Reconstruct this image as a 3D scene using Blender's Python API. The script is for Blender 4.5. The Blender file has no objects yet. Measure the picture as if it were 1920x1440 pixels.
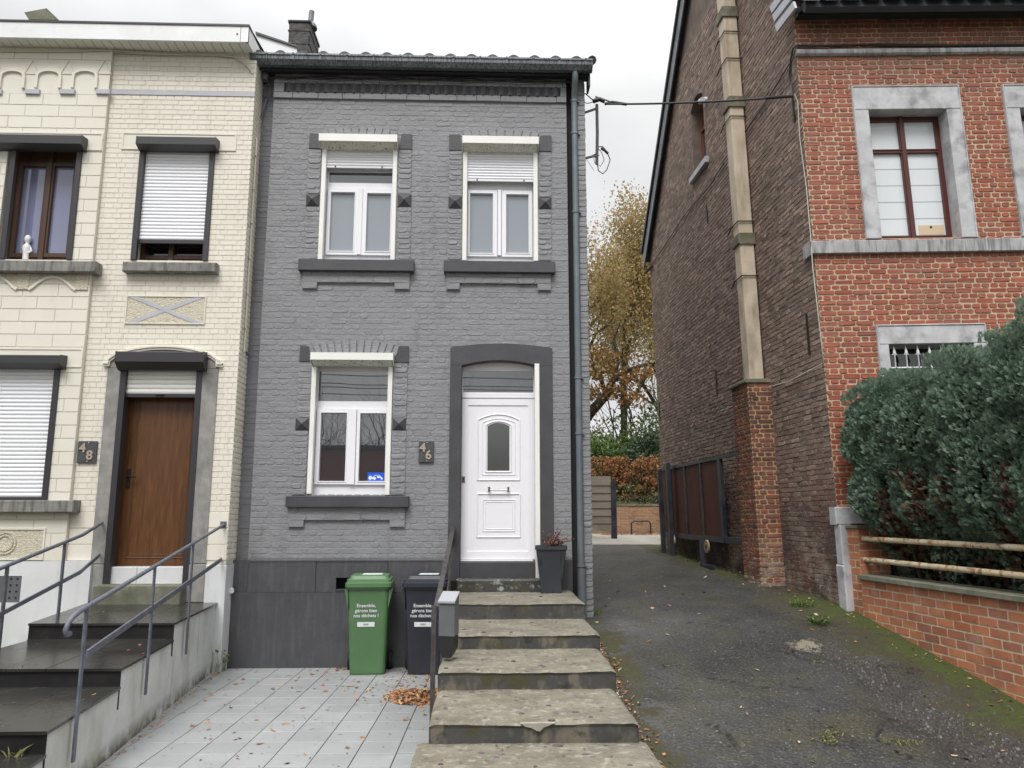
import bpy, math, random
from mathutils import Vector, Matrix
R = math.radians
S = bpy.context.scene
COL = S.collection
# ------------------------------------------------------------------ camera
PITCH, YAW, F = R(9.65), R(1.9), 1442.0
CAM = Vector((0, 0, 1.92))
cd = bpy.data.cameras.new('camera'); cam = bpy.data.objects.new('camera', cd); COL.objects.link(cam)
cam.location = CAM; cam.rotation_euler = (math.pi / 2 + PITCH, 0, -YAW)
cd.sensor_width = 36; cd.lens = 36 * F / 1920; cd.clip_start = .05; cd.clip_end = 2000
S.camera = cam
# ------------------------------------------------------------------ sky, sun, exposure
SUN_EL, SUN_AZ = R(52), R(195)        # soft bright patch of the overcast, high behind the camera
W = bpy.data.worlds.new('World'); S.world = W; W.use_nodes = True
nt = W.node_tree; nt.nodes.clear()
def wn(t, **k):
    n = nt.nodes.new(t)
    for a, b in k.items(): setattr(n, a, b)
    return n
def wl(a, b): nt.links.new(a, b)
sky = wn('ShaderNodeTexSky', sky_type='NISHITA', sun_disc=False, sun_elevation=SUN_EL, sun_rotation=SUN_AZ)
tcw = wn('ShaderNodeTexCoord'); sepw = wn('ShaderNodeSeparateXYZ'); wl(tcw.outputs['Generated'], sepw.inputs[0])
mpw = wn('ShaderNodeMapping'); mpw.inputs['Scale'].default_value = (1, 1, 1.8); mpw.inputs['Location'].default_value = (.3, .1, .2)
wl(tcw.outputs['Generated'], mpw.inputs[0])
nzw = wn('ShaderNodeTexNoise'); nzw.inputs['Scale'].default_value = 2.6; nzw.inputs['Detail'].default_value = 5; nzw.inputs['Roughness'].default_value = .5
nzw.inputs['Distortion'].default_value = .15
wl(mpw.outputs[0], nzw.inputs[0])
rmw = wn('ShaderNodeValToRGB'); rmw.color_ramp.elements[0].position = .36; rmw.color_ramp.elements[1].position = .62
rmw.color_ramp.elements[0].color = (.76, .765, .78, 1); rmw.color_ramp.elements[1].color = (1.0, 1.0, 1.0, 1)
wl(nzw.outputs[0], rmw.inputs[0])
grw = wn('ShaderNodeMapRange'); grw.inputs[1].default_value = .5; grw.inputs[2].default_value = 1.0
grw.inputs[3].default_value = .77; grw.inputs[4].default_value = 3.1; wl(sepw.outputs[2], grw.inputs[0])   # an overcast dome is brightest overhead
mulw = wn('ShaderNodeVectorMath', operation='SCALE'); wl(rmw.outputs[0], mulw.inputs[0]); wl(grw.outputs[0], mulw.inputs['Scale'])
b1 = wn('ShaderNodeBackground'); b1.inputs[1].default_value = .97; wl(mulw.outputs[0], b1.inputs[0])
b2 = wn('ShaderNodeBackground'); b2.inputs[1].default_value = .06; wl(sky.outputs[0], b2.inputs[0])
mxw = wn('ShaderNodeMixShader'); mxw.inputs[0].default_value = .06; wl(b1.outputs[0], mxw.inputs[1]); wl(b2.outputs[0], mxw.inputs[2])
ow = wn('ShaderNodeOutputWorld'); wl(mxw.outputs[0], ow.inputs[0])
sl = bpy.data.lights.new('sun', 'SUN'); sl.energy = 1.8; sl.angle = R(26); sl.color = (1, .985, .96)
so = bpy.data.objects.new('sun', sl); COL.objects.link(so)
so.rotation_euler = (R(90) - SUN_EL, 0, R(-15)); so.location = (0, -5, 20)
S.view_settings.view_transform = 'Standard'; S.view_settings.look = 'None'; S.view_settings.gamma = 1
S.view_settings.exposure = .36
rnd = random.Random(7)
# ------------------------------------------------------------------ frames (a wall plane: u along, v up, w out of the wall)
_r = Vector((math.cos(YAW), -math.sin(YAW), 0))
_f = Vector((math.sin(YAW) * math.cos(PITCH), math.cos(YAW) * math.cos(PITCH), math.sin(PITCH)))
_u = _r.cross(_f)
def ray(px, py): return _r * ((px - 960) / F) + _f - _u * ((py - 720) / F)
class Fr:
    def __init__(s, o, u, n=None, v=(0, 0, 1)):
        s.o = Vector(o); s.u = Vector(u).normalized(); s.v = Vector(v).normalized()
        s.n = Vector(n).normalized() if n else s.u.cross(s.v)
    def p(s, u, v, w=0): return s.o + s.u * u + s.v * v + s.n * w
    def hit(s, px, py, w=0):
        d = ray(px, py); q = s.o + s.n * w
        t = (q - CAM).dot(s.n) / d.dot(s.n); h = CAM + d * t - q
        return h.dot(s.u), h.dot(s.v)
    def rect(s, x0, y0, x1, y1, w=0):
        xm, ym = (x0 + x1) / 2, (y0 + y1) / 2
        return s.hit(x0, ym, w)[0], s.hit(x1, ym, w)[0], s.hit(xm, y1, w)[1], s.hit(xm, y0, w)[1]
G = Fr((0, 9.5, 0), (1, 0, 0), (0, -1, 0))           # grey house front
C = Fr((0, 9.24, 0), (1, 0, 0), (0, -1, 0))          # cream house front
GR = Fr((0, 0, 0), (1, 0, 0), (0, 0, 1), (0, 1, 0))  # the ground: u=X v=Y w=Z
WG = Fr((0, 0, 0), (1, 0, 0), (0, 0, 1), (0, 1, 0))
# ------------------------------------------------------------------ objects
ROOT = {}
def tag(o, label=None, cat=None, group=None, kind=None):
    if label: o['label'] = label
    if cat: o['category'] = cat
    if group: o['group'] = group
    if kind: o['kind'] = kind
    return o
def thing(name, label, cat, loc=(0, 0, 0), group=None):
    o = bpy.data.objects.new(name, None); COL.objects.link(o); o.location = loc; o.empty_display_size = .2
    ROOT[o.name] = Vector(loc); return tag(o, label, cat, group)
class MB:
    def __init__(s): s.v = []; s.f = []; s.m = []; s.sm = []
    def add(s, vs, fs, m=0, smooth=False):
        b = len(s.v); s.v.extend([tuple(x) for x in vs])
        for f in fs: s.f.append([b + i for i in f]); s.m.append(m); s.sm.append(smooth)
        return s
    def box(s, fr, u0, u1, v0, v1, w0, w1, m=0, bev=0):
        if bev:
            b = bev; P = fr.p
            lo = [(u0, v0), (u1, v0), (u1, v1), (u0, v1)]; li = [(u0 + b, v0 + b), (u1 - b, v0 + b), (u1 - b, v1 - b), (u0 + b, v1 - b)]
            vs = [P(a, c, w0) for a, c in lo] + [P(a, c, w1 - b) for a, c in lo] + [P(a, c, w1) for a, c in li]
            fs = [(3, 2, 1, 0), (8, 9, 10, 11)]
            for k in (0, 4):
                for i in range(4): j = (i + 1) % 4; fs.append((k + i, k + j, k + 4 + j, k + 4 + i))
            return s.add(vs, fs, m)
        vs = [fr.p(a, b, c) for c in (w0, w1) for a, b in ((u0, v0), (u1, v0), (u1, v1), (u0, v1))]
        return s.add(vs, [(3, 2, 1, 0), (4, 5, 6, 7), (0, 1, 5, 4), (1, 2, 6, 5), (2, 3, 7, 6), (3, 0, 4, 7)], m)
    def prism(s, fr, poly, w0, w1, m=0):
        n = len(poly); vs = [fr.p(a, b, w0) for a, b in poly] + [fr.p(a, b, w1) for a, b in poly]
        fs = [tuple(range(n - 1, -1, -1)), tuple(range(n, 2 * n))] + [(i, (i + 1) % n, n + (i + 1) % n, n + i) for i in range(n)]
        return s.add(vs, fs, m)
    def extr(s, fr, prof, u0, u1, m=0, smooth=False, closed=True):      # profile (w, v) run along u
        n = len(prof); vs = [fr.p(u0, b, a) for a, b in prof] + [fr.p(u1, b, a) for a, b in prof]
        fs = [(i, (i + 1) % n, n + (i + 1) % n, n + i) for i in range(n if closed else n - 1)]
        s.add(vs, fs, m, smooth)
        if closed: s.add(vs, [tuple(range(n)), tuple(range(2 * n - 1, n - 1, -1))], m)
        return s
    def tube(s, pts, r, n=8, m=0, cap=True, smooth=True):
        pts = [Vector(p) for p in pts]; rs = r if isinstance(r, (list, tuple)) else [r] * len(pts)
        rings = []; ref = Vector((0, 0, 1))
        t0 = (pts[1] - pts[0]).normalized()
        if abs(t0.dot(ref)) > .9: ref = Vector((1, 0, 0))
        a = t0.cross(ref).normalized()
        for i, p in enumerate(pts):
            t = (pts[min(i + 1, len(pts) - 1)] - pts[max(i - 1, 0)]).normalized()
            a = (a - t * a.dot(t)).normalized(); b = t.cross(a)
            rings += [p + (a * math.cos(2 * math.pi * k / n) + b * math.sin(2 * math.pi * k / n)) * rs[i] for k in range(n)]
        fs = []
        for i in range(len(pts) - 1):
            for k in range(n): fs.append((i * n + k, i * n + (k + 1) % n, (i + 1) * n + (k + 1) % n, (i + 1) * n + k))
        s.add(rings, fs, m, smooth)
        if cap: s.add(rings[:n], [tuple(range(n - 1, -1, -1))], m); s.add(rings[-n:], [tuple(range(n))], m)
        return s
    def bar(s, p, q, a, b, m=0, up=(0, 0, 1)):                           # rectangular bar
        p, q = Vector(p), Vector(q); t = (q - p).normalized(); x = t.cross(Vector(up))
        x = x.normalized() if x.length > 1e-4 else Vector((1, 0, 0)); y = x.cross(t)
        vs = [e + x * (i * a / 2) + y * (j * b / 2) for e in (p, q) for i, j in ((-1, -1), (1, -1), (1, 1), (-1, 1))]
        return s.add(vs, [(3, 2, 1, 0), (4, 5, 6, 7), (0, 1, 5, 4), (1, 2, 6, 5), (2, 3, 7, 6), (3, 0, 4, 7)], m)
    def loft(s, loops, m=0, smooth=False, cap=True):
        n = len(loops[0]); vs = [p for l in loops for p in l]; fs = []
        for i in range(len(loops) - 1):
            for k in range(n): fs.append((i * n + k, i * n + (k + 1) % n, (i + 1) * n + (k + 1) % n, (i + 1) * n + k))
        s.add(vs, fs, m, smooth)
        if cap: s.add(loops[0], [tuple(range(n - 1, -1, -1))], m); s.add(loops[-1], [tuple(range(n))], m)
        return s
    def ribbon(s, fr, path, wd, w0, w1, m=0):
        n = len(path); L = []; Q = []
        for i, (a, b) in enumerate(path):
            p0 = path[max(i - 1, 0)]; p1 = path[min(i + 1, n - 1)]; dx, dy = p1[0] - p0[0], p1[1] - p0[1]
            l = math.hypot(dx, dy) or 1; nx, ny = -dy / l * wd / 2, dx / l * wd / 2
            L.append((a + nx, b + ny)); Q.append((a - nx, b - ny))
        for i in range(n - 1): s.prism(fr, [Q[i], Q[i + 1], L[i + 1], L[i]], w0, w1, m)
        return s
    def build(s, name, mats, parent=None, **t):
        me = bpy.data.meshes.new(name); o = bpy.data.objects.new(name, me)
        off = Vector((0, 0, 0))
        if parent is not None:
            r = parent
            while r.parent: r = r.parent
            off = ROOT.get(r.name, Vector((0, 0, 0)))
        me.from_pydata([(a - off.x, b - off.y, c - off.z) for a, b, c in s.v], [], s.f)
        if not isinstance(mats, (list, tuple)): mats = [mats]
        for x in mats: me.materials.append(x)
        me.polygons.foreach_set('material_index', s.m); me.polygons.foreach_set('use_smooth', s.sm); me.update()
        if parent is None:                              # a thing of one mesh: origin to its base
            if t.get('kind') != 'structure' and s.v:
                n = len(s.v); c = Vector((sum(a[0] for a in s.v) / n, sum(a[1] for a in s.v) / n, min(a[2] for a in s.v)))
                me.transform(Matrix.Translation(-c)); o.location = c
        COL.objects.link(o)
        if parent is not None: o.parent = parent
        tag(o, **t); return o
def text_mb(mb, fr, txt, u, v, size, w0, w1, m=0, align='CENTER', bold=0):
    c = bpy.data.curves.new('t', 'FONT'); c.body = txt; c.size = size; c.align_x = align; c.extrude = (w1 - w0) / 2; c.offset = bold; c.resolution_u = 3
    c.space_line = 1.0
    o = bpy.data.objects.new('t', c); COL.objects.link(o); dg = bpy.context.evaluated_depsgraph_get(); dg.update()
    me = o.evaluated_get(dg).to_mesh()
    vs = [fr.p(u + a.co.x, v + a.co.y, (w0 + w1) / 2 + a.co.z) for a in me.vertices]
    mb.add(vs, [tuple(p.vertices) for p in me.polygons], m)
    bpy.data.objects.remove(o); bpy.data.curves.remove(c)
# ------------------------------------------------------------------ bricks as real relief
def intervals(u0, u1, cuts):
    segs = [(u0, u1)]
    for a, b in cuts:
        ns = []
        for x, y in segs:
            if b <= x or a >= y: ns.append((x, y)); continue
            if a > x: ns.append((x, a))
            if b < y: ns.append((b, y))
        segs = ns
    return segs
def bricks(mb, fr, u0, u1, v0, v1, holes=(), ch=.07, bl=.22, gap=.01, prot=.01, jit=.002, bond='run', w=0, rg=None, m=0, edge=None, cnr=.25, bevf=.35):
    rg = rg or rnd; k = 0; n = max(1, round((v1 - v0) / ch)); h = (v1 - v0) / n
    for r in range(n):
        a = v0 + r * h; b = a + h; c = (a + b) / 2
        l, q = (u0, u1) if edge is None else edge(c)
        if q - l < .03: continue
        cuts = [(x0, x1) for x0, x1, y0, y1 in holes if y0 < c < y1]
        for s0, s1 in intervals(l, q, cuts):
            if bond == 'run': L = [bl]; x = u0 - (r % 2) * bl / 2 - bl
            elif bond == 'cross': L = [bl] if r % 2 else [bl / 2]; x = u0 - (bl / 4 if not r % 2 else 0) - bl
            else: L = [bl, bl / 2]; x = u0 - (r % 2) * bl * .75 - bl * 2
            while x < s0 - bl * 1.01: x += sum(L)
            i = 0; x += rg.uniform(-.01, .01) * (jit > .001)
            while x < s1:
                y = x + L[i % len(L)] * (1 + rg.uniform(-.5, .5) * min(.2, jit * 30)); i += 1
                p, e = max(x, s0), min(y, s1)
                if s1 - e < .04: e = s1; y = s1 + 1
                if e - p > .035:
                    g = gap / 2; j = lambda: rg.uniform(-jit, jit)
                    p1, e1, a1, b1 = p + g + j(), e - g + j(), a + g + j(), b - g + j()
                    if p <= s0 + 1e-6: p1 = p
                    if e >= s1 - 1e-6: e1 = e
                    hh = b1 - a1; ct = hh * cnr; pr = prot + j() * 1.2; iv = min(prot * .8, hh * .2) * bevf * 2
                    tz = j(); lp = []
                    for (cx, cy, sx, sy) in ((p1, a1, 1, 1), (e1, a1, -1, 1), (e1, b1, -1, -1), (p1, b1, 1, -1)):
                        q1 = (cx, cy + sy * ct); q2 = (cx + sx * ct, cy)
                        lp += [q1, q2] if sx * sy > 0 else [q2, q1]
                    lp = [(cx + j() * .6, cy + j() * .6 + tz * (cx - p1) * 2) for cx, cy in lp]
                    mx, my = (p1 + e1) / 2, (a1 + b1) / 2
                    vs = [fr.p(cx, cy, w - .004) for cx, cy in lp]
                    li = []
                    for cx, cy in lp:
                        dx, dy = cx - mx, cy - my; l2 = math.hypot(dx, dy)
                        li.append((cx - (iv if dx > 0 else -iv) * .8, cy - (iv if dy > 0 else -iv) * .8))
                    vs += [fr.p(cx, cy, w + pr + j() * .8) for cx, cy in li]
                    mb.add(vs, [tuple(range(8, 16))] + [(t, (t + 1) % 8, 8 + (t + 1) % 8, 8 + t) for t in range(8)], m)
                x = y
    return mb
def backing(mb, fr, u0, u1, v0, v1, holes, w0, w1, m=0):
    us = sorted({u0, u1, *[min(max(x, u0), u1) for h in holes for x in h[:2]]})
    vs = sorted({v0, v1, *[min(max(x, v0), v1) for h in holes for x in h[2:]]})
    inh = lambda a, b: any(h[0] < a < h[1] and h[2] < b < h[3] for h in holes)
    for i in range(len(us) - 1):
        run = None
        for j in range(len(vs)):
            ok = j < len(vs) - 1 and not inh((us[i] + us[i + 1]) / 2, (vs[j] + vs[j + 1]) / 2)
            if ok and run is None: run = vs[j]
            if not ok and run is not None: mb.box(fr, us[i], us[i + 1], run, vs[j], w0, w1, m); run = None
    return mb
def rr(cx, cy, wx, wy, r, z, n=3):
    L = []
    for sx, sy, a0 in ((1, 1, 0), (-1, 1, 90), (-1, -1, 180), (1, -1, 270)):
        for k in range(n + 1):
            a = R(a0 + 90 * k / n); L.append(Vector((cx + sx * (wx / 2 - r) + r * math.cos(a), cy + sy * (wy / 2 - r) + r * math.sin(a), z)))
    return L
# ------------------------------------------------------------------ materials
MATS = {}
def mat(name, c1, c2=None, sc=4, rough=.8, bump=(), isl=None, islf=1.0, stains=(), metal=0, spec=.5, lohi=(.35, .65), trans=None, coat=0, det=4, stretch=(1, 1, 1)):
    m = bpy.data.materials.new(name); m.use_nodes = True; n = m.node_tree; n.nodes.clear(); MATS[name] = m
    def nd(t, **k):
        x = n.nodes.new(t)
        for a, b in k.items(): setattr(x, a, b)
        return x
    lk = n.links.new
    tc = nd('ShaderNodeTexCoord').outputs['Object']; geo = nd('ShaderNodeNewGeometry')
    out = nd('ShaderNodeOutputMaterial'); bs = nd('ShaderNodeBsdfPrincipled'); lk(bs.outputs[0], out.inputs[0])
    def noise(scale, st=(1, 1, 1), detail=4, rgh=.55, dist=0, kind='noise', off=0):
        mp = nd('ShaderNodeMapping'); mp.inputs['Scale'].default_value = st; mp.inputs['Location'].default_value = (off, off * .7, off * 1.3); lk(tc, mp.inputs[0])
        if kind == 'vor':
            x = nd('ShaderNodeTexVoronoi'); x.inputs['Scale'].default_value = scale; lk(mp.outputs[0], x.inputs[0]); return x.outputs['Distance']
        if kind == 'wave':
            x = nd('ShaderNodeTexWave'); x.inputs['Scale'].default_value = scale; x.inputs['Distortion'].default_value = dist or 6; x.inputs['Detail'].default_value = 3
            lk(mp.outputs[0], x.inputs[0]); return x.outputs[1]
        x = nd('ShaderNodeTexNoise'); x.inputs['Scale'].default_value = scale; x.inputs['Detail'].default_value = detail
        x.inputs['Roughness'].default_value = rgh; x.inputs['Distortion'].default_value = dist; lk(mp.outputs[0], x.inputs[0]); return x.outputs[0]
    def mr(v, a, b, c=0, d=1):
        x = nd('ShaderNodeMapRange'); x.inputs[1].default_value = a; x.inputs[2].default_value = b; x.inputs[3].default_value = c; x.inputs[4].default_value = d
        lk(v, x.inputs[0]); return x.outputs[0]
    def mix(f, a, b):
        x = nd('ShaderNodeMix', data_type='RGBA')
        if isinstance(f, (int, float)): x.inputs[0].default_value = f
        else: lk(f, x.inputs[0])
        for s_, v in ((6, a), (7, b)):
            if isinstance(v, tuple): x.inputs[s_].default_value = (*v, 1)
            else: lk(v, x.inputs[s_])
        return x.outputs[2]
    def mul(a, b):
        x = nd('ShaderNodeMath', operation='MULTIPLY')
        for i, v in ((0, a), (1, b)):
            if isinstance(v, (int, float)): x.inputs[i].default_value = v
            else: lk(v, x.inputs[i])
        return x.outputs[0]
    col = c1
    if c2: col = mix(mr(noise(sc, stretch, det), *lohi), c1, c2)
    if isl:
        rp = nd('ShaderNodeValToRGB'); e = rp.color_ramp.elements; rp.color_ramp.interpolation = 'LINEAR'
        while len(e) < len(isl): e.new(.5)
        for i, c in enumerate(isl): e[i].position = i / (len(isl) - 1); e[i].color = (*c, 1)
        lk(geo.outputs['Random Per Island'], rp.inputs[0]); col = mix(islf, col, rp.outputs[0])
    rf = None
    for st in stains:
        st = dict(st); f = mr(noise(st.get('sc', 3), st.get('st', (1, 1, 1)), st.get('det', 5), dist=st.get('dist', 0), kind=st.get('kind', 'noise'), off=st.get('off', 3)), st['lo'], st['hi'], 0, st.get('k', 1))
        if 'z' in st:
            sp = nd('ShaderNodeSeparateXYZ'); lk(geo.outputs['Position'], sp.inputs[0]); f = mul(f, mr(sp.outputs[2], *st['z']))
        if 'attr' in st:
            at = nd('ShaderNodeAttribute', attribute_name=st['attr']); ad = nd('ShaderNodeMath', operation='ADD'); lk(at.outputs['Fac'], ad.inputs[0]); lk(f, ad.inputs[1])
            f = mr(ad.outputs[0], st['a'][0], st['a'][1])
        if 'up' in st:
            sp = nd('ShaderNodeSeparateXYZ'); lk(geo.outputs['Normal'], sp.inputs[0]); f = mul(f, mr(sp.outputs[2], *st['up']))
        col = mix(f, col, st['c'])
        if 'r' in st:
            x = nd('ShaderNodeMix', data_type='FLOAT'); lk(f, x.inputs[0])
            if rf is None: x.inputs[2].default_value = rough
            else: lk(rf, x.inputs[2])
            x.inputs[3].default_value = st['r']; rf = x.outputs[0]
    if isinstance(col, tuple): bs.inputs['Base Color'].default_value = (*col, 1)
    else: lk(col, bs.inputs['Base Color'])
    bs.inputs['Roughness'].default_value = rough
    if rf is not None: lk(rf, bs.inputs['Roughness'])
    bs.inputs['Metallic'].default_value = metal; bs.inputs['Specular IOR Level'].default_value = spec
    if coat: bs.inputs['Coat Weight'].default_value = coat; bs.inputs['Coat Roughness'].default_value = .05
    prev = None
    for b in bump:
        b = dict(b); x = nd('ShaderNodeBump'); x.inputs['Strength'].default_value = b.get('k', .5); x.inputs['Distance'].default_value = b.get('d', .01)
        lk(noise(b['sc'], b.get('st', (1, 1, 1)), b.get('det', 4), dist=b.get('dist', 0), kind=b.get('kind', 'noise'), off=b.get('off', 0)), x.inputs['Height'])
        if prev: lk(prev, x.inputs['Normal'])
        prev = x.outputs[0]
    if prev: lk(prev, bs.inputs['Normal'])
    if trans:
        t = nd('ShaderNodeBsdfTranslucent'); lk(col, t.inputs[0]) if not isinstance(col, tuple) else None
        if isinstance(col, tuple): t.inputs[0].default_value = (*col, 1)
        mx = nd('ShaderNodeMixShader'); mx.inputs[0].default_value = trans; lk(bs.outputs[0], mx.inputs[1]); lk(t.outputs[0], mx.inputs[2]); lk(mx.outputs[0], out.inputs[0])
    return m
def glass(name, tint=(.02, .022, .025), ior=2.2, rough=.015):
    m = mat(name, tint, rough=rough, spec=.5, bump=[dict(sc=1.5, k=.12, d=.004, det=1)]); m.node_tree.nodes['Principled BSDF'].inputs['IOR'].default_value = ior; return m
m_grey = mat('grey_paint', (.20, .203, .213), (.236, .239, .25), sc=1.3, rough=.55, bump=[dict(sc=42, k=.6, d=.006, det=6), dict(sc=11, k=.5, d=.014, det=6), dict(sc=13, st=(.45, 1, 2.2), k=.5, d=.012, det=6, dist=.6, off=5)], isl=[(.20, .203, .213), (.232, .235, .246)], islf=.4,
    stains=[dict(c=(.10, .10, .105), sc=7, st=(1, 1, .25), lo=.58, hi=.8, k=.4), dict(c=(.04, .04, .042), sc=26, st=(.5, 1, 2), lo=.69, hi=.73, k=.8), dict(c=(.26, .26, .27), sc=5, lo=.6, hi=.8, k=.3, off=21), dict(c=(.13, .128, .125), sc=3, st=(1.5, 1, .35), lo=.48, hi=.68, k=.45, off=33, det=7, z=(2.3, 1.2))])
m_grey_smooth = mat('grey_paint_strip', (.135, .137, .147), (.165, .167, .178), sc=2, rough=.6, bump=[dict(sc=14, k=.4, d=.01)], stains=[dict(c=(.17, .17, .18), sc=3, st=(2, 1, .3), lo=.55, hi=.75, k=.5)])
m_dark = mat('dark_grey_paint', (.046, .047, .052), (.06, .061, .066), sc=3, rough=.5, bump=[dict(sc=40, k=.3, d=.004), dict(sc=8, k=.3, d=.01)], stains=[dict(c=(.09, .09, .095), sc=40, st=(1, 1, .1), lo=.58, hi=.75, k=.4)])
m_plinth = mat('plinth_paint', (.050, .051, .056), (.066, .067, .072), sc=1.6, rough=.5, bump=[dict(sc=18, k=.35, d=.008), dict(sc=3, k=.5, d=.02)],
    stains=[dict(c=(.092, .092, .098), sc=24, st=(1, 1, .10), lo=.50, hi=.66, k=.55, det=6), dict(c=(.082, .082, .088), sc=2.3, lo=.5, hi=.66, k=.5, off=14, det=8), dict(c=(.035, .034, .033), sc=5, st=(1, 1, .4), lo=.5, hi=.8, k=.6, z=(.5, 0))])
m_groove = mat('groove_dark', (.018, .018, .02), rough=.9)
m_white = mat('white_plastic', (.80, .80, .83), rough=.3, stains=[dict(c=(.55, .54, .50), sc=6, lo=.6, hi=.9, k=.25)])
m_white_old = mat('aged_white_plastic', (.80, .80, .77), (.75, .745, .70), sc=3, rough=.4)
m_mould = mat('mouldy_plastic', (.66, .65, .57), (.55, .54, .45), sc=8, rough=.6, stains=[dict(c=(.09, .095, .06), sc=30, st=(1.6, 1, .2), lo=.56, hi=.66, k=.8)])
m_slatw = mat('white_slats', (.80, .81, .84), rough=.35)
m_glass = glass('window_glass', (.035, .04, .046), 2.7); m_glassdark = glass('dark_window_glass', (.008, .009, .010), 1.9)
m_glassfrost = glass('frosted_door_glass', (.07, .078, .074), 1.9, .16); m_glassup = glass('sky_tinted_window_glass', (.24, .27, .30), 2.1)  # upper panes: part of the sky reflection is painted in as pale tint
m_glassblue = glass('blue_window_glass', (.20, .215, .33), 2.0)
m_glasswhite = glass('net_curtain_glass', (.66, .70, .72), 1.6)
m_zinc = mat('zinc', (.14, .155, .165), (.19, .205, .215), sc=5, rough=.42, metal=.3, stains=[dict(c=(.045, .05, .052), sc=45, st=(1, 1, .05), lo=.47, hi=.58, k=.8)])
m_pipe = mat('zinc_pipe', (.13, .155, .175), (.17, .195, .215), sc=6, rough=.4, metal=.3)
m_fascia = mat('black_fascia', (.028, .031, .040), (.04, .043, .052), sc=4, rough=.5)
m_tile = mat('roof_tile', (.035, .037, .040), (.06, .06, .06), sc=8, rough=.55, bump=[dict(sc=60, k=.3, d=.003)])
m_chim = mat('old_chimney', (.11, .105, .10), (.06, .056, .052), sc=6, rough=.9, bump=[dict(sc=12, k=.9, d=.03)], stains=[dict(c=(.035, .033, .03), sc=9, lo=.5, hi=.7, k=.8)])
m_cream = mat('cream_paint', (.725, .685, .595), (.68, .64, .55), sc=1.2, rough=.65, bump=[dict(sc=35, k=.2, d=.003)], isl=[(.685, .655, .565), (.73, .705, .62)], islf=.5,
    stains=[dict(c=(.50, .47, .38), sc=3, st=(1.5, 1, .3), lo=.52, hi=.75, k=.4, det=7), dict(c=(.40, .38, .32), sc=16, st=(1.6, 1, .2), lo=.62, hi=.72, k=.35)])
m_creamj = mat('cream_joint', (.62, .59, .50), rough=.8)
m_creamblk = mat('cream_blocks', (.68, .65, .565), (.72, .695, .605), sc=1.1, rough=.65, bump=[dict(sc=22, k=.2, d=.004)], stains=[dict(c=(.50, .47, .38), sc=4, st=(1.4, 1, .4), lo=.58, hi=.85, k=.35)])
m_creamrough = mat('cream_roughcast', (.66, .61, .48), (.54, .50, .40), sc=30, rough=.9, bump=[dict(sc=55, k=1, d=.02)])
m_band = mat('lilac_grey_band', (.40, .41, .45), (.46, .46, .50), sc=4, rough=.6)
m_whitestone = mat('white_painted_plinth', (.66, .67, .68), (.58, .59, .60), sc=2, rough=.6, bump=[dict(sc=18, k=.3, d=.005)],
    stains=[dict(c=(.30, .31, .25), sc=3, st=(1, 1, .4), lo=.42, hi=.7, k=.8, z=(.75, .25)), dict(c=(.42, .42, .40), sc=5, st=(1.5, 1, .3), lo=.55, hi=.75, k=.5)])
m_stone = mat('blue_stone', (.22, .215, .205), (.30, .285, .27), sc=9, rough=.75, bump=[dict(sc=45, k=.35, d=.004)],
    stains=[dict(c=(.10, .10, .095), sc=4, st=(1, 1, .5), lo=.5, hi=.75, k=.7), dict(c=(.42, .40, .38), sc=8, lo=.62, hi=.8, k=.5)])
m_sillc = mat('weathered_sill', (.17, .165, .155), (.25, .24, .22), sc=7, rough=.75, stains=[dict(c=(.06, .058, .052), sc=14, st=(1, 1, .15), lo=.45, hi=.65, k=.8), dict(c=(.38, .36, .33), sc=18, st=(1, 1, .15), lo=.6, hi=.75, k=.5)])
m_alu = mat('anthracite_aluminium', (.035, .033, .037), rough=.42, spec=.5)
m_brownframe = mat('brown_window_frame', (.055, .026, .014), (.075, .036, .02), sc=8, rough=.4, stretch=(1, 1, .1))
m_doorwood = mat('brown_door_wood', (.135, .058, .020), (.078, .032, .011), sc=7, rough=.38, stretch=(3.5, 3.5, .35), det=8, lohi=(.3, .7), stains=[dict(c=(.17, .07, .025), sc=14, st=(4, 4, .25), lo=.5, hi=.72, k=.55), dict(c=(.04, .014, .006), sc=40, st=(3, 3, .1), lo=.55, hi=.7, k=.6)])
m_soffit = mat('pale_soffit', (.76, .745, .69), (.70, .69, .64), sc=3, rough=.6)
m_fwhite = mat('white_fascia', (.78, .79, .80), (.72, .73, .73), sc=3, rough=.45, stains=[dict(c=(.45, .46, .45), sc=10, lo=.6, hi=.85, k=.4)])
m_redb = mat('red_painted_brick', (.30, .07, .045), rough=.6, isl=[(.25, .062, .034), (.31, .078, .040), (.34, .094, .050), (.275, .070, .038), (.30, .09, .055), (.24, .07, .045)], bump=[dict(sc=50, k=.4, d=.004)],
    stains=[dict(c=(.11, .05, .04), sc=9, lo=.52, hi=.75, k=.6), dict(c=(.22, .12, .085), sc=1.6, lo=.54, hi=.72, k=.55, off=6), dict(c=(.14, .075, .05), sc=2.5, st=(1, 1, .6), lo=.35, hi=.6, k=.7, z=(7.25, 7.75)), dict(c=(.16, .03, .02), sc=1.2, lo=.3, hi=.6, k=.7, z=(2.6, 1.6))])
m_redj = mat('cream_mortar', (.52, .42, .29), (.42, .33, .22), sc=6, rough=.85, bump=[dict(sc=60, k=.4, d=.003)], stains=[dict(c=(.34, .19, .13), sc=1.6, lo=.52, hi=.70, k=.7, off=6), dict(c=(.22, .15, .10), sc=2.5, st=(1, 1, .6), lo=.35, hi=.6, k=.75, z=(7.25, 7.75)), dict(c=(.30, .18, .09), sc=3, lo=.35, hi=.6, k=.7, z=(2.6, 1.4))])
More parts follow.
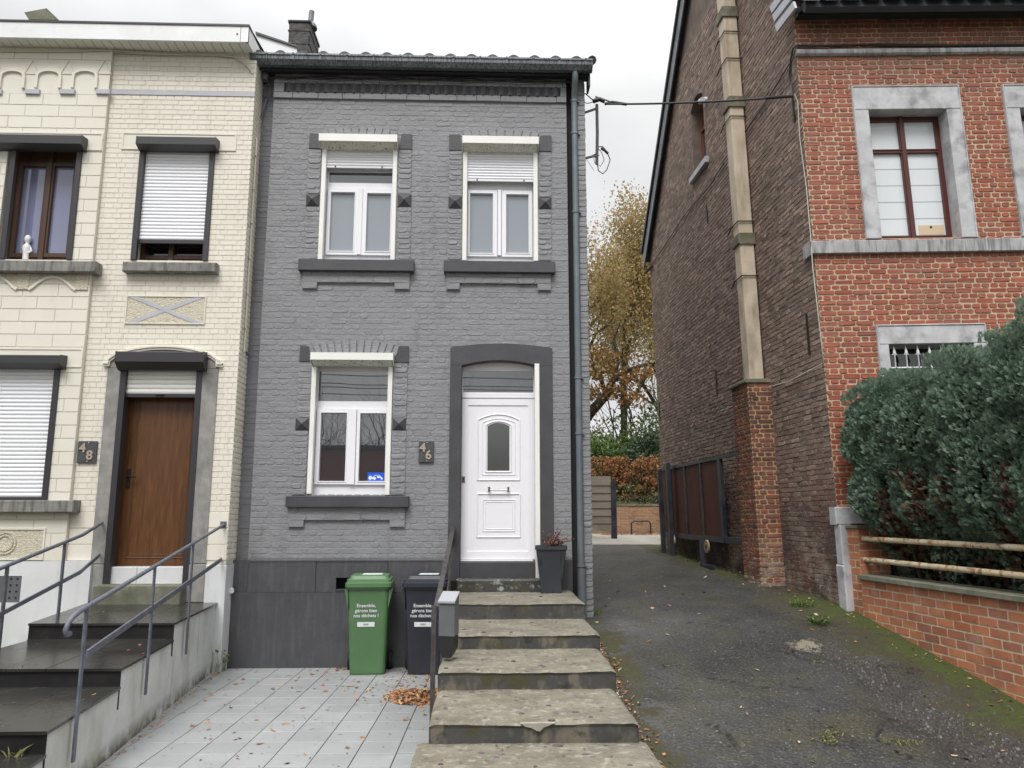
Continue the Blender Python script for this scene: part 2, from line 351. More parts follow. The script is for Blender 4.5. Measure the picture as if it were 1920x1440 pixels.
m_gable = mat('brown_gable_brick', (.13, .09, .075), rough=.85, isl=[(.135, .097, .08), (.24, .17, .132), (.185, .135, .11), (.285, .208, .165), (.155, .11, .092), (.35, .26, .205), (.21, .145, .115)], bump=[dict(sc=40, k=.7, d=.008)],
    stains=[dict(c=(.17, .065, .04), sc=1.4, lo=.42, hi=.62, k=.75, z=(3.2, 1.2)), dict(c=(.055, .042, .036), sc=1.1, lo=.55, hi=.8, k=.5), dict(c=(.36, .33, .28), sc=5, lo=.5, hi=.62, k=.85, z=(1.9, .95)), dict(c=(.04, .03, .026), sc=1.5, lo=.4, hi=.6, k=.75, z=(2.3, 1.6))])
m_gablej = mat('dirty_mortar', (.12, .09, .078), (.18, .142, .12), sc=4, rough=.95, stains=[dict(c=(.42, .36, .26), sc=5, lo=.5, hi=.65, k=.8, z=(2.2, .9))])
m_pier = mat('pier_brick', (.2, .07, .045), rough=.8, isl=[(.15, .055, .04), (.26, .085, .05), (.19, .075, .055), (.12, .06, .05)], bump=[dict(sc=40, k=.6, d=.006)],
    stains=[dict(c=(.05, .032, .028), sc=4, lo=.44, hi=.64, k=.85, z=(2.0, 3.2)), dict(c=(.05, .03, .025), sc=8, lo=.55, hi=.7, k=.7), dict(c=(.32, .30, .26), sc=5, lo=.46, hi=.62, k=.8, z=(1.7, .95))])
m_pierj = mat('pier_mortar', (.44, .32, .17), (.30, .22, .13), sc=6, rough=.9)
m_orange = mat('orange_wall_brick', (.42, .14, .07), rough=.75, isl=[(.36, .12, .058), (.47, .175, .085), (.52, .205, .10), (.41, .15, .078), (.44, .18, .10), (.33, .13, .085)], bump=[dict(sc=70, k=.3, d=.003)],
    stains=[dict(c=(.48, .33, .25), sc=4, lo=.55, hi=.75, k=.45), dict(c=(.14, .08, .05), sc=3, lo=.5, hi=.75, k=.55), dict(c=(.30, .12, .08), sc=2, lo=.4, hi=.65, k=.6, z=(.75, .15)), dict(c=(.10, .06, .04), sc=14, lo=.60, hi=.72, k=.5)])
m_orangej = mat('wall_mortar', (.56, .48, .35), (.44, .37, .26), sc=6, rough=.9)
m_coping = mat('mossy_coping', (.20, .19, .15), (.13, .135, .085), sc=6, rough=.9, bump=[dict(sc=30, k=.6, d=.006)], stains=[dict(c=(.30, .29, .25), sc=9, lo=.55, hi=.7, k=.6), dict(c=(.08, .10, .035), sc=3.5, lo=.5, hi=.7, k=.7)])
m_bluestone2 = mat('pale_blue_stone', (.40, .40, .41), (.52, .52, .54), sc=5, rough=.7, bump=[dict(sc=30, k=.3, d=.004)], stains=[dict(c=(.17, .17, .175), sc=5, lo=.5, hi=.7, k=.7), dict(c=(.62, .62, .64), sc=7, lo=.58, hi=.75, k=.5)])
m_sillr = mat('streaked_stone_band', (.38, .38, .39), (.28, .28, .28), sc=5, rough=.75, stains=[dict(c=(.12, .12, .12), sc=20, st=(1, 1, .12), lo=.48, hi=.66, k=.8), dict(c=(.6, .6, .6), sc=24, st=(1, 1, .12), lo=.6, hi=.75, k=.6)])
m_rw = mat('dark_red_window_frame', (.085, .022, .018), rough=.35)
m_ow = mat('orange_brown_window_frame', (.23, .075, .035), rough=.45)
m_slate = mat('roof_slate', (.06, .07, .08), (.09, .10, .115), sc=7, rough=.45)
m_conc = mat('flue_concrete', (.50, .415, .31), (.58, .495, .385), sc=5, rough=.85, bump=[dict(sc=50, k=.3, d=.003)], stains=[dict(c=(.24, .19, .12), sc=5, st=(1, 1, .25), lo=.48, hi=.7, k=.7), dict(c=(.10, .09, .07), sc=3, st=(1, 1, .35), lo=.55, hi=.75, k=.6)])
m_concd = mat('flue_collar', (.20, .18, .13), (.11, .10, .075), sc=7, rough=.9, bump=[dict(sc=40, k=.4, d=.004)], stains=[dict(c=(.08, .10, .035), sc=5, lo=.5, hi=.7, k=.6)])
m_black = mat('black_metal', (.014, .014, .016), rough=.45)
m_railgrey = mat('grey_rail_paint', (.095, .105, .13), (.14, .15, .18), sc=12, rough=.45, stains=[dict(c=(.16, .06, .03), sc=18, lo=.64, hi=.75, k=.7)])
m_raildark = mat('worn_dark_rail', (.04, .038, .038), (.075, .07, .068), sc=14, rough=.5, stains=[dict(c=(.12, .05, .03), sc=18, lo=.6, hi=.75, k=.6)])
m_slab = mat('wet_slate_slab', (.020, .021, .020), (.036, .036, .031), sc=2, rough=.24, bump=[dict(sc=60, k=.12, d=.002)], isl=[(.020, .021, .020), (.030, .030, .028)], islf=.4,
    stains=[dict(c=(.055, .053, .043), sc=2.2, lo=.5, hi=.75, k=.6, r=.42), dict(c=(.10, .095, .075), sc=7, lo=.62, hi=.8, k=.4, r=.6)])
m_slabdark = mat('slate_riser', (.010, .010, .011), (.02, .02, .02), sc=5, rough=.4, stains=[dict(c=(.07, .065, .05), sc=6, lo=.62, hi=.8, k=.5)])
m_render = mat('stained_white_render', (.62, .63, .60), (.53, .54, .52), sc=3, rough=.8, bump=[dict(sc=16, k=.5, d=.01)],
    stains=[dict(c=(.30, .285, .21), sc=2.6, st=(1, 1, .5), lo=.5, hi=.72, k=.6, det=8), dict(c=(.09, .085, .05), sc=7, lo=.32, hi=.55, k=.95, z=(.31, .17)), dict(c=(.20, .19, .15), sc=5, st=(1.3, 1.3, .12), lo=.62, hi=.74, k=.6)])
m_mossstone = mat('mossy_threshold', (.16, .16, .12), (.10, .11, .07), sc=6, rough=.8, bump=[dict(sc=30, k=.5, d=.005)], stains=[dict(c=(.30, .29, .25), sc=5, lo=.55, hi=.75, k=.6)])
m_tread = mat('pebbled_stone_tread', (.225, .205, .155), (.135, .122, .092), sc=5, rough=.75, det=8, lohi=(.32, .66), bump=[dict(sc=30, k=.8, d=.012, det=6), dict(sc=24, kind='vor', k=.55, d=.010)],
    stains=[dict(c=(.32, .305, .255), sc=17, lo=.54, hi=.66, k=.7), dict(c=(.42, .40, .35), sc=44, lo=.66, hi=.72, k=.6), dict(c=(.055, .048, .036), sc=30, st=(.6, 1, 1), lo=.62, hi=.70, k=.85), dict(c=(.06, .035, .04), sc=13, st=(.5, 1, 1), kind='vor', lo=.16, hi=.10, k=.8), dict(c=(.10, .095, .06), sc=2.1, lo=.5, hi=.72, k=.6, det=8), dict(c=(.11, .105, .09), sc=5, st=(.5, 1.4, 1), lo=.55, hi=.7, k=.55, off=13)])
m_riser = mat('painted_step_riser', (.052, .052, .052), (.072, .07, .066), sc=3, rough=.55, bump=[dict(sc=30, k=.4, d=.006)],
    stains=[dict(c=(.17, .15, .11), sc=3.2, st=(1.6, 1, .7), lo=.52, hi=.60, k=.85, off=9, det=7), dict(c=(.11, .105, .095), sc=14, lo=.52, hi=.66, k=.7, off=31), dict(c=(.024, .024, .024), sc=8, lo=.58, hi=.66, k=.7, off=41), dict(c=(.06, .058, .025), sc=4, lo=.53, hi=.64, k=.85, off=17, det=8), dict(c=(.22, .22, .21), sc=9, lo=.68, hi=.75, k=.5, off=2)])
m_mossstep = mat('mossy_painted_step', (.05, .05, .05), (.035, .034, .028), sc=9, rough=.5, bump=[dict(sc=30, k=.6, d=.008)], stains=[dict(c=(.34, .40, .38), sc=13, lo=.56, hi=.66, k=.75), dict(c=(.07, .07, .035), sc=7, lo=.5, hi=.65, k=.6)])
m_tilep = mat('grey_paving_tile', (.285, .293, .295), (.35, .356, .358), sc=1.1, rough=.42, isl=[(.27, .277, .28), (.36, .366, .368)], islf=.5, bump=[dict(sc=90, k=.1, d=.001)], stains=[dict(c=(.20, .205, .20), sc=1.4, lo=.48, hi=.7, k=.5, r=.6, det=8), dict(c=(.18, .17, .14), sc=34, lo=.62, hi=.72, k=.5), dict(c=(.45, .455, .46), sc=3, lo=.58, hi=.75, k=.35, off=11)])
m_joint = mat('paving_joint', (.035, .033, .028), rough=.95)
m_green = mat('green_bin_plastic', (.078, .165, .070), (.09, .185, .08), sc=3, rough=.42, bump=[dict(sc=200, k=.1, d=.001)], stains=[dict(c=(.15, .22, .12), sc=7, lo=.62, hi=.8, k=.3), dict(c=(.03, .08, .03), sc=3, lo=.4, hi=.7, k=.5, z=(.25, 0))])
m_navy = mat('black_bin_plastic', (.018, .021, .032), (.026, .03, .042), sc=3, rough=.45)
m_label = mat('white_label', (.72, .73, .76), rough=.5); m_labelg = mat('label_emblem', (.42, .46, .40), (.25, .33, .2), sc=60, rough=.6)
m_rubber = mat('black_rubber', (.012, .012, .013), rough=.7)
m_plant = mat('anthracite_planter', (.028, .033, .043), (.04, .046, .056), sc=3, rough=.5, stains=[dict(c=(.012, .014, .018), sc=22, st=(1, 1, .1), lo=.55, hi=.66, k=.9)])
m_soil = mat('soil', (.03, .022, .015), (.05, .036, .025), sc=30, rough=1)
m_mail = mat('grey_mailbox_paint', (.10, .108, .115), (.12, .128, .135), sc=5, rough=.38); m_maillid = mat('pale_mailbox_lid', (.33, .34, .36), rough=.35)
m_plaque = mat('slate_plaque', (.045, .047, .052), (.07, .07, .075), sc=30, rough=.6); m_digit = mat('brass_digit', (.50, .43, .34), rough=.35, metal=.5)
m_steel = mat('brushed_steel', (.45, .44, .42), rough=.25, metal=1)
m_blue = mat('blue_sticker', (.012, .10, .66), rough=.4)
m_gatep = mat('brown_gate_panel', (.085, .030, .018), (.105, .04, .025), sc=4, rough=.65, spec=.25); m_gatef = mat('dark_gate_frame', (.014, .018, .036), (.05, .052, .06), sc=3, rough=.45)
m_wheel = mat('worn_wheel', (.42, .33, .22), (.25, .16, .08), sc=9, rough=.7)
m_wood = mat('grey_fence_board', (.22, .19, .16), (.31, .27, .225), sc=6, rough=.85, stretch=(.25, 1, 3), isl=[(.17, .145, .12), (.30, .255, .21)], islf=.5, stains=[dict(c=(.07, .085, .04), sc=3, lo=.5, hi=.7, k=.6, z=(1.9, 1.5))])
m_backb = mat('garden_wall_brick', (.30, .17, .10), rough=.85, isl=[(.25, .13, .08), (.36, .21, .13), (.30, .17, .11)], stains=[dict(c=(.10, .11, .06), sc=3, lo=.45, hi=.7, k=.8, z=(1.75, 1.4))])
m_rust = mat('rusty_white_rail', (.62, .55, .40), (.55, .44, .28), sc=8, rough=.6, bump=[dict(sc=40, k=.5, d=.004)], stains=[dict(c=(.30, .12, .035), sc=16, lo=.52, hi=.62, k=.9), dict(c=(.72, .68, .56), sc=10, lo=.6, hi=.72, k=.6)])
m_cable = mat('black_cable', (.012, .012, .013), rough=.6); m_conduit = mat('cream_conduit', (.52, .49, .41), rough=.6); m_greyc = mat('grey_cable', (.12, .12, .13), rough=.6)
m_bark = mat('bark', (.035, .027, .020), (.06, .05, .035), sc=5, rough=.95, bump=[dict(sc=20, k=.8, d=.02)])
m_barkg = mat('mossy_bark', (.055, .05, .025), (.035, .03, .018), sc=5, rough=.95)
m_oak = mat('oak_leaf', (.22, .14, .03), rough=.6, isl=[(.38, .27, .10), (.31, .27, .10), (.38, .23, .09), (.27, .23, .10), (.36, .19, .08), (.28, .29, .12)], trans=.5)
m_bush = mat('bush_leaf', (.07, .12, .03), rough=.55, isl=[(.055, .10, .03), (.12, .19, .05), (.08, .14, .035), (.15, .17, .045)], trans=.35)
m_bushd = mat('dark_bush_leaf', (.03, .06, .03), rough=.55, isl=[(.025, .055, .03), (.06, .11, .07), (.04, .08, .035), (.10, .10, .03)], trans=.3)
m_hydr = mat('brown_flower_head', (.26, .13, .055), rough=.8, isl=[(.20, .085, .03), (.34, .17, .07), (.27, .12, .045), (.14, .065, .03)], trans=.25)
m_con = mat('blue_green_conifer', (.04, .10, .075), rough=.55, isl=[(.085, .145, .105), (.19, .275, .21), (.14, .215, .158), (.28, .37, .295), (.18, .245, .135), (.11, .18, .13), (.24, .325, .25)], trans=.3)
m_conbrown = mat('dead_conifer_twig', (.06, .035, .022), rough=.9, isl=[(.09, .05, .032), (.19, .11, .065), (.13, .08, .05)])
m_leaf = mat('fallen_leaf', (.35, .16, .05), rough=.6, isl=[(.40, .17, .055), (.26, .09, .03), (.46, .25, .09), (.34, .13, .04), (.50, .33, .16), (.12, .05, .025), (.38, .15, .05)])
m_leafdark = mat('dark_leaf_bit', (.05, .03, .02), rough=.7, isl=[(.045, .025, .015), (.14, .05, .03), (.03, .02, .018), (.2, .09, .04)])
m_leafpale = mat('pale_leaf', (.55, .4, .2), rough=.6, isl=[(.55, .42, .24), (.42, .22, .09), (.62, .50, .34), (.34, .13, .06), (.48, .30, .12)])
m_weed = mat('weed_leaf', (.09, .17, .03), rough=.5, isl=[(.07, .14, .025), (.16, .24, .05), (.10, .19, .04)], trans=.3)
m_gravel = mat('grey_gravel', (.12, .12, .125), rough=.8, isl=[(.025, .025, .025), (.05, .048, .046), (.10, .098, .095), (.045, .038, .032), (.07, .065, .06), (.21, .205, .20)])
m_asph = mat('old_asphalt', (.026, .026, .025), (.042, .041, .038), sc=1.1, rough=.55, det=7, bump=[dict(sc=60, k=1, d=.010, det=5), dict(sc=5, k=.6, d=.03), dict(sc=30, kind='vor', k=.6, d=.012)],
    stains=[dict(c=(.095, .095, .094), sc=.55, st=(1.6, 1, 1), lo=.50, hi=.70, k=.75, r=.42, det=8, off=4), dict(c=(.017, .017, .017), sc=.9, lo=.50, hi=.64, k=.85, r=.34, det=8, off=25), dict(c=(.052, .048, .024), sc=1.9, lo=.46, hi=.70, k=.85, off=12, det=8),  # the first, paler patches paint a wet sheen into the asphalt colour
            dict(c=(.125, .123, .118), sc=46, lo=.56, hi=.64, k=.55, det=3), dict(c=(.016, .016, .016), sc=38, lo=.55, hi=.66, k=.7, det=3, off=8), dict(c=(.34, .33, .31), sc=34, lo=.70, hi=.73, k=.8, det=2, off=18),
            dict(c=(.048, .042, .037), sc=30, lo=.4, hi=.6, k=.5, attr='gravel', a=(.7, 1.1)), dict(c=(.012, .012, .011), sc=7, lo=.3, hi=.8, k=.5, attr='crack', a=(.5, .8)), dict(c=(.045, .040, .020), sc=6, lo=.25, hi=.78, k=.9, attr='moss', a=(.58, .85), r=.9), dict(c=(.048, .062, .010), sc=13, lo=.3, hi=.75, k=.9, attr='moss', a=(1.0, 1.25), r=.95, det=7), dict(c=(.20, .175, .13), sc=16, lo=.3, hi=.7, k=.7, attr='sand', a=(.75, 1.15), det=8)])
m_street = mat('street_asphalt', (.06, .06, .06), (.08, .08, .08), sc=2, rough=.8); m_soilg = mat('garden_ground', (.05, .05, .03), (.06, .08, .025), sc=.8, rough=1)
m_concf = mat('pale_concrete', (.27, .25, .215), (.33, .31, .27), sc=1.5, rough=.85, stains=[dict(c=(.12, .12, .08), sc=2, lo=.5, hi=.75, k=.6)])
m_bank = mat('bank_grass', (.05, .09, .02), (.09, .07, .03), sc=1.2, rough=1, bump=[dict(sc=10, k=1, d=.1)])
m_redwall = mat('street_wall_brick', (.20, .07, .04), (.15, .055, .035), sc=2, rough=.9, isl=[(.17, .06, .035), (.24, .085, .05)], islf=.6)
m_white_fig = mat('white_ceramic', (.75, .75, .78), rough=.3); m_card = mat('cardboard', (.58, .46, .32), rough=.8)
m_seal = mat('dark_seal', (.02, .02, .022), rough=.6)
# ================================================================== SETTING
TZ = .164
def zdrive(X, Y):
    def it(t, xs, ys):
        if t <= xs[0]: return ys[0]
        for i in range(len(xs) - 1):
            if t <= xs[i + 1]: return ys[i] + (ys[i + 1] - ys[i]) * (t - xs[i]) / (xs[i + 1] - xs[i])
        return ys[-1]
    l = it(Y, [-8, 1.5, 3.5, 5.5, 7.5, 9.5, 11, 13, 17, 22, 30], [-.34, -.33, -.22, .17, .50, .72, .84, .97, 1.27, 1.38, 1.5])
    r = it(Y, [-8, 1.5, 3.5, 6.5, 8, 9, 10.8, 13.8, 17, 22, 30], [-.34, -.33, -.15, .40, .69, .89, 1.01, 1.08, 1.27, 1.38, 1.5])
    t = min(max((X - 1.2) / 3.1, 0), 1); return l + (r - l) * t
def grid(name, xs, ys, zf, m, attrs=None, **t):
    mb = MB(); nx = len(xs)
    vs = [(x, y, zf(x, y)) for y in ys for x in xs]
    mb.add(vs, [(j * nx + i, j * nx + i + 1, (j + 1) * nx + i + 1, (j + 1) * nx + i) for j in range(len(ys) - 1) for i in range(nx - 1)], 0, True)
    o = mb.build(name, m, **t)
    for k, f in (attrs or {}).items():
        a = o.data.attributes.new(k, 'FLOAT', 'POINT'); a.data.foreach_set('value', [f(x, y) for x, y, z in vs])
    return o
def fr_range(a, b, s): n = max(1, round((b - a) / s)); return [a + (b - a) * i / n for i in range(n + 1)]
_h = {}
def vn(x, y, s=1.0):                                    # value noise
    x /= s; y /= s; i, j = math.floor(x), math.floor(y); a, b = x - i, y - j
    def h(i, j):
        k = (i, j)
        if k not in _h: _h[k] = random.Random(i * 7919 + j * 104729).random()
        return _h[k]
    a = a * a * (3 - 2 * a); b = b * b * (3 - 2 * b)
    return (h(i, j) * (1 - a) + h(i + 1, j) * a) * (1 - b) + (h(i, j + 1) * (1 - a) + h(i + 1, j + 1) * a) * b
# right hand boundary: brown gable wall, then the low wall
RU = Vector((1, -.02, .02)).normalized(); LEAN = Vector((-.02, 0, 1)).normalized()
R0 = GR.o + Vector((0, 0, 0))
_d = ray(1572, 900); YC = 9.0; XC = _d.x / _d.y * YC
RF = Fr((XC, YC, 0), RU, None, LEAN)              # red facade
gd = Vector((-.041, 1, 0)).normalized()
GB = Fr((XC, YC, 0), gd, -gd.cross(LEAN), LEAN)              # brown gable, u runs back from the corner, n to the driveway
LW = Fr((XC + .02, 8.9, 0), (.094, -1, 0), (-1, -.094, 0))   # low wall, u runs towards the street
def xright(Y): return XC - .041 * (Y - YC) if Y > YC else XC + .02 + .094 * (8.9 - Y)
def sandf(X, Y): return max(0, 1 - math.hypot((X - 3.22) / .24, (Y - 7.95) / .22)) * 1.6 * (.5 + vn(X, Y, .09))
def mossf(X, Y):
    d = xright(Y) - X; m = max(0, 1 - d / (.55 + .55 * vn(Y, 3, .7))) * 1.15
    if 9.8 < Y < 10.9: m *= .5
    dl = X - 1.15; m = max(m, .72 * max(0, 1 - abs(dl - .12) / .3) * (Y < 9.3) * (.5 + .8 * vn(X + 9, Y, .5)))
    return m * (.6 + .7 * vn(X, Y, .35))
CRK = []
_cr = random.Random(77)
for _p0, _d0, _n in (((1.75, 6.3), -1.3, 26), ((2.9, 7.9), -.9, 30), ((2.4, 5.2), -.2, 22), ((3.0, 5.7), 2.0, 16), ((2.0, 7.2), .4, 18), ((2.95, 8.4), -2.6, 20)):
    _x, _y = _p0; _a = _d0
    for _k in range(_n):
        CRK.append((_x, _y)); _a += _cr.uniform(-.55, .55); _x += .055 * math.cos(_a); _y += .055 * math.sin(_a)
def crackf(X, Y):
    m = 9
    for x, y in CRK:
        if abs(x - X) < .07 and abs(y - Y) < .07: m = min(m, math.hypot(x - X, y - Y))
    return max(0, 1 - m / .045) if m < 1 else 0
def gravf(X, Y):
    if not 4.3 < Y < 8.2: return 0
    c = 3.35 + .55 * (7.6 - Y) * .30; d = abs(X - c - .30 * (vn(Y, 5, .5) - .3)); g = max(0, 1 - d / (.26 + .12 * max(0, 7.3 - Y))) * (4.3 < Y < 8.0)
    return min(1, g * 1.7) * (.55 + .8 * vn(X + 4, Y + 2, .3))
def zd2(X, Y):
    g = gravf(X, Y); return zdrive(X, Y) + .018 * (vn(X, Y, .5) - .5) + .008 * (vn(X, Y, .11) - .5) - .03 * min(1, g * 1.4) - .022 * max(0, vn(X + 30, Y + 11, .9) - .6) - .012 * crackf(X, Y)
grid('ground', fr_range(-400, 400, 100), fr_range(-300, 500, 100), lambda x, y: -.62, m_soilg, kind='structure')
grid('street', [-60, -20, 0, 20, 60], [-14, -5, 1.5], lambda x, y: -.42, m_street, kind='structure')
grid('driveway', fr_range(.98, 6.5, .045), fr_range(1.2, 17.2, .05), zd2, m_asph, {'moss': mossf, 'gravel': gravf, 'crack': crackf, 'sand': sandf}, kind='structure')
grid('rear_driveway', fr_range(-2, 12, .5), fr_range(17.2, 23, .4), lambda x, y: zdrive(2, y) + .0 + max(0, 3.2 - x) * .10 * min(1, (y - 17.2) / 3) , m_concf, kind='structure')
# terrace of grey tiles
a = -R(1.0)
TF = Fr((0, 0, 0), (math.cos(a), math.sin(a), 0), (0, 0, 1), (-math.sin(a), math.cos(a), 0))
mb = MB(); ts = .298; rg = random.Random(3)
for i in range(-14, 1):
    for j in range(5, 34):
        u0 = -.47 + i * ts; v0 = 9.47 - (34 - j) * ts - .05
        if u0 + ts < -3.7: continue
        u1 = u0 + ts; 
        if i == 0: u1 = u0 + .12
        dz = rg.uniform(-.0012, .0012); g = .0035
        mb.box(TF, u0 + g, u1 - g, v0 + g, v0 + ts - g, TZ - .04, TZ + dz, 0, bev=.002)
mb.build('terrace', m_tilep, kind='structure')
mb = MB(); mb.box(GR, -4.2, -.3, .3, 9.5, -.3, TZ - .010); mb.build('terrace_joints', m_joint, kind='structure')
# bank behind the garden wall
def zb(x, y): return (1.4 if y < 22.3 else 2.15) + max(0, y - 22.6) * .13 + .35 * vn(x, y, 2.5) + .15 * vn(x, y, .8)
grid('hillside', fr_range(-14, 26, .8), [22.1] + fr_range(22.45, 60, .9), zb, m_bank, kind='structure')
# ================================================================== GREY HOUSE
H = thing('grey_house', 'narrow grey painted brick terraced house with white front door and three white windows', 'house', (-.9, 9.5, 0))
uL = G.hit(490, 600)[0]; uS = G.hit(425, 600)[0]; uG = G.hit(1067, 600)[0]; uQ = G.hit(1086, 600)[0]; uR = G.hit(1103, 600)[0]
vP = G.hit(700, 1050)[1]; vT = G.hit(560, 118)[1]; vEave = vT
def RC(x0, y0, x1, y1, w=0, f=G): return f.rect(x0, y0, x1, y1, w)
W1 = RC(603, 262, 740, 488); W2 = RC(871, 265, 1008, 490); W3 = RC(580, 675, 731, 928); DR = RC(864, 655, 1009, 1110)
holes = [W1, W2, W3, DR]
wl_ = MB()
backing(wl_, G, uL, uG, vP, vT, holes, -.32, 0)
wl_.box(G, uG, uQ, 0, vT, -.32, -.07, 1)                  # groove behind the downpipe
wl_.box(G, uQ, uR, 0, vT, -.32, 0)
fz = G.hit(560, 186)[1]
bricks(wl_, G, uL, uG, vP, fz, [(a - .0, b + .0, c, d) for a, b, c, d in holes], ch=.071, bl=.215, gap=.003, prot=.0032, jit=.0015, bond='cross', rg=random.Random(1), cnr=.22, bevf=1.2)
bricks(wl_, G, uQ, uR, .35, vT - .05, [], ch=.071, bl=.22, gap=.006, prot=.006, jit=.003, rg=random.Random(2))
wl_.build('wall', [m_grey, m_groove], H)
mb = MB(); GSd = Fr((uR, 9.5, 0), (0, 1, 0), (1, 0, 0)); mb.box(GSd, .325, 7.6, .0, vT, -.3, 0); bricks(mb, GSd, 0, 7.6, .5, vT, [], ch=.071, bl=.22, gap=.006, prot=.004, jit=.002, rg=random.Random(2)); mb.build('side_wall', m_grey, H)
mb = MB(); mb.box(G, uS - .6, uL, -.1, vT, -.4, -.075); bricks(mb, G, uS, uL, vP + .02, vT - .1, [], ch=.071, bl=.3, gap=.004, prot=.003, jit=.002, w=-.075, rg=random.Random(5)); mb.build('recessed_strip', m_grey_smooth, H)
# frieze with dogtooth
m_tooth = mat('dogtooth_paint', (.075, .076, .082), (.10, .101, .108), sc=9, rough=.5)
mb = MB()
v1, v0 = G.hit(560, 148.5)[1], G.hit(560, 157.5)[1]; d1, d0 = G.hit(560, 158)[1], G.hit(560, 175)[1]; b0 = G.hit(560, 186)[1]
for (va, vb_) in ((v0, v1), (b0, d0)):
    x = uL
    while x < uG - .02:
        y = min(uG, x + rnd.uniform(.22, .40)); j = rnd.uniform(-.003, .003); mb.box(G, x + .0015, y - .0015, va + .002 + j, vb_ - .001 + j, 0, .034 + j, bev=.005); x = y
bricks(mb, G, uL, uG, v1 + .03, vT, [], ch=.07, bl=.24, gap=.006, prot=.01, jit=.003, rg=rnd)
ud0, ud1 = G.hit(534, 166)[0], G.hit(1050, 172)[0]; mb.box(G, uL, ud0, d0, v0, 0, .033, bev=.006); mb.box(G, ud1, uG, d0, v0, 0, .033, bev=.006)
mb.box(G, ud0, ud1, d0, v0, -.05, .001, 1)
n = 30; s_ = (ud1 - ud0) / n
for i in range(n):
    a = ud0 + i * s_; j = rnd.uniform(-.006, .006)
    vs = [(a + .004, 0.001), (a + s_ - .004, 0.001), (a + s_ * .5 + j, .055)]
    mb.add([G.p(x, z, w) for z in (d0 + .002, v0 - .002) for x, w in vs], [(0, 1, 2), (5, 4, 3), (1, 0, 3, 4), (2, 1, 4, 5), (0, 2, 5, 3)], 1)
mb.build('frieze', [m_grey, m_tooth], H)
# plinth
mb = MB(); z0 = -.1; up0, up1 = G.hit(412, 1180, .05)[0], G.hit(838, 1150, .05)[0]; zmid = G.hit(600, 1111, .05)[1]
u1_, u2_ = G.hit(592, 1080, .05)[0], G.hit(727, 1080, .05)[0]; vent = G.rect(628, 1081, 700, 1107, .05)
vent = (vent[0], vent[0] + .24, vent[2], vent[3]); uPl = G.hit(465, 1080, .05)[0]
backing(mb, G, uPl + .003, u1_ - .003, zmid, vP, [vent], -.1, .05); backing(mb, G, u1_ + .003, u2_ - .003, zmid, vP, [vent], -.1, .048); mb.box(G, u2_ + .003, up1, zmid, vP, -.1, .051)
mb.box(G, up0 - .4, up1, z0, zmid - .003, -.1, .062); mb.box(G, up0 - .5, uPl, zmid - .003, vP, -.1, .012)
mb.extr(G, [(0, vP), (.056, vP - .002), (.056, vP - .014), (0, vP + .03)], uPl, up1, 0)
ur0, ur1 = G.hit(1012, 1080, .03)[0], uG; mb.box(G, ur0, ur1, .3, vP, -.1, .04)
mb.build('plinth', m_plinth, H)
mb = MB(); mb.box(G, vent[0], vent[1], vent[2], vent[3], -.099, -.09, 1)
backing(mb, G, vent[0] - .0, vent[1] + .0, vent[2] - .0, vent[3], [(vent[0] + .012, vent[1] - .012, vent[2] + .012, vent[3] - .012)], -.05, .058)
mb.build('cellar_vent', [m_plinth, m_groove], H)
# stones round the windows
sb = MB(); db = MB(); bm_ = MB()
def pblk(mb, pts, w0, w1, m=0): mb.prism(G, [G.hit(x, y, w1) for x, y in pts], w0, w1, m)
for pts in ([(579, 277), (601, 278), (598, 251), (581, 249)], [(748, 279), (772, 279), (772, 251), (753, 251)], [(842, 281), (866, 281), (863, 252), (842, 252)],
            [(1009, 283), (1034, 283), (1034, 254), (1013, 254)], [(561, 677), (584, 677), (579, 649), (563, 648)], [(739, 679), (766, 679), (766, 649), (748, 649)]):
    sb = MB(); pblk(sb, pts, 0, .030); sb.build('lintel_block', m_dark, H)
for (x0, y0, x1, y1) in ((574, 364, 598, 387), (746, 364, 771, 388), (841, 368, 866, 391), (1010, 370, 1034, 392), (554, 783, 580, 807), (736, 783, 761, 807)):
    u0, u1, v0, v1 = G.rect(x0, y0, x1, y1, .02); um, vm = (u0 + u1) / 2, (v0 + v1) / 2
    q = [G.p(a, b, .018) for a, b in ((u0, v0), (u1, v0), (u1, v1), (u0, v1))] + [G.p(a, b, .001) for a, b in ((u0, v0), (u1, v0), (u1, v1), (u0, v1))] + [G.p(um, vm, .075)]
    MB().add(q, [(0, 1, 8), (1, 2, 8), (2, 3, 8), (3, 0, 8), (0, 4, 5, 1), (1, 5, 6, 2), (2, 6, 7, 3), (3, 7, 4, 0)]).build('diamond_boss', m_dark, H)
def jamb(x0, x1, y0, y1, xs):
    u0, u1 = G.hit(x0, (y0 + y1) / 2, .02)[0], G.hit(x1, (y0 + y1) / 2, .02)[0]; v1, v0 = G.hit(xs, y0, .02)[1], G.hit(xs, y1, .02)[1]
    bm_.box(G, u0, u1, v0, v1, 0, .016); bricks(bm_, G, u0, u1, v0, v1, [], ch=.071, bl=.26, gap=.006, prot=.006, jit=.003, w=.016, rg=rnd, bevf=1)
for a in ((577, 601, 278, 364, 580), (572, 599, 387, 487, 580), (747, 771, 279, 364, 760), (746, 770, 388, 487, 760), (842, 867, 281, 368, 850), (839, 866, 391, 488, 850), (1010, 1034, 283, 370, 1020), (1009, 1034, 392, 488, 1020),
          (558, 584, 677, 783, 570), (549, 575, 807, 928, 560), (737, 763, 679, 783, 750), (733, 760, 807, 928, 750)): jamb(*a)
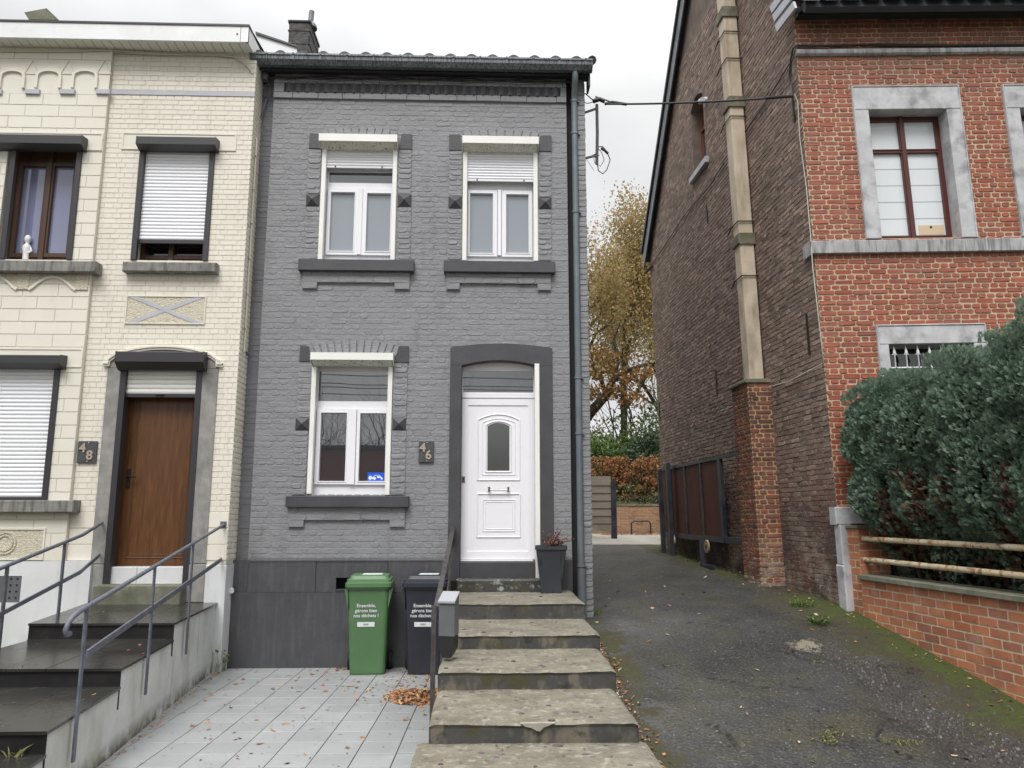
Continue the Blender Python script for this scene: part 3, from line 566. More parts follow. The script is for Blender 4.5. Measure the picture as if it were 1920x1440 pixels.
def apron(x0, x1, yt, ym, yb, f0, f1):
    u0, u1 = G.hit(x0, ym, .02)[0], G.hit(x1, ym, .02)[0]; a, b = G.hit(f0, ym, .02)[0], G.hit(f1, ym, .02)[0]; xm = (x0 + x1) / 2
    vt, vm, vb = G.hit(xm, yt, .02)[1], G.hit(xm, ym, .02)[1], G.hit(xm, yb, .02)[1]
    bm_.prism(G, [(u0, vt), (u0, vb), (a, vb), (a, vm), (b, vm), (b, vb), (u1, vb), (u1, vt)], 0, .034)
    bricks(bm_, G, u0, u1, vm, vt, [], ch=.071, bl=.22, gap=.004, prot=.005, jit=.003, w=.034, rg=rnd)
    bricks(bm_, G, u0, a, vb, vm, [], ch=.08, bl=.3, gap=.003, prot=.005, jit=.002, w=.034, rg=rnd); bricks(bm_, G, b, u1, vb, vm, [], ch=.08, bl=.3, gap=.003, prot=.005, jit=.002, w=.034, rg=rnd)
apron(567, 768, 507, 530, 542, 595, 740); apron(837, 1033, 510, 532, 544, 862, 1008); apron(541, 759, 950, 975, 988, 570, 731)
def soldiers(x0, x1, yt, yb, n, rise):
    (u0, vt), (u1, _) = G.hit(x0, yt), G.hit(x1, yt); vb = G.hit((x0 + x1) / 2, yb)[1]; c = (u0 + u1) / 2; hw = (u1 - u0) / 2
    for i in range(n):
        a, b = -1 + 2 * i / n + .02, -1 + 2 * (i + 1) / n - .02; f = lambda t, v: c + t * hw * (1 + (v - vb) * .9)
        ta, tb = vt + rise * (1 - a * a), vt + rise * (1 - b * b)
        j = rnd.uniform(-.003, .003); bm_.prism(G, [(f(a, vb), vb), (f(b, vb), vb), (f(b, tb), tb), (f(a, ta), ta)], 0, .017 + j)
soldiers(582, 744, 649, 668, 13, .09); soldiers(606, 742, 246, 258, 10, .06); soldiers(872, 1006, 248, 262, 9, .05)
bm_.build('raised_brick_trim', m_grey, H)
# windows
def slats(mb, fr, u0, u1, v0, v1, w, n, m=0, d=.012):
    h = (v1 - v0) / n
    for i in range(n):
        a = v0 + i * h; mb.extr(fr, [(w - .006, a), (w + d * .1, a + h * .03), (w + d * .75, a + h * .25), (w + d, a + h * .5), (w + d * .75, a + h * .78), (w + d * .1, a + h * .97), (w - .006, a + h)], u0, u1, m, closed=False)
def gwin(hole, box, gl, gr, frame, panes, sash, mull, trans, shut, sill, shutn):
    u0, u1, v0, v1 = hole; w0, w1 = -.17, -.105
    holesp = [RC(*p, w1) for p in panes]; hs = [(a, b, c, d) for a, b, c, d in holesp]
    fr_ = RC(*frame, w1); mb = MB(); tr = RC(*trans, w1) if trans else None
    backing(mb, G, u0 + .005, u1 - .005, v0, max(v1 - .06, fr_[3]) if not trans else v1 - .02, hs + ([tr] if tr else []), w0, w1 - .02)
    sh = [RC(*s, w1) for s in sash]
    for s_, h_ in zip(sh, hs):
        backing(mb, G, *s_, [h_], w1 - .02, w1 + .012); e = .012
        backing(mb, G, h_[0] - e, h_[1] + e, h_[2] - e, h_[3] + e, [h_], w1 + .012, w1 + .019)
    mu = RC(*mull, w1); mb.box(G, *mu, w1 - .02, w1 + .026, bev=.004)
    wnd = mb.build('window', m_white, H)
    for h_ in hs: MB().box(G, h_[0] - .004, h_[1] + .004, h_[2] - .004, h_[3] + .004, w1 - .035, w1 - .03).build('pane', m_glass if trans and hole is W3 else m_glassup, wnd)
    if tr: MB().box(G, tr[0] - .004, tr[1] + .004, tr[2] - .004, tr[3] + .004, w1 - .035, w1 - .03).build('pane', m_glass, wnd)
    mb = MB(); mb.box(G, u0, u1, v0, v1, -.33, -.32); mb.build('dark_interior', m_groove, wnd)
    for g in (gl, gr):
        p = G.hit((g[0] + g[2]) / 2, (g[1] + g[3]) / 2, .02); u_ = p[0]; a, b = G.hit(g[0], g[1], .02)[1], G.hit(g[2], g[3], .02)[1]
        MB().box(G, u_ - .028, u_ + .028, b, a + .02, -.06, .022, bev=.003).build('guide_rail', m_white_old, wnd)
    x0, ya, x1, yb = box; um0, um1 = G.hit(x0, ya, .15)[0], G.hit(x1, ya, .15)[0]; xm = (x0 + x1) / 2
    vt, vf, vb = G.hit(xm, ya, .15)[1], G.hit(xm, ya + 13.5, .15)[1], G.hit(xm, yb, .035)[1]
    mb = MB(); mb.extr(G, [(.0, vt + .015), (.15, vt), (.15, vf), (.0, vf + .01)], um0 + .006, um1 - .006, 0)
    mb.extr(G, [(0, vf + .01), (.142, vf - .001), (.035, vb), (-.02, vb)], um0 + .012, um1 - .012, 1)
    for s_ in (um0, um1 - .006): mb.extr(G, [(0, vt + .016), (.152, vt + .001), (.152, vf - .003), (.037, vb - .004), (-.01, vb - .004)], s_, s_ + .006, 0)
    mb.build('shutter_box', [m_white_old, m_mould], wnd)
    if shut:
        a = RC(*shut, -.03); mb = MB(); slats(mb, G, a[0] - .02, a[1] + .02, a[2] + .025, a[3] + .08, -.03, shutn)
        mb.box(G, a[0] - .02, a[1] + .02, a[2] - .005, a[2] + .022, -.036, -.02, bev=.003)
        for f in (.15, .85): c = a[0] + (a[1] - a[0]) * f; mb.tube([G.p(c, a[2] + .01, -.021), G.p(c, a[2] + .01, .0)], .009, 8, 1)
        mb.build('roller_shutter', [m_slatw, m_alu], wnd)
    x0, ya, x1, yb = sill; a = RC(x0, ya, x1, yb, .10)
    mb = MB(); mb.box(G, *a, -.16, .10, bev=.006); mb.build('sill', m_dark, wnd)
    return wnd
gwin(W1, (598, 251, 745, 280), (606, 282, 602, 486), (740, 282, 737, 487), (611, 342, 737, 486), [(619, 361, 664, 471), (687, 363, 732, 472)], [(613, 354, 672, 478), (679, 355, 736, 479)], (672, 354, 679, 478), (617, 322, 736, 342), (611, 281, 736, 315), (559, 486, 776, 507), 8)
gwin(W2, (867, 255, 1010, 284), (872, 286, 871, 488), (1005, 287, 1004, 489), (876, 346, 1001, 488), [(881, 363, 924, 475), (949, 365, 991, 475)], [(877, 357, 932, 481), (941, 358, 998, 482)], (933, 357, 940, 480), None, (876, 285, 1001, 340), (832, 489, 1041, 510), 12)
gwin(W3, (582, 661, 737, 686), (590, 690, 578, 926), (732, 690, 726, 928), (593, 693, 725, 920), [(600, 774, 649, 902), (674, 775, 723, 902)], [(592, 767, 658, 908), (668, 768, 727, 909)], (658, 767, 667, 909), (597, 696, 727, 752), None, (535, 930, 766, 951), 0)
# door surround
mb = MB(); WD = .025
(ox0, oy), (ox1, _) = G.hit(842, 850, WD), G.hit(1037, 850, WD); ix0, ix1 = DR[0], DR[1]
zs, zt = G.hit(936, 652, WD)[1], G.hit(936, 644, WD)[1]; izs, izt = G.hit(936, 685, WD)[1], G.hit(936, 675, WD)[1]
zb0 = G.hit(850, 1050, WD)[1]
mb.box(G, ox0, ix0, zb0 - .25, izs, -.2, WD, bev=.004); mb.box(G, ix1, ox1, zb0 - .0, izs, -.2, WD, bev=.004)
n = 14; top = []; bot = []
for i in range(n + 1):
    t = -1 + 2 * i / n; top.append((ox0 + (ox1 - ox0) * (t + 1) / 2, zs + (zt - zs) * (1 - t * t))); bot.append((ix0 + (ix1 - ix0) * (t + 1) / 2, izs + (izt - izs) * (1 - t * t)))
for i in range(n): 
    mb.prism(G, [bot[i], bot[i + 1], top[i + 1], top[i]], -.2, WD)
mb.prism(G, [(ox0, izs + .002), bot[0], top[0]], -.2, WD); mb.prism(G, [bot[-1], (ox1, izs + .002), top[-1]], -.2, WD)
mb.build('door_surround', m_dark, H)
# door
wd = -.14
DT = RC(864, 688, 1003, 1050, wd); tg = RC(868, 696, 1000, 736, wd); leafr = RC(877, 760, 990, 1034, wd)
mb = MB(); backing(mb, G, DR[0], DR[1], DT[2], izt, [tg], wd - .06, wd)
e = .02; backing(mb, G, DT[0] + .01, DT[1] - .005, DT[2] + .01, RC(864, 748, 1003, 750, wd)[3], [leafr], wd, wd + .012)
mb.box(G, DR[0], DR[1], RC(864, 737, 1003, 747, wd)[2], RC(864, 737, 1003, 747, wd)[3], wd, wd + .02, bev=.004)
mb.box(G, DR[0], DR[1] - .06, DT[2] - .012, DT[2] + .004, wd - .05, wd + .045, bev=.004)
def loop(r, arch=0):
    a, b, c, d = r; P = [(a, c), (b, c), (b, d - arch)]
    if arch: P += [(b + (a - b) * k / 10, d - arch + arch * (1 - (1 - 2 * k / 10) ** 2)) for k in range(1, 10)]
    P += [(a, d - arch)]; return P + [P[0]]
def mould(mb, fr, path, wdt, w0, h, m=0):
    for i in range(len(path) - 1):
        (a, b), (c, d) = path[i], path[i + 1]; p, q = fr.p(a, b, w0 + h / 2), fr.p(c, d, w0 + h / 2)
        mb.tube([p, q], wdt / 2, 6, m)
for r, ar, wdt in ((RC(896, 777, 974, 900, wd), .07, .02), (RC(905, 785, 966, 890, wd), .05, .012), (RC(911, 790, 958, 885, wd), .045, .02), (RC(895, 926, 975, 1007, wd), 0, .02), (RC(906, 937, 965, 996, wd), 0, .012), (RC(910, 941, 961, 992, wd), 0, .008)):
    mould(mb, G, loop(r, ar), wdt, wd, .004)
door = mb.build('front_door', m_white, H)
r = RC(914, 793, 955, 882, wd); MB().prism(G, loop(r, .04)[:-1], wd + .001, wd + .006).build('pane', m_glassfrost, door)
MB().box(G, *tg, wd - .02, wd - .012).build('pane', m_glass, door)
mb = MB(); hy = G.hit(935, 917, wd + .05)[1]; ha, hb = G.hit(917, 917, wd + .05)[0], G.hit(953, 917, wd + .05)[0]
mb.tube([G.p(ha - .02, hy - .01, wd + .055), G.p(hb + .02, hy - .01, wd + .055)], .008, 8)
for x in (ha, hb): mb.tube([G.p(x, hy, wd), G.p(x, hy, wd + .06)], .012, 8); mb.box(G, x - .014, x + .014, hy - .03, hy + .03, wd, wd + .012, bev=.004); mb.tube([G.p(x, hy - .02, wd + .055), G.p(x, hy + .02, wd + .055)], .013, 8)
mb.build('handle', m_steel, door)
lk_ = RC(866, 893, 872, 905, wd + .015); mb = MB(); mb.box(G, *lk_, wd, wd + .02, bev=.002); c = (lk_[0] + lk_[1]) / 2; mb.box(G, c - .006, c + .006, lk_[2] + .02, lk_[3] - .015, wd + .02, wd + .022, 1); mb.build('lock', [m_steel, m_groove], door)
g0 = G.hit(1008, 880, .02)[0]; MB().box(G, g0 - .03, g0 + .028, G.hit(1008, 1088, .02)[1], G.hit(1007, 682, .02)[1], -.06, .03, bev=.004).build('guide_rail', m_white_old, door)
a = RC(860, 1052, 1003, 1084, .02); MB().box(G, DR[0], DR[1] - .05, a[2], DT[2] - .013, -.2, .02, bev=.006).build('door_threshold', m_dark, H)
# gutter, fascia, roof
mb = MB(); wg = .29; gt, gb = G.hit(560, 99, wg)[1], G.hit(560, 120, wg - .03)[1]; ug0, ug1 = G.hit(468, 110, wg)[0], G.hit(1111, 120, wg)[0]
prof = [(.14, gt), (.14, gt - .10), (.17, gb), (.235, gb), (wg - .01, gb + .06), (wg - .006, gt - .035), (wg + .008, gt - .028), (wg + .008, gt - .006), (wg - .006, gt), (wg - .014, gt - .004), (wg - .016, gb + .07), (.225, gb + .012), (.18, gb + .012), (.15, gt)]
mb.extr(G, prof, ug0, ug1); mb.extr(G, [(p[0], p[1]) for p in prof[:9]], ug1, ug1 + .006); mb.extr(G, prof[:9], ug0 - .006, ug0)
for i in range(13):
    u_ = ug0 + .2 + i * (ug1 - ug0 - .3) / 12; mb.extr(G, [(a + .009 if a > .2 else a, b - .007 if b < gt - .05 else b + .004) for a, b in prof[1:8]], u_, u_ + .024)
mb.build('gutter', m_zinc, H)
mb = MB(); vbd = G.hit(560, 131, .14)[1]; mb.box(G, ug0 + .05, ug1 - .03, vbd, gt - .02, .10, .14); mb.box(G, ug0 + .05, ug1 - .03, vbd + .02, vbd + .04, -.05, .10); mb.box(G, ug1 - .04, ug1 - .015, gb - .17, gt + .0, -.05, .16); mb.build('eaves_board', m_fascia, H)
mb = MB(); ns = round((ug1 - ug0) / .272); sp = (ug1 - ug0) / ns; pu = []; 
for i in range(ns * 10 + 1):
    t = (i % 10) / 10; pu.append((ug0 + i * sp / 10, .045 * max(0, math.sin(math.pi * (t * 1.7))) if t < .588 else -.01 * math.sin(math.pi * (t - .588) / .412)))
sl_ = math.tan(R(27)); rows = 11; L = []
for k in range(rows):
    for e, dz in ((0, .02), (.33, 0)): L.append([G.p(u_, gt + .026 + h_ + sl_ * (k * .33 + e) + dz, .19 - (k * .33 + e)) for u_, h_ in pu])
nn = len(pu); vs = [p for l in L for p in l]
mb.add(vs, [(j * nn + i, j * nn + i + 1, (j + 1) * nn + i + 1, (j + 1) * nn + i) for j in range(len(L) - 1) for i in range(nn - 1)], 0, False)
mb.add([G.p(u_, gt + h_ + .055, .19) for u_, h_ in pu] + [G.p(u_, gt - .03 + min(h_, .0), .19) for u_, h_ in pu], [(i + 1, i, nn + i, nn + i + 1) for i in range(nn - 1)])
mb.tube([G.p(ug1 + .01, gt + .035, .2), G.p(ug1 + .01, gt + .035 + sl_ * 3.6, -3.4)], .06, 8)
back = gt + .035 + sl_ * 3.63
mb.add([G.p(ug0, back, -3.44), G.p(ug1, back, -3.44), G.p(ug1, gt, -7.6), G.p(ug0, gt, -7.6)], [(0, 1, 2, 3)])
for u_ in (uR - .01, ug0 + .03): mb.add([G.p(u_, gt - .1, 0), G.p(u_, back - .1, -3.4), G.p(u_, gt - .1, -7.6)], [(0, 1, 2)], 1)
mb.build('roof', [m_tile, m_grey], H)
# chimney on the party wall
CH = Fr((0, 11.0, 0), (1, 0, 0), (0, -1, 0)); a = CH.rect(540, 38, 580, 112)
mb = MB(); z = a[2] - .5
mb.box(CH, a[0], a[1], z, a[3] - .03, -.62, 0, bev=.02); mb.box(CH, a[0] - .012, a[1] + .012, a[3] - .04, a[3], -.65, .02, bev=.01)
for k in range(3): mb.box(CH, a[0] - .008, a[1] + .008, z + .55 + k * .22, z + .565 + k * .22, -.63, .008)
ch = mb.build('chimney', m_chim, H)
mb = MB(); c = (a[0] + a[1]) / 2 + .12; mb.tube([CH.p(c, a[3], -.2), CH.p(c, a[3] + .05, -.2), CH.p(c, a[3] + .09, -.2), CH.p(c, a[3] + .12, -.2)], [.11, .10, .07, .04], 12); mb.tube([CH.p(c, a[3] + .1, -.2), CH.p(c + .01, a[3] + .30, -.2)], .042, 10); mb.build('chimney_pot', m_zinc, ch)
mb = MB(); mb.box(CH, a[0] - .02, a[0] + .13, a[2] + .10, a[2] + .25, 0.0, .015); mb.build('flashing', m_pipe, ch)
# downpipe
mb = MB(); ud = G.hit(1078, 300, .02)[0]; rp = .042; wv = .0
mb.tube([G.p(ud, gb + .02, .19), G.p(ud, gb - .05, .19), G.p(ud, gb - .14, .15), G.p(ud, gb - .24, .07), G.p(ud, gb - .32, .035), G.p(ud, gb - .45, .03), G.p(ud, 1.0, .03)], rp, 14)
mb.tube([G.p(ud + .005, .62, .03), G.p(ud + .004, 1.28, .03)], rp + .012, 14)
for v_ in (gb - .34, gb - .8, gb - 1.9, 3.6, 2.9, 1.3): mb.tube([G.p(ud, v_, .03), G.p(ud, v_ + .03, .03)], rp + .009, 14); mb.box(G, ud + .04, ud + .07, v_, v_ + .02, 0, .04)
mb.build('downpipe', m_pipe, H)
# ================================================================== CREAM HOUSE
K = thing('cream_house', 'cream painted terraced house with dark roller shutter boxes and brown wooden door', 'house', (-5, 9.24, 0))
kR = C.hit(452, 600)[0]; kL = kR - 8.5; kE = C.hit(167, 560, .05)[0]; vC = C.hit(330, 99)[1]; vPl = C.hit(80, 1052, .04)[1]
OP = .05
k1 = C.rect(5, 265, 142, 487, OP); k2 = C.rect(258, 270, 394, 489); k3 = C.rect(-40, 670, 97, 938, OP); kd = C.rect(214, 670, 362, 1130)
def cr(*r, w=0): return C.rect(*r, w)
mb = MB()
hR = [k2, kd]; hL = [k1, k3]
backing(mb, C, kE - .02, kR - .004, -.2, vC, hR, -.35, .0, 1)
vBk = C.hit(400, 960)[1]
bricks(mb, C, kE, kR, vBk, vC, hR, ch=.0665, bl=.215, gap=.006, prot=.0045, jit=.0008, bond='cross', rg=random.Random(4), cnr=.05)
bricks(mb, C, kE, kR, vPl, vBk, hR, ch=.165, bl=.9, gap=.006, prot=.008, jit=.0008, rg=random.Random(4), cnr=.03)
CR = Fr((kR, 9.24, 0), (0, 1, 0), (1, 0, 0)); bricks(mb, CR, 0, .34, vPl, vC, [], ch=.0665, bl=.215, gap=.007, prot=.006, jit=.001, w=-.004, rg=rnd)
mb.build('brick_wall', [m_cream, m_creamj], K)
mb = MB(); backing(mb, C, kL, kE, -.2, vC, hL, -.35, OP, 1); c1 = cr(30, 134, 180, 167, w=OP)
vb1, vb0 = C.hit(100, 112, OP)[1], C.hit(100, 176, OP)[1]
bricks(mb, C, kL, kE, vb1, vC, hL, ch=.155, bl=.42, gap=.006, prot=.007, jit=.0006, w=OP, rg=rnd, cnr=.03)
bricks(mb, C, kL, kE, vPl, vb0, hL, ch=.155, bl=.42, gap=.006, prot=.007, jit=.0006, w=OP, rg=rnd, cnr=.03)
mb.box(C, kL, kE, vb0, vb1, OP - .01, OP + .004)
mb.build('block_wall', [m_creamblk, m_creamj], K)
# blind arches
mb = MB(); w_ = OP + .004
for xc in (-43, 24, 92, 160, ):
    a, b, v0, v1 = C.rect(xc - 22, 134, xc + 22, 166, w_); c = (a + b) / 2; hw = (b - a) / 2
    path = [(a, v0), (a, v1 - .09)] + [(c - hw * math.cos(math.pi * t / 10), v1 - .09 + .10 * math.sin(math.pi * t / 10) ** .7) for t in range(1, 10)] + [(b, v1 - .09), (b, v0)]
    mb.ribbon(C, path, .035, w_ - .01, w_ + .028); 
    c2 = b + (C.hit(xc + 34, 150, w_)[0] - b); h_ = C.hit(xc + 34, 139, w_)[1]; tp = C.hit(xc + 34, 114, w_)[1]
    for e in (-1, 1): mb.bar(C.p(c2, tp, w_ + .002), C.p(c2 + e * .09, h_, w_ + .002), .006, .012, 1, up=(0, 1, 0))
    mb.bar(C.p(c2 - .09, h_, w_ + .002), C.p(c2 + .09, h_, w_ + .002), .006, .012, 1, up=(0, 1, 0))
mb.build('blind_arch_moulding', [m_creamblk, m_creamj], K)
mb = MB(); r = cr(206, 170, 474, 179, w=.012); mb.box(C, kE, kR + .004, r[2], r[3], 0, .014, bev=.003)
mb.build('grey_band', m_band, K)
for x0, x1 in ((-65, -40), (-22, 3), (47, 74), (112, 140), (180, 206)):
    r = C.rect(x0, 167, x1, 176, OP + .03); MB().box(C, *r, OP, OP + .036, bev=.004).build('arch_impost', m_band, K)
def panel(x0, y0, x1, y1, w, m, name='lintel_panel', rim=.02, h=.018, ins=None):
    r = C.rect(x0, y0, x1, y1, w + h); mb = MB(); backing(mb, C, *r, [(r[0] + rim, r[1] - rim, r[2] + rim, r[3] - rim)], w - .005, w + h)
    mb.box(C, r[0] + rim, r[1] - rim, r[2] + rim, r[3] - rim, w - .005, w + h * .55, 1); return mb.build(name, [m, ins or m], K)
panel(228, 249, 443, 281, .0, m_creamblk); panel(-60, 247, 192, 280, OP, m_creamblk); panel(-80, 652, 154, 688, OP, m_creamblk)
# cross panel
r = cr(238, 557, 384, 606, w=.004); mb = MB(); mb.box(C, *r, -.002, .012, bev=.0); X = r
backing(mb, C, X[0] - .012, X[1] + .012, X[2] - .012, X[3] + .012, [X], -.002, .022, 1)
mb.build('roughcast_panel', [m_creamrough, m_creamblk], K)
mb = MB(); a, b, c, d = X; t = .055
mb.prism(C, [(a, c), (a + t * 2.2, c), (b, d), (b - t * 2.2, d)], .005, .016); mb.prism(C, [(a, d), (b - t * 2.2, c), (b, c), (a + t * 2.2, d)][::-1], .005, .0175); mb.build('grey_cross', m_band, K)
# scalloped apron under the left upper window
v1, v0 = C.hit(80, 511, OP)[1], C.hit(80, 541, OP)[1]; mb = MB(); ue = C.hit(167, 525, OP)[0]; wv = .445; 
for i in range(5):
    a = ue - (i + 1) * .70; q = a + .14
    mb.box(C, a + .56, a + .70, v0 - .02, v1, OP, OP + .025, bev=.004)
    P = [(a, v1), (a, v0 - .02)] + [(a + .0 + .56 * k / 12, v0 - .02 + .16 * math.sin(math.pi * min(1, max(0, (k - .5) / 11))) ** .8) for k in range(1, 12)] + [(a + .56, v0 - .02), (a + .56, v1)]
    mb.ribbon(C, P[1:-1], .03, OP, OP + .03, 1); mb.prism(C, P[::-1], OP, OP + .014, 0)
mb.build('scalloped_apron', [m_creamrough, m_creamblk], K)
r = C.rect(-90, 990, 84, 1050, OP + .006); mb = MB(); backing(mb, C, *r, [(r[0] + .02, r[1] - .02, r[2] + .02, r[3] - .02)], OP, OP + .02, 1); mb.box(C, r[0] + .02, r[1] - .02, r[2] + .02, r[3] - .02, OP, OP + .009)
rc = C.hit(10, 1018, OP)
for rad in (.12, .085): mb.ribbon(C, [(rc[0] + rad * math.cos(2 * math.pi * k / 24), rc[1] + rad * math.sin(2 * math.pi * k / 24)) for k in range(25)], .02, OP + .008, OP + .02, 0)
mb.build('relief_panel', [m_creamrough, m_creamblk], K)
# plinth
mb = MB(); g_ = C.rect(-20, 1080, 38, 1130, .07); pl1 = C.hit(168, 1090, .06)[0]; backing(mb, C, kL, pl1, -.2, vPl, [g_], -.2, .062); mb.box(C, C.hit(384, 1090, .03)[0], kR + .015, .0, vPl - .05, -.2, .035, bev=.005)
mb.box(CR, -.02, .34, .0, vPl - .05, -.1, .012)
mb.build('plinth', m_whitestone, K)
mb = MB(); mb.box(C, g_[0] + .02, g_[1], g_[2], g_[3], .0, .057)
for i in range(7):
    for j in range(4): u_ = g_[1] - .05 - i * .07; v_ = g_[2] + .05 + j * .07; mb.tube([C.p(u_, v_, .045), C.p(u_, v_, .0585)], .014, 8, 1)
mb.build('vent_grille', [m_mail, m_groove], K)
# window joinery of the cream house
def kbox(x0, x1, ya, ym, yb, w=0, name='shutter_box', par=None):
    u0, u1 = C.hit(x0, ya, w + .16)[0], C.hit(x1, ya, w + .16)[0]; xm = (x0 + x1) / 2
    vt, vm, vb = C.hit(xm, ya, w + .16)[1], C.hit(xm, ym, w + .16)[1], C.hit(xm, yb, w + .05)[1]
    mb = MB(); mb.extr(C, [(w, vt + .02), (w + .155, vt), (w + .16, vt - .008), (w + .16, vm), (w + .06, vb), (w, vb)], u0, u1)
    for u_ in (u0 - .004, u1): mb.extr(C, [(w, vt + .024), (w + .16, vt + .004), (w + .164, vm - .002), (w + .062, vb - .006), (w, vb - .006)], u_, u_ + .004)
    return mb.build(name, m_alu, par)
def kwin(hole, w, box, glx, grx, yy, shut, panes, sill, nsl, gmat, par=K):
    u0, u1, v0, v1 = hole; mb = MB(); ps = [C.rect(*p, w - .20) for p in panes]
    backing(mb, C, u0, u1, v0, v1, ps, w - .24, w - .20)
    for p in ps: backing(mb, C, p[0] - .045, p[1] + .045, p[2] - .05, p[3] + .05, [p], w - .20, w - .175)
    if len(ps) == 2: c = (ps[0][1] + ps[1][0]) / 2; mb.box(C, c - .03, c + .03, v0, v1, w - .2, w - .16, bev=.004)
    wn_ = mb.build('window', m_brownframe, K)
    for p in ps: MB().box(C, *p, w - .225, w - .22).build('pane', gmat, wn_)
    for g in (glx, grx):
        if g is None: continue
        u_ = C.hit(g, (yy[0] + yy[1]) / 2, w + .03)[0]; MB().box(C, u_ - .035, u_ + .03, v0, v1, w - .02, w + .03, bev=.003).build('guide_rail', m_alu, wn_)
    kbox(*box, w, par=wn_)
    if shut:
        s_ = C.rect(*shut, w - .03); mb = MB(); slats(mb, C, s_[0] - .03, s_[1] + .03, s_[2], s_[3] + .06, w - .03, nsl, d=.010); mb.box(C, s_[0] - .03, s_[1] + .03, s_[2] - .05, s_[2], w - .04, w - .016, 1, bev=.004); mb.build('roller_shutter', [m_slatw, m_alu], wn_)
    s_ = C.rect(*sill, w + .12); MB().box(C, *s_, w - .2, w + .12, bev=.01).build('sill', m_sillc, wn_)
    return wn_
kwin(k1, OP, (-20, 153, 252, 268, 281), 14, 139, (285, 485), None, [(36, 313, 80, 476), (96, 313, 133, 476)], (-30, 488, 179, 509), 0, m_glassblue)
kwin(k2, 0, (256, 404, 256, 270, 283), 258, 391, (285, 488), (262, 284, 388, 450), [(272, 456, 318, 480), (328, 456, 384, 480)], (229, 491, 405, 509), 27, m_glassdark)
kwin(k3, OP, (-60, 113, 665, 680, 691), None, 95, (690, 935), (-40, 691, 92, 932), [(-30, 700, 30, 920)], (-60, 938, 137, 961), 33, m_glassdark)
# door of the cream house
w = 0; ds = cr(178, 672, 396, 1130, w=.02)
mb = MB()
oL, oR = C.hit(183, 900, .02)[0], C.hit(396, 900, .02)[0]; iL, iR = kd[0], kd[1]; vb = C.hit(300, 1130, .02)[1]; vs = C.hit(300, 690, .02)[1]; vtp = C.hit(300, 652, .02)[1]; vj = C.hit(170, 1058, .02)[1]
for a, b in ((oL, iL), (iR, oR)):
    mb.box(C, a, b, vj + .003, vs - .003, -.25, .02, bev=.006); mb.box(C, a - .012, b + .004, vb, vj - .003, -.25, .028, bev=.008)
arc = [(oL + (oR - oL) * k / 16, vs + (vtp - vs) * max(0, math.sin(math.pi * (k / 16))) ** .55) for k in range(17)]
mb.prism(C, arc[::-1], -.1, .02)
mb.build('door_stone_surround', m_stone, K)
mb = MB(); a0, a1 = C.hit(197, 683, .05)[0], C.hit(411, 683, .05)[0]; vh = C.hit(300, 683, .05)[1]; vk = C.hit(300, 651, .05)[1]
path = [(a0 - .03, vh), (a0 + .03, vh), (a0 + .03, vh + .05)] + [(a0 + .03 + (a1 - a0 - .06) * k / 18, vh + .05 + (vk - vh - .05) * math.sin(math.pi * k / 18) ** .6) for k in range(1, 18)] + [(a1 - .03, vh + .05), (a1 - .03, vh), (a1 + .03, vh)]
mb.ribbon(C, path, .05, 0, .04); mb.ribbon(C, [(x, y + .012) for x, y in path], .02, 0, .055); mb.build('hood_moulding', m_creamblk, K)
wd = -.16; D = C.rect(222, 748, 358, 1062, wd); mb = MB()
backing(mb, C, kd[0], kd[1], D[2], D[3] + .4, [(D[0] + .05, D[1] - .02, D[2] + .02, D[3])], wd - .06, wd + .01)
mb.box(C, D[0] + .04, D[1] - .01, D[2] + .01, D[3] + .02, wd - .05, wd - .01)
r = (D[0] + .16, D[1] - .03, D[2] + .10, D[3] - .03); mould(mb, C, loop(r), .014, wd - .01, .004); mould(mb, C, loop((r[0] + .02, r[1] - .01, r[2] + .03, r[3])), .008, wd - .01, .003)
dk = mb.build('front_door', m_doorwood, K)
mb = MB(); h = C.hit(239, 898, wd + .02); mb.box(C, h[0] - .02, h[0] + .02, h[1] - .10, h[1] + .12, wd - .02, wd + .008, bev=.004)
mb.tube([C.p(h[0], h[1] + .02, wd), C.p(h[0], h[1] + .02, wd + .05), C.p(h[0] + .11, h[1] + .025, wd + .055)], .009, 8); mb.build('handle', m_black, dk)
for gx in ((229, 694, 205, 1095), (373, 694, 352, 1090)):
    u_ = C.hit((gx[0] + gx[2]) / 2, 890, .0)[0]; MB().box(C, u_ - .035, u_ + .035, C.hit(300, 1096, 0)[1], C.hit(300, 690, .0)[1], -.1, .03, bev=.003).build('guide_rail', m_alu, dk)
kbox(217, 381, 659, 678, 694, .02, par=dk)
s_ = C.rect(234, 692, 368, 738, .0); mb = MB(); slats(mb, C, s_[0] - .02, s_[1] + .02, s_[2], s_[3] + .05, -.03, 6, d=.010); mb.box(C, s_[0] - .02, s_[1] + .02, s_[2] - .045, s_[2], -.04, -.012, 1, bev=.003); c = (s_[0] + s_[1]) / 2; mb.box(C, c - .05, c + .05, s_[2] - .02, s_[2] - .008, -.012, .012, 1, bev=.003); mb.build('roller_shutter', [m_white_old, m_alu], dk)
a = C.rect(205, 1063, 350, 1097, -.02); mb = MB(); c = a[0] + (a[1] - a[0]) * .35; mb.box(C, kd[0], c - .002, a[2], a[3], -.3, -.02, bev=.005); mb.box(C, c + .002, kd[1], a[2], a[3], -.3, -.018, bev=.005); mb.build('door_sill_stone', m_whitestone, K)
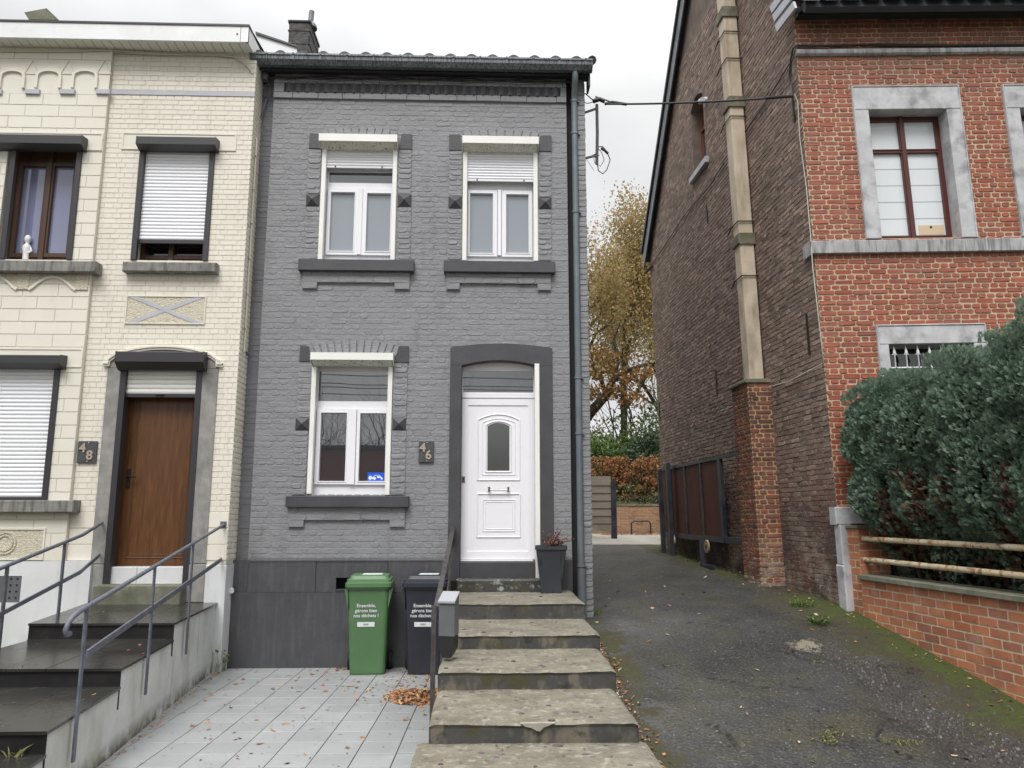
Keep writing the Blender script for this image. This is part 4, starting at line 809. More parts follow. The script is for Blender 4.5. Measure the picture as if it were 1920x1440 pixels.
# eaves: white fascia and boarded soffit
_a, _b = .02, .8
for _k in range(30):
    wf = (_a + _b) / 2
    if C.hit(230, 75, wf)[1] > C.hit(230, 98)[1] - .006: _a = wf
    else: _b = wf
ft, fb = C.hit(230, 45, wf)[1], C.hit(230, 74, wf)[1]; fu = C.hit(466, 60, wf)[0]
mb = MB(); mb.box(C, kL, fu, fb, ft, wf - .03, wf); mb.box(C, fu - .10, fu - .096, fb, ft, wf, wf + .003, 1); mb.box(C, kL, fu + .01, ft, ft + .025, wf - .14, wf + .012, 1)
FS = Fr((fu, 9.24 - wf, 0), (0, 1, 0), (1, 0, 0)); mb.box(FS, .002, 3.6, fb, ft, -.03, 0)
for v_ in ((fb + ft) / 2 + .0,): mb.tube([C.p(fu - .14, v_, wf), C.p(fu - .14, v_, wf + .005)], .012, 8, 1)
mb.build('fascia', [m_fwhite, m_alu], K)
mb = MB(); vs_ = C.hit(230, 97)[1]; n = 74
for i in range(n):
    b = fu - .02 - i * .115; mb.extr(Fr((b - .0535, 9.24, 0), (0, -1, 0), (0, 0, -1), (1, 0, 0)), [(-fb + .0, -.053), (-fb - .006 + .006, .053)][:0] or [(-(fb + .004), -.0535), (-(fb + .004), .0535), (-(fb + .010), .0535), (-(fb + .010), -.0535)], 0, wf - .03)
mb.box(C, kL, fu - .02, fb + .012, fb + .03, 0, wf - .03, 1); mb.box(C, kL, kR, vC - .02, fb + .02, -.1, .012, 2)
mb.build('soffit', [m_soffit, m_groove, m_creamblk], K)
mb = MB(); mb.add([C.p(kL, ft + .02, wf), C.p(fu, ft + .02, wf), C.p(fu, ft + .5, -4), C.p(kL, ft + .5, -4)], [(0, 1, 2, 3)]); mb.box(C, kL, kR, ft - .6, ft + .02, -8, -.36, 1)
mb.box(C, kL, kL + .3, -.2, vC, -8, -.36, 1)
mb.build('flat_roof', [m_slate, m_creamblk], K)
mb = MB(); a, b = C.hit(55, 40, -.6)[0], C.hit(110, 40, -.6)[0]; vt, vb = C.hit(80, 30, -.6)[1], C.hit(80, 45, -.6)[1]
mb.box(C, a + .06, b - .05, vb - .3, vb, -.78, -.55, 1, bev=.01); mb.add([C.p(a - .02, vt - .02, -.5), C.p(b - .12, vt + .05, -.5), C.p(b + .06, vb, -.5), C.p(a + .05, vb, -.5), C.p(a - .02, vt - .02, -.8), C.p(b - .12, vt + .05, -.8), C.p(b + .06, vb, -.8), C.p(a + .05, vb, -.8)], [(3, 2, 1, 0), (4, 5, 6, 7), (0, 1, 5, 4), (1, 2, 6, 5), (2, 3, 7, 6), (3, 0, 4, 7)])
mb.build('roof_chimney', [m_coping, m_chim], K)
# rear part with sloping white edge behind the grey roof
mb = MB(); CB = Fr((0, 10.6, 0), (1, 0, 0), (0, -1, 0)); p = [CB.hit(x, y) for x, y in ((480, 63), (556, 89), (556, 112), (480, 112))]; mb.prism(CB, p[::-1], -.05, 0); q = [CB.hit(x, y) for x, y in ((480, 61), (557, 87), (557, 90), (480, 65))]; mb.prism(CB, q[::-1], -.08, .03, 1)
mb.build('rear_fascia', [m_fwhite, m_alu], K)
# ================================================================== RED HOUSE
Q = thing('red_brick_house', 'large detached house with bright red brick front and brown brick gable wall', 'house', tuple(RF.o))
vE = RF.hit(1600, 37)[1]; rw = RF.rect(1637, 205, 1789, 446); rw_out = RF.rect(1610, 160, 1816, 446, .03)
lw_ = RF.rect(1668, 643, 1840, 760); RWD = 6.5
u2 = RF.hit(1897, 320)[0]; shift = u2 - rw_out[0]
rw2 = (rw[0] + shift, rw[1] + shift, rw[2], rw[3]); lo_out = RF.rect(1650, 607, 1858, 770, .03)
lw2 = (lw_[0], lw_[1] - .05, lw_[2] - 1.2, lw_[3])
hs = [rw, rw2, lw2]
mb = MB(); backing(mb, RF, 0, RWD, -.1, vE + .25, hs, -.30, 0, 1)
vm0, vm1 = RF.hit(1700, 101, .05)[1], RF.hit(1700, 90, .05)[1]
bricks(mb, RF, 0, RWD, .85, vE, [(rw_out[0], rw_out[1], rw_out[2], rw_out[3]), (rw_out[0] + shift, rw_out[1] + shift, rw_out[2], rw_out[3]), (lo_out[0], lo_out[1], lo_out[2] - 2, lo_out[3])], ch=.0655, bl=.215, gap=.0115, prot=.007, jit=.0032, bond='cross', rg=random.Random(8), cnr=.22, bevf=.4)
mb.build('front_wall', [m_redb, m_redj], Q)
mb = MB(); prf = [(0, vm0), (.03, vm0), (.055, vm0 + .02), (.06, vm0 + .055), (.045, vm1), (0, vm1 + .01)]
u_ = -.02
while u_ < RWD: mb.extr(RF, prf, u_ + .002, min(RWD, u_ + .86), 0); u_ += .862
mb.build('string_course', m_sillr, Q)
vs1, vs0 = RF.hit(1700, 449, .06)[1], RF.hit(1700, 473, .06)[1]; mb = MB(); u_ = -.06
for b in (.75, 2.15, 3.4, 4.9, 6.5): mb.box(RF, u_ + .002, b, vs0, vs1, -.2, .065, bev=.008); u_ = b
mb.build('sill_band', m_sillr, Q)
def stonewin(hole, out, depth, lower=False):
    a, b, c, d = out; e, f, g, h = hole; mb = MB(); 
    mb.box(RF, a, b, h - .012, d, -.29, .035, bev=.006); mb.box(RF, a, e + .012, c, h - .015, -.29, .033, bev=.006); mb.box(RF, f - .012, b, c, h - .015, -.29, .033, bev=.006); mb.box(RF, e, f, c - .02, c + .004, -.29, -.01)
    mould(mb, RF, [(a + .012, c), (a + .012, d - .012), (b - .012, d - .012), (b - .012, c)], .02, .035, .004)
    mb.build('stone_window_frame', m_bluestone2, Q)
stonewin(rw, rw_out, .2); stonewin(rw2, (rw_out[0] + shift, rw_out[1] + shift, rw_out[2], rw_out[3]), .2); stonewin(lw2, (lo_out[0], lo_out[1], lw2[2], lo_out[3]), .2)
def redwin(h, panes=True):
    a, b, c, d = h; w = -.17; t = .055; m = (a + b) / 2; tr = d - (d - c) * .285; mb = MB()
    P = [(a + t + .02, m - t * .7, tr + t * .5, d - t - .02), (m + t * .7, b - t - .02, tr + t * .5, d - t - .02), (a + t + .02, m - t * .7, c + t + .03, tr - t * .4), (m + t * .7, b - t - .02, c + t + .03, tr - t * .4)]
    backing(mb, RF, a, b, c, d, P, w - .06, w); mb.box(RF, m - .028, m + .028, c + .02, d, w, w + .022, bev=.004)
    for p in P: backing(mb, RF, p[0] - .012, p[1] + .012, p[2] - .012, p[3] + .012, [p], w, w + .010)
    o = mb.build('window', m_rw, Q)
    for p in P: MB().box(RF, p[0] - .005, p[1] + .005, p[2] - .005, p[3] + .005, w - .035, w - .03).build('pane', m_glasswhite, o)
    mb = MB(); z = c + .10
    while z < tr - .1: mb.box(RF, a + t, b - t, z, z + .008, w - .0305, w - .028); z += .225
    mb.build('curtain_fold', m_maillid, o)
redwin(rw); redwin(rw2)
MB().box(RF, lw2[0], lw2[1], lw2[2], lw2[3], -.3, -.28).build('dark_window', m_glassdark, Q)
mb = MB(); n = 7
for i in range(n):
    u_ = lw2[0] + .10 + i * (lw2[1] - lw2[0] - .2) / (n - 1); t = lw2[3]
    mb.tube([RF.p(u_, lw2[2], -.03), RF.p(u_, t - .14, -.03), RF.p(u_, t - .12, -.03), RF.p(u_, t - .085, -.03), RF.p(u_, t - .02, -.03)], [.009, .009, .022, .016, .002], 6)
    mb.tube([RF.p(u_ - .03, t - .13, -.03), RF.p(u_ + .03, t - .13, -.03)], .006, 5)
mb.box(RF, lw2[0], lw2[1], t - .30, t - .285, -.04, -.02, 0)
mb.build('white_window_bars', [m_white, m_black], Q)
# eaves
wq = .35; mb = MB(); e0, e1 = RF.hit(1600, 36, .05)[1], RF.hit(1600, 12, wq)[1]
mb.extr(RF, [(0, e0 + .03), (.10, e0 + .03), (.14, e0 + .14), (wq - .05, e1 - .05), (wq, e1), (wq, e1 + .10), (0, e1 + .12)], .02, RWD, 0)
mb.build('eaves_moulding', m_fascia, Q)
mb = MB(); cs = .27; st = Vector((0, 0, 1)); 
for k in range(10):
    for i in range(-1, 26):
        u0 = -.08 + i * cs + (k % 2) * cs / 2; z = e1 + .09 + k * .17; y = wq + .03 - k * .14
        if u0 + cs > RWD or u0 < -.2: continue
        mb.add([RF.p(u0, z, y), RF.p(u0 + .06, z - .05, y + .045), RF.p(u0 + cs - .008, z - .05, y + .045), RF.p(u0 + cs - .008, z + .3, y - .25), RF.p(u0, z + .3, y - .25)], [(0, 1, 2, 3, 4)])
mb.build('slate_roof', m_slate, Q)
# gable wall
def gz(px, py): return GB.hit(px, py)
ra = GB.hit(1226, 480); rv0 = GB.hit(1212, 470); rv1 = GB.hit(1283, 0)
GU = GB.hit(1230, 700)[0]; slope = (rv1[1] - rv0[1]) / (rv0[0] - rv1[0])
ridge_u = GU * .5; vr0 = GB.hit(1222, 470)[1]
zf = RF.hit(1490, 30)[1]
def vtop(u): return min(vr0 + (GU - u) * slope, zf + u * slope + .1)
def edge(v):
    a = 0 if v < zf else (v - zf - .1) / slope
    b = GU if v < vr0 else GU - (v - vr0) / slope
    return max(0, a), b
gw0, gw1 = GB.hit(1322, 250)[0], GB.hit(1297, 250)[0]; gwt = GB.hit(1306, 178)[1]; gwb = GB.hit(1308, 322)[1]
gh = (gw0, gw1, gwb, gwt)
pk = (vr0 + zf + .1 + GU * slope) / 2; pu_ = (pk - zf - .1) / slope
mb = MB()
poly_hi = [(0, zf + .1), (0, -.1), (gw0, -.1), (gw0, vtop(gw0)), ]
def colz(a, b, v0):                                      # vertical strips of the gable between a and b
    xs = sorted({a, b, *( [pu_] if a < pu_ < b else [])}); 
    for i in range(len(xs) - 1): mb.prism(GB, [(xs[i], v0), (xs[i + 1], v0), (xs[i + 1], vtop(xs[i + 1])), (xs[i], vtop(xs[i]))], -.3, 0, 1)
colz(0, gw0, -.1); colz(gw0, gw1, gwt + .0); colz(gw1, GU, -.1); mb.box(GB, gw0, gw1, -.1, gwb, -.3, 0, 1)
bricks(mb, GB, .0, GU, .5, 10.6, [gh], ch=.0635, bl=.215, gap=.006, prot=.0045, jit=.003, bond='cross', rg=random.Random(12), edge=edge, cnr=.2, bevf=.5)
mb.box(GB, GU - .25, GU, -.1, vr0 - .02, -6, -.3, 1)
mb.build('gable_wall', [m_gable, m_gablej], Q)
# gable window
mb = MB(); t = .04; w = -.17; zt_ = gwb + (gwt - gwb) * .62
backing(mb, GB, gw0, gw1, gwb, gwt, [(gw0 + t, gw1 - t, gwb + t, zt_ - .02), (gw0 + t, gw1 - t, zt_ + .02, gwt - .12)], w - .05, w); o = mb.build('gable_window', m_ow, Q)
MB().box(GB, gw0, gw1, gwb, gwt, w - .04, w - .03).build('pane', m_glass, o)
mb = MB()
n = 8
for i in range(n):
    a, b = gw0 + (gw1 - gw0) * i / n, gw0 + (gw1 - gw0) * (i + 1) / n; f = lambda x: gwt - .14 + .14 * math.sin(math.pi * (x - gw0) / (gw1 - gw0))
    mb.prism(GB, [(a, f(a)), (b, f(b)), (b, gwt + .01), (a, gwt + .01)], -.3, -.002)
mb.build('window_arch', m_gable, Q)
MB().box(GB, gw0 - .12, gw1 + .12, gwb - .11, gwb, -.1, .07, bev=.006).build('stone_sill', m_bluestone2, Q)
# verges
mb = MB(); 
def verge(u0, v0, u1, v1): 
    for (dw0, dw1, h0, h1, m) in ((-.05, .10, .0, .10, 0), (.10, .125, -.10, .07, 1), (-.05, .16, .10, .15, 2)):
        mb.prism(GB, [(u0, v0 + h0 * 2), (u1, v1 + h0 * 2), (u1, v1 + h1 * 2), (u0, v0 + h1 * 2)], dw0, dw1, m)
verge(GU + .16, vr0 - .16 * slope, pu_, vtop(pu_)); 
mb.build('rear_verge', [m_fascia, m_zinc, m_tile], Q)
mb = MB()
a = GB.hit(1483, 40, .12); vv = zf
FV = [GB.hit(x, y, .14) for x, y in ((1452, 57), (1488, 0), (1484, -60), (1447, 10))]
for k, (A_, B_) in enumerate((((1447, 24), (1474, -14)), ((1452, 40), (1484, -2)), ((1457, 59), (1491, 14)))):
    w_ = .10 + .035 * k; a0, b0 = GB.hit(*A_, w_), GB.hit(*B_, w_); c0, d0_ = GB.hit(A_[0] - 4, A_[1] - 12, w_), GB.hit(B_[0] - 4, B_[1] - 12, w_)
    mb.prism(GB, [a0, b0, d0_, c0], w_ - .03, w_, 0)
mb.build('front_bargeboard', m_band, Q)
mb = MB(); q = [GB.p(GU + .16, vr0 - .16 * slope + .3, .12), GB.p(pu_, vtop(pu_) + .3, .12)]; dv = GB.n * -6.5
mb.add([q[0], q[1], q[1] + dv, q[0] + dv, q[0] - Vector((0, 0, .06)), q[1] - Vector((0, 0, .06))], [(0, 1, 2, 3), (0, 4, 5, 1)])
q = [GB.p(.1, vtop(.1) + .3, .12), GB.p(pu_, vtop(pu_) + .3, .12)]; mb.add([q[0], q[1], q[1] + dv, q[0] + dv], [(3, 2, 1, 0)]); mb.build('roof_slope', m_slate, Q)
# pier and flue
pw = .40; PU = GB.hit(1463, 1020)[0]; z_ = GB.hit(1440, 705, .2)[1]
pu0 = GB.hit(1466, 1000)[0]; pu1 = pu0 + .62
PF = Fr(GB.p(pu0, 0, 0), GB.n, -GB.u, LEAN)          # face towards the street; u runs out from the wall
pwid = .33
mb = MB(); mb.box(GB, pu0, pu1, .3, z_, 0, pwid - .0, 1)
bricks(mb, PF, 0.0, pwid, .5, z_ - .02, [], ch=.0655, bl=.22, gap=.013, prot=.008, jit=.003, rg=random.Random(31), bond='cross')
PS = Fr(GB.p(pu0, 0, pwid), GB.u, GB.n, LEAN); bricks(mb, PS, 0, pu1 - pu0, .5, z_ - .02, [], ch=.0655, bl=.22, gap=.013, prot=.008, jit=.003, rg=random.Random(32), bond='cross')
mb.box(GB, pu0 - .03, pu1 + .03, z_ - .02, z_ + .03, 0, pwid + .04, 2, bev=.01)
mb.build('chimney_pier', [m_pier, m_pierj, m_coping], Q)
mb = MB(); fw0, fw1, fu0, fu1 = .03, .235, pu0 + .14, pu0 + .38
vz = [GB.hit(x, y, .30)[1] for x, y in ((1392, 446), (1368, 190), (1356, 18))]
mb.box(GB, fu0, fu1, z_ + .03, z_ + 7, fw0, fw1, 0, bev=.012)
fl = mb.build('concrete_flue', m_conc, Q)
for v_ in vz:
    MB().box(GB, fu0 - .025, fu1 + .025, v_, v_ + .17, fw0 - .02, fw1 + .028, 0, bev=.015).build('flue_collar', m_concd, fl)
for y in (508, 405, 208, 100, 50):
    v_ = GB.hit(1352 + y * .085, y, .30)[1]; mb = MB(); mb.tube([GB.p(fu0 - .02, v_, 0), GB.p(fu0 - .02, v_, fw1 + .015), GB.p(fu1 + .02, v_ - .0, fw1 + .015), GB.p(fu1 + .02, v_ - .0, 0)], .010, 6); mb.tube([GB.p(fu1 + .02, v_, fw1 + .015), GB.p(fu1 + .12, v_ - .09, fw1 + .04)], .009, 6); mb.build('iron_strap', m_black, fl)
# wall anchors and corner stones
mb = MB()
for x, y0, y1 in ((1341, 695, 745), (1235, 755, 790), (1511, 588, 668), (1324, 385, 420), (1484, 165, 235)):
    u_, a = GB.hit(x, y0, .02); b = GB.hit(x, y1, .02)[1]; MB().box(GB, u_ - .012, u_ + .012, b, a, -.01, .025).build('wall_anchor', m_black, Q)
r = RF.rect(1572, 950, 1640, 983, .05); mb = MB(); mb.box(RF, -.055, r[1] + .6, r[2], r[3], -.1, .07, bev=.01); mb.build('plinth_course', m_bluestone2, Q)
mb = MB(); zq = GB.hit(1583, 1060, .06)[1]; mb.box(GB, -.10, .05, zq, r[2] - .002, -.1, .035, bev=.012); mb.box(GB, -.13, .06, .4, zq - .002, -.1, .05, bev=.015); mb.build('corner_stone', m_bluestone2, Q)
# ================================================================== FRONT STEPS of the grey house
ST = thing('stone_steps', 'weathered pebbly stone entrance steps leading up to the white front door', 'steps', (.33, 5, 0))
def gnd(px, py, z): d = ray(px, py); t = (z - CAM.z) / d.z; p = CAM + d * t; return p.x, p.y
def atY(px, py, Y): d = ray(px, py); p = CAM + d * (Y / d.y); return p
lev = []                                                # (z, Y back, Y front)
zA = 1.03; YA0 = 9.47
YA1 = gnd(980, 1130, zA)[1]; zB = atY(980, 1161, YA1).z
YB1 = gnd(980, 1189, zB)[1]; zC = atY(980, 1217, YB1).z
YC1 = gnd(980, 1257, zC)[1]; zD = atY(980, 1293, YC1).z
YD1 = gnd(980, 1354, zD)[1]; zE = atY(980, 1394, YD1).z
YE1 = YD1 - 1.0; zF = zE - .155
(lambda *a: None)('steps', [round(x, 3) for x in (zA, YA1, zB, YB1, zC, YC1, zD, YD1, zE, YE1)])
steps = [(zA, YA0, YA1, 852, 1096, 1130), (zB, YA1, YB1, 850, 1124, 1189), (zC, YB1, YC1, 828, 1155, 1257), (zD, YC1, YD1, 813, 1196, 1354), (zE, YD1, YE1, 0, 0, 0), (zF, YE1, YE1 - 1.1, 0, 0, 0)]
xl_, xr_ = -.42, 1.05
for k, (z, yb, yf, pl, pr, py) in enumerate(steps):
    xl = atY(pl, py, yf).x if pl and k != 0 and k != 1 else -.40 - .01 * k; xr = atY(pr, py, yf).x if pr else 1.045
    xl = min(xl, -.36)
    mb = MB(); nx, ny = 44, 20; rg = random.Random(50 + k); th = .16
    vs = []
    for j in range(ny + 1):
        for i in range(nx + 1):
            x = xl + (xr - xl) * i / nx; y = yf + (yb + .03 - yf) * j / ny
            ed = min(i, nx - i) / nx * 12; fj = j / ny
            dz = .006 * (vn(x + k * 7, y, .23) - .5) + .006 * (vn(x, y + k * 3, .07) - .5) - .008 * math.exp(-((i / nx - .5) / .3) ** 2) * math.exp(-j / 5)
            if j == 0: dz -= .008 + .006 * vn(x + 3 * k, 1, .06); y += .004 * (vn(x, k, .1) - .5)
            if i in (0, nx): dz -= .012
            x2 = x + (.012 * (vn(y, k, .2) - .5) if i in (0, nx) else 0)
            vs.append((x2, y - (.008 if j == 0 else 0), z + dz))
    mb.add(vs, [(j * (nx + 1) + i, j * (nx + 1) + i + 1, (j + 1) * (nx + 1) + i + 1, (j + 1) * (nx + 1) + i) for j in range(ny) for i in range(nx)], 0, True)
    # riser and sides
    fr_b = [(vs[i][0], yf + .012, z - .30) for i in range(nx + 1)]; top_ = [(vs[i][0], vs[i][1], vs[i][2]) for i in range(nx + 1)]
    mid = [(vs[i][0] * .999, yf + .003 + .006 * (vn(vs[i][0], k * 3, .12) - .5), z - .035) for i in range(nx + 1)]
    mb.add(top_ + mid + fr_b, [(r * (nx + 1) + i + nx + 1, r * (nx + 1) + i + nx + 2, r * (nx + 1) + i + 1, r * (nx + 1) + i) for r in range(2) for i in range(nx)], 1, False)
    for i_ in (0, nx):
        top_ = [vs[j * (nx + 1) + i_] for j in range(ny + 1)]; bot_ = [(p[0] + (.0), p[1], -.25) for p in top_]
        mb.add(top_ + bot_, [(j, j + 1, ny + 2 + j, ny + 1 + j) if i_ else (j + 1, j, ny + 1 + j, ny + 2 + j) for j in range(ny)], 1)
    mb.build('step', [m_tread, m_riser], ST)
p0, p1 = atY(976, 1352, YD1 - .006), atY(1040, 1352, YD1 - .006); mb = MB(); yy = YD1 - .012; zz_ = zD - .004
P_ = [(p0.x, zz_), (p0.x + .03, zz_ - .02), (p0.x + .07, zz_ - .028), (p0.x + .105, zz_ - .046), (p0.x + .125, zz_ - .05), (p0.x + .15, zz_ - .026), (p1.x, zz_)]
mb.prism(Fr((0, yy, 0), (1, 0, 0), (0, -1, 0)), P_, -.03, .004); mb.build('chipped_edge', mat('raw_chipped_stone', (.36, .34, .29), (.27, .25, .21), sc=12, rough=.8, bump=[dict(sc=25, k=.8, d=.01)]), ST)
# small mossy step under the threshold
a = G.rect(857, 1086, 1016, 1110, .22); mb = MB(); mb.box(G, DR[0] - .03, DR[1] + .03, zA - .05, a[3], -.2, .24, 0, bev=.02); mb.build('door_step', m_mossstep, ST)
mb = MB(); rg = random.Random(9)
for (z, yb, yf, *_), n in zip(steps, (4, 6, 8, 14, 22, 10)):
    for _i in range(n):
        x, y = rg.uniform(-.33, 1.0), rg.uniform(yf + .03, yb - .03); s = rg.uniform(.008, .02); a0 = rg.uniform(0, 3)
        lp = [[Vector((x + s * f * 1.5 * math.cos(a0 + t) , y + s * f * math.sin(a0 + t), z - .004 + h_)) for t in (0, 1, 2, 3.1, 4.2, 5.3)] for f, h_ in ((1, 0), (.9, .007), (.5, .011))]; mb.loft(lp)
mb.build('step_pebble', mat('dark_pebble', (.06, .045, .05), rough=.6, isl=[(.05, .04, .042), (.11, .075, .08), (.08, .06, .065)]), ST, kind='stuff')
# ================================================================== CREAM HOUSE STEPS
CS = thing('slate_steps', 'broad dark slate steps with rendered white side wall leading to the brown door', 'steps', (-3.6, 6.5, 0))
zL = .93; YL1 = gnd(200, 1168, zL)[1]; z2 = atY(200, 1200, YL1).z; Y2 = gnd(120, 1253, z2)[1]; z3 = atY(100, 1288, Y2).z; Y3 = gnd(60, 1370, z3)[1]; z4 = atY(60, 1415, Y3).z; Y4 = Y3 - 1.2; z5 = z4 - .15
(lambda *a: None)('csteps', [round(x, 3) for x in (zL, YL1, z2, Y2, z3, Y3, z4)])
pr_ = [gnd(412, 1127, zL), gnd(345, 1168, zL), gnd(240, 1253, z2), gnd(88, 1370, z3)]
(lambda *a: None)('edge', [(round(a, 3), round(b, 3)) for a, b in pr_])
sd = Vector((pr_[3][0] - pr_[0][0], pr_[3][1] - pr_[0][1], 0)).normalized()    # towards the street
e0 = Vector((pr_[0][0], pr_[0][1], 0))
def ex(Y): return e0.x + sd.x / sd.y * (Y - e0.y)                                # right edge of the steps
SW = Fr((ex(9.2), 9.2, 0), (sd.x, sd.y, 0)); 
if SW.n.x < 0: SW = Fr(SW.o, SW.u, (-SW.n.x, -SW.n.y, 0))
def lx(Y): return -4.22 if Y < 7.6 else -4.22 - .2 * (Y - 7.6)
rows = [(zL, 9.2, YL1), (z2, YL1, Y2), (z3, Y2, Y3), (z4, Y3, Y4), (z5, Y4, Y4 - 1)]
for k, (z, yb, yf) in enumerate(rows):
    mb = MB(); rr_ = random.Random(k + 77)
    L0, R0_ = lx(yf), ex(yf); L1, R1 = lx(yb), ex(yb)
    if k >= 1: L1 = lx(yb) - .0
    cuts = [0, .30 + .1 * (k % 2), .62 + .12 * ((k + 1) % 2), 1]; ym = yf + (yb - yf) * .55
    for i in range(3):
        for (ya, yc) in ((yf - .02, ym - .002), (ym + .002, yb)):
            a0, a1 = cuts[i], cuts[i + 1]
            def px_(t, Y): l, r = lx(Y), ex(Y) + .012; return l + (r - l) * t
            g = .002; dz = rr_.uniform(-.001, .001)
            mb.add([(px_(a0, ya) + g, ya, z + dz), (px_(a1, ya) - g, ya, z + dz), (px_(a1, yc) - g, yc, z + dz), (px_(a0, yc) + g, yc, z + dz),
                    (px_(a0, ya) + g, ya, z - .02), (px_(a1, ya) - g, ya, z - .02), (px_(a1, yc) - g, yc, z - .02), (px_(a0, yc) + g, yc, z - .02)],
                   [(0, 1, 2, 3), (4, 5, 1, 0), (5, 6, 2, 1), (7, 4, 0, 3), (6, 7, 3, 2)], 0)
    mb.add([(lx(yf), yf, z - .021), (ex(yf) + .004, yf, z - .021), (ex(yf) + .004, yf, z - .30), (lx(yf), yf, z - .30)], [(3, 2, 1, 0)], 1)
    mb.add([(lx(yf), yf, z - .02), (lx(yb), yb, z - .02), (lx(yb), yb, -.2), (lx(yf), yf, -.2)], [(0, 1, 2, 3)], 2)
    nz = z - .165 if k < 4 else 0
    mb.add([(lx(yf), yf + .01, z - .018), (ex(yf), yf + .01, z - .018), (ex(yb), yb, z - .018), (lx(yb), yb, z - .018)], [(0, 1, 2, 3)], 3)
    mb.bar((lx(yf), yf - .004, z - .15), (ex(yf) - .05, yf - .004, z - .15), .01, .012, 3)
    mb.build('slab_step', [m_slab, m_slabdark, m_render, m_joint], CS)
mb = MB(); n = 60
for k, (z, yb, yf) in enumerate(rows):
    vs = []; m_ = 16
    for i in range(m_ + 1):
        Y = yb + (yf - yb) * i / m_
        for j in range(5):
            zz = -.12 + (z - .022 + .12) * j / 4; w_ = -.012 + .008 * (vn(Y, zz, .3) - .5); vs.append((ex(Y) + w_ + .002 * k, Y, zz))
    mb.add(vs, [(i * 5 + j, i * 5 + j + 1, (i + 1) * 5 + j + 1, (i + 1) * 5 + j) for i in range(m_) for j in range(4)], 0, True)
    if k: mb.add([(ex(yf) - .012, yf + .001, z - .3), (ex(yf) - .012, yf + .001, z - .02), (ex(yf) - .2, yf + .001, z - .02), (ex(yf) - .2, yf + .001, z - .3)], [(0, 1, 2, 3)], 0)
    mb.add([(ex(yb) + .006, yb, z - .003), (ex(yf) + .006, yf - .012, z - .003), (ex(yf) + .006, yf - .012, z - .022), (ex(yb) + .006, yb, z - .022)], [(0, 1, 2, 3), (3, 2, 1, 0)], 1)
mb.build('rendered_side_wall', [m_render, m_slabdark], CS)
a = C.rect(196, 1098, 355, 1131, .26); zt2 = C.hit(275, 1099, .30)[1]; mb = MB(); mb.box(C, kd[0] - .04, kd[1] + .02, zL - .05, zt2, -.2, .20, bev=.012); mb.build('mossy_step', m_mossstone, CS)
# handrails of the cream steps
def sw(px, py, w=.03): u, v = SW.hit(px, py, w); return SW.p(u, v, w)
RA = thing('handrail', 'grey painted metal handrail with curled end on the right side of the slate steps', 'handrail', (ex(6.5), 6.5, 0))
T0 = sw(424, 984); T0 = Vector((T0.x, 9.22, T0.z)); T1 = sw(150, 1146)
dT = (T1 - T0); L = dT.length; dT.normalize()
mb = MB(); top = [T0, T0 + dT * .3, T1]; end = sw(118, 1165)
mb.tube([T0, T0 + dT * 1, T1, T1 + dT * .10 + Vector((0, 0, -.008)), T1 + dT * .17 + Vector((0, 0, -.03)), T1 + dT * .20 + Vector((0, 0, -.065)), T1 + dT * .18 + Vector((0, 0, -.10)), T1 + dT * .13 + Vector((0, 0, -.105))], .017, 8)
mb.box(C, T0.x - .04, T0.x + .03, T0.z - .03, T0.z + .04, -.0, .02); mb.build('top_rail', m_railgrey, RA)
B0 = sw(421, 1048); B0 = Vector((B0.x, 9.22, B0.z)); B1 = sw(163, 1226); mb = MB(); mb.bar(B0, B1, .016, .045); mb.build('lower_rail', m_railgrey, RA)
for (xa, ya, xb, yb) in ((362, 1020, 350, 1226), (293, 1065, 271, 1304), (165, 1138, 136, 1430)):
    p, q = sw(xa, ya), sw(xb, yb); x = (p.x + q.x) / 2; Y = (p.y + q.y) / 2; mb = MB(); zt = T0.z + dT.z / dT.y * (Y - T0.y)
    mb.bar((ex(Y) + .028, Y, zt), (ex(Y) + .028, Y, q.z), .032, .013, up=(1, 0, 0));
    mb.build('post', m_railgrey, RA)
RB = thing('handrail', 'grey painted metal handrail on the left side of the slate steps beside the white plinth', 'handrail', (-4.25, 7, 0))
LF = Fr((-4.26, 9.2, 0), (.0, -1, 0), (1, 0, 0))
def lp(px, py): u, v = LF.hit(px, py); return LF.p(u, v)
a0 = C.hit(192, 980, .03); A0 = Vector((a0[0], 9.2, a0[1])); A1 = lp(155, 1003); A2 = lp(0, 1066); d_ = (A2 - A1).normalized(); A1 = A2 - d_ * ((A2.y - 8.4) / d_.y) * 1.0 if False else A1
mb = MB(); mb.tube([A0, A1, A2, A2 + d_ * 2.0], .019, 8); mb.build('top_rail', m_railgrey, RB)
b0 = C.hit(188, 1040, .03); Bq0 = Vector((b0[0], 9.2, b0[1])); Bq1 = lp(150, 1073); Bq2 = lp(8, 1148); d2 = (Bq2 - Bq1).normalized(); mb = MB(); mb.bar(Bq0, Bq1, .014, .04); mb.bar(Bq1, Bq2 + d2 * 1.5, .014, .04); mb.build('lower_rail', m_railgrey, RB)
for (xa, ya, xb, yb) in ((122, 1017, 107, 1166), (14, 1062, 0, 1218)):
    p = lp(xa, ya); q = lp(xb, yb); mb = MB(); mb.bar(p, (p.x, p.y, q.z), .038, .016, up=(1, 0, 0)); mb.build('post', m_railgrey, RB)
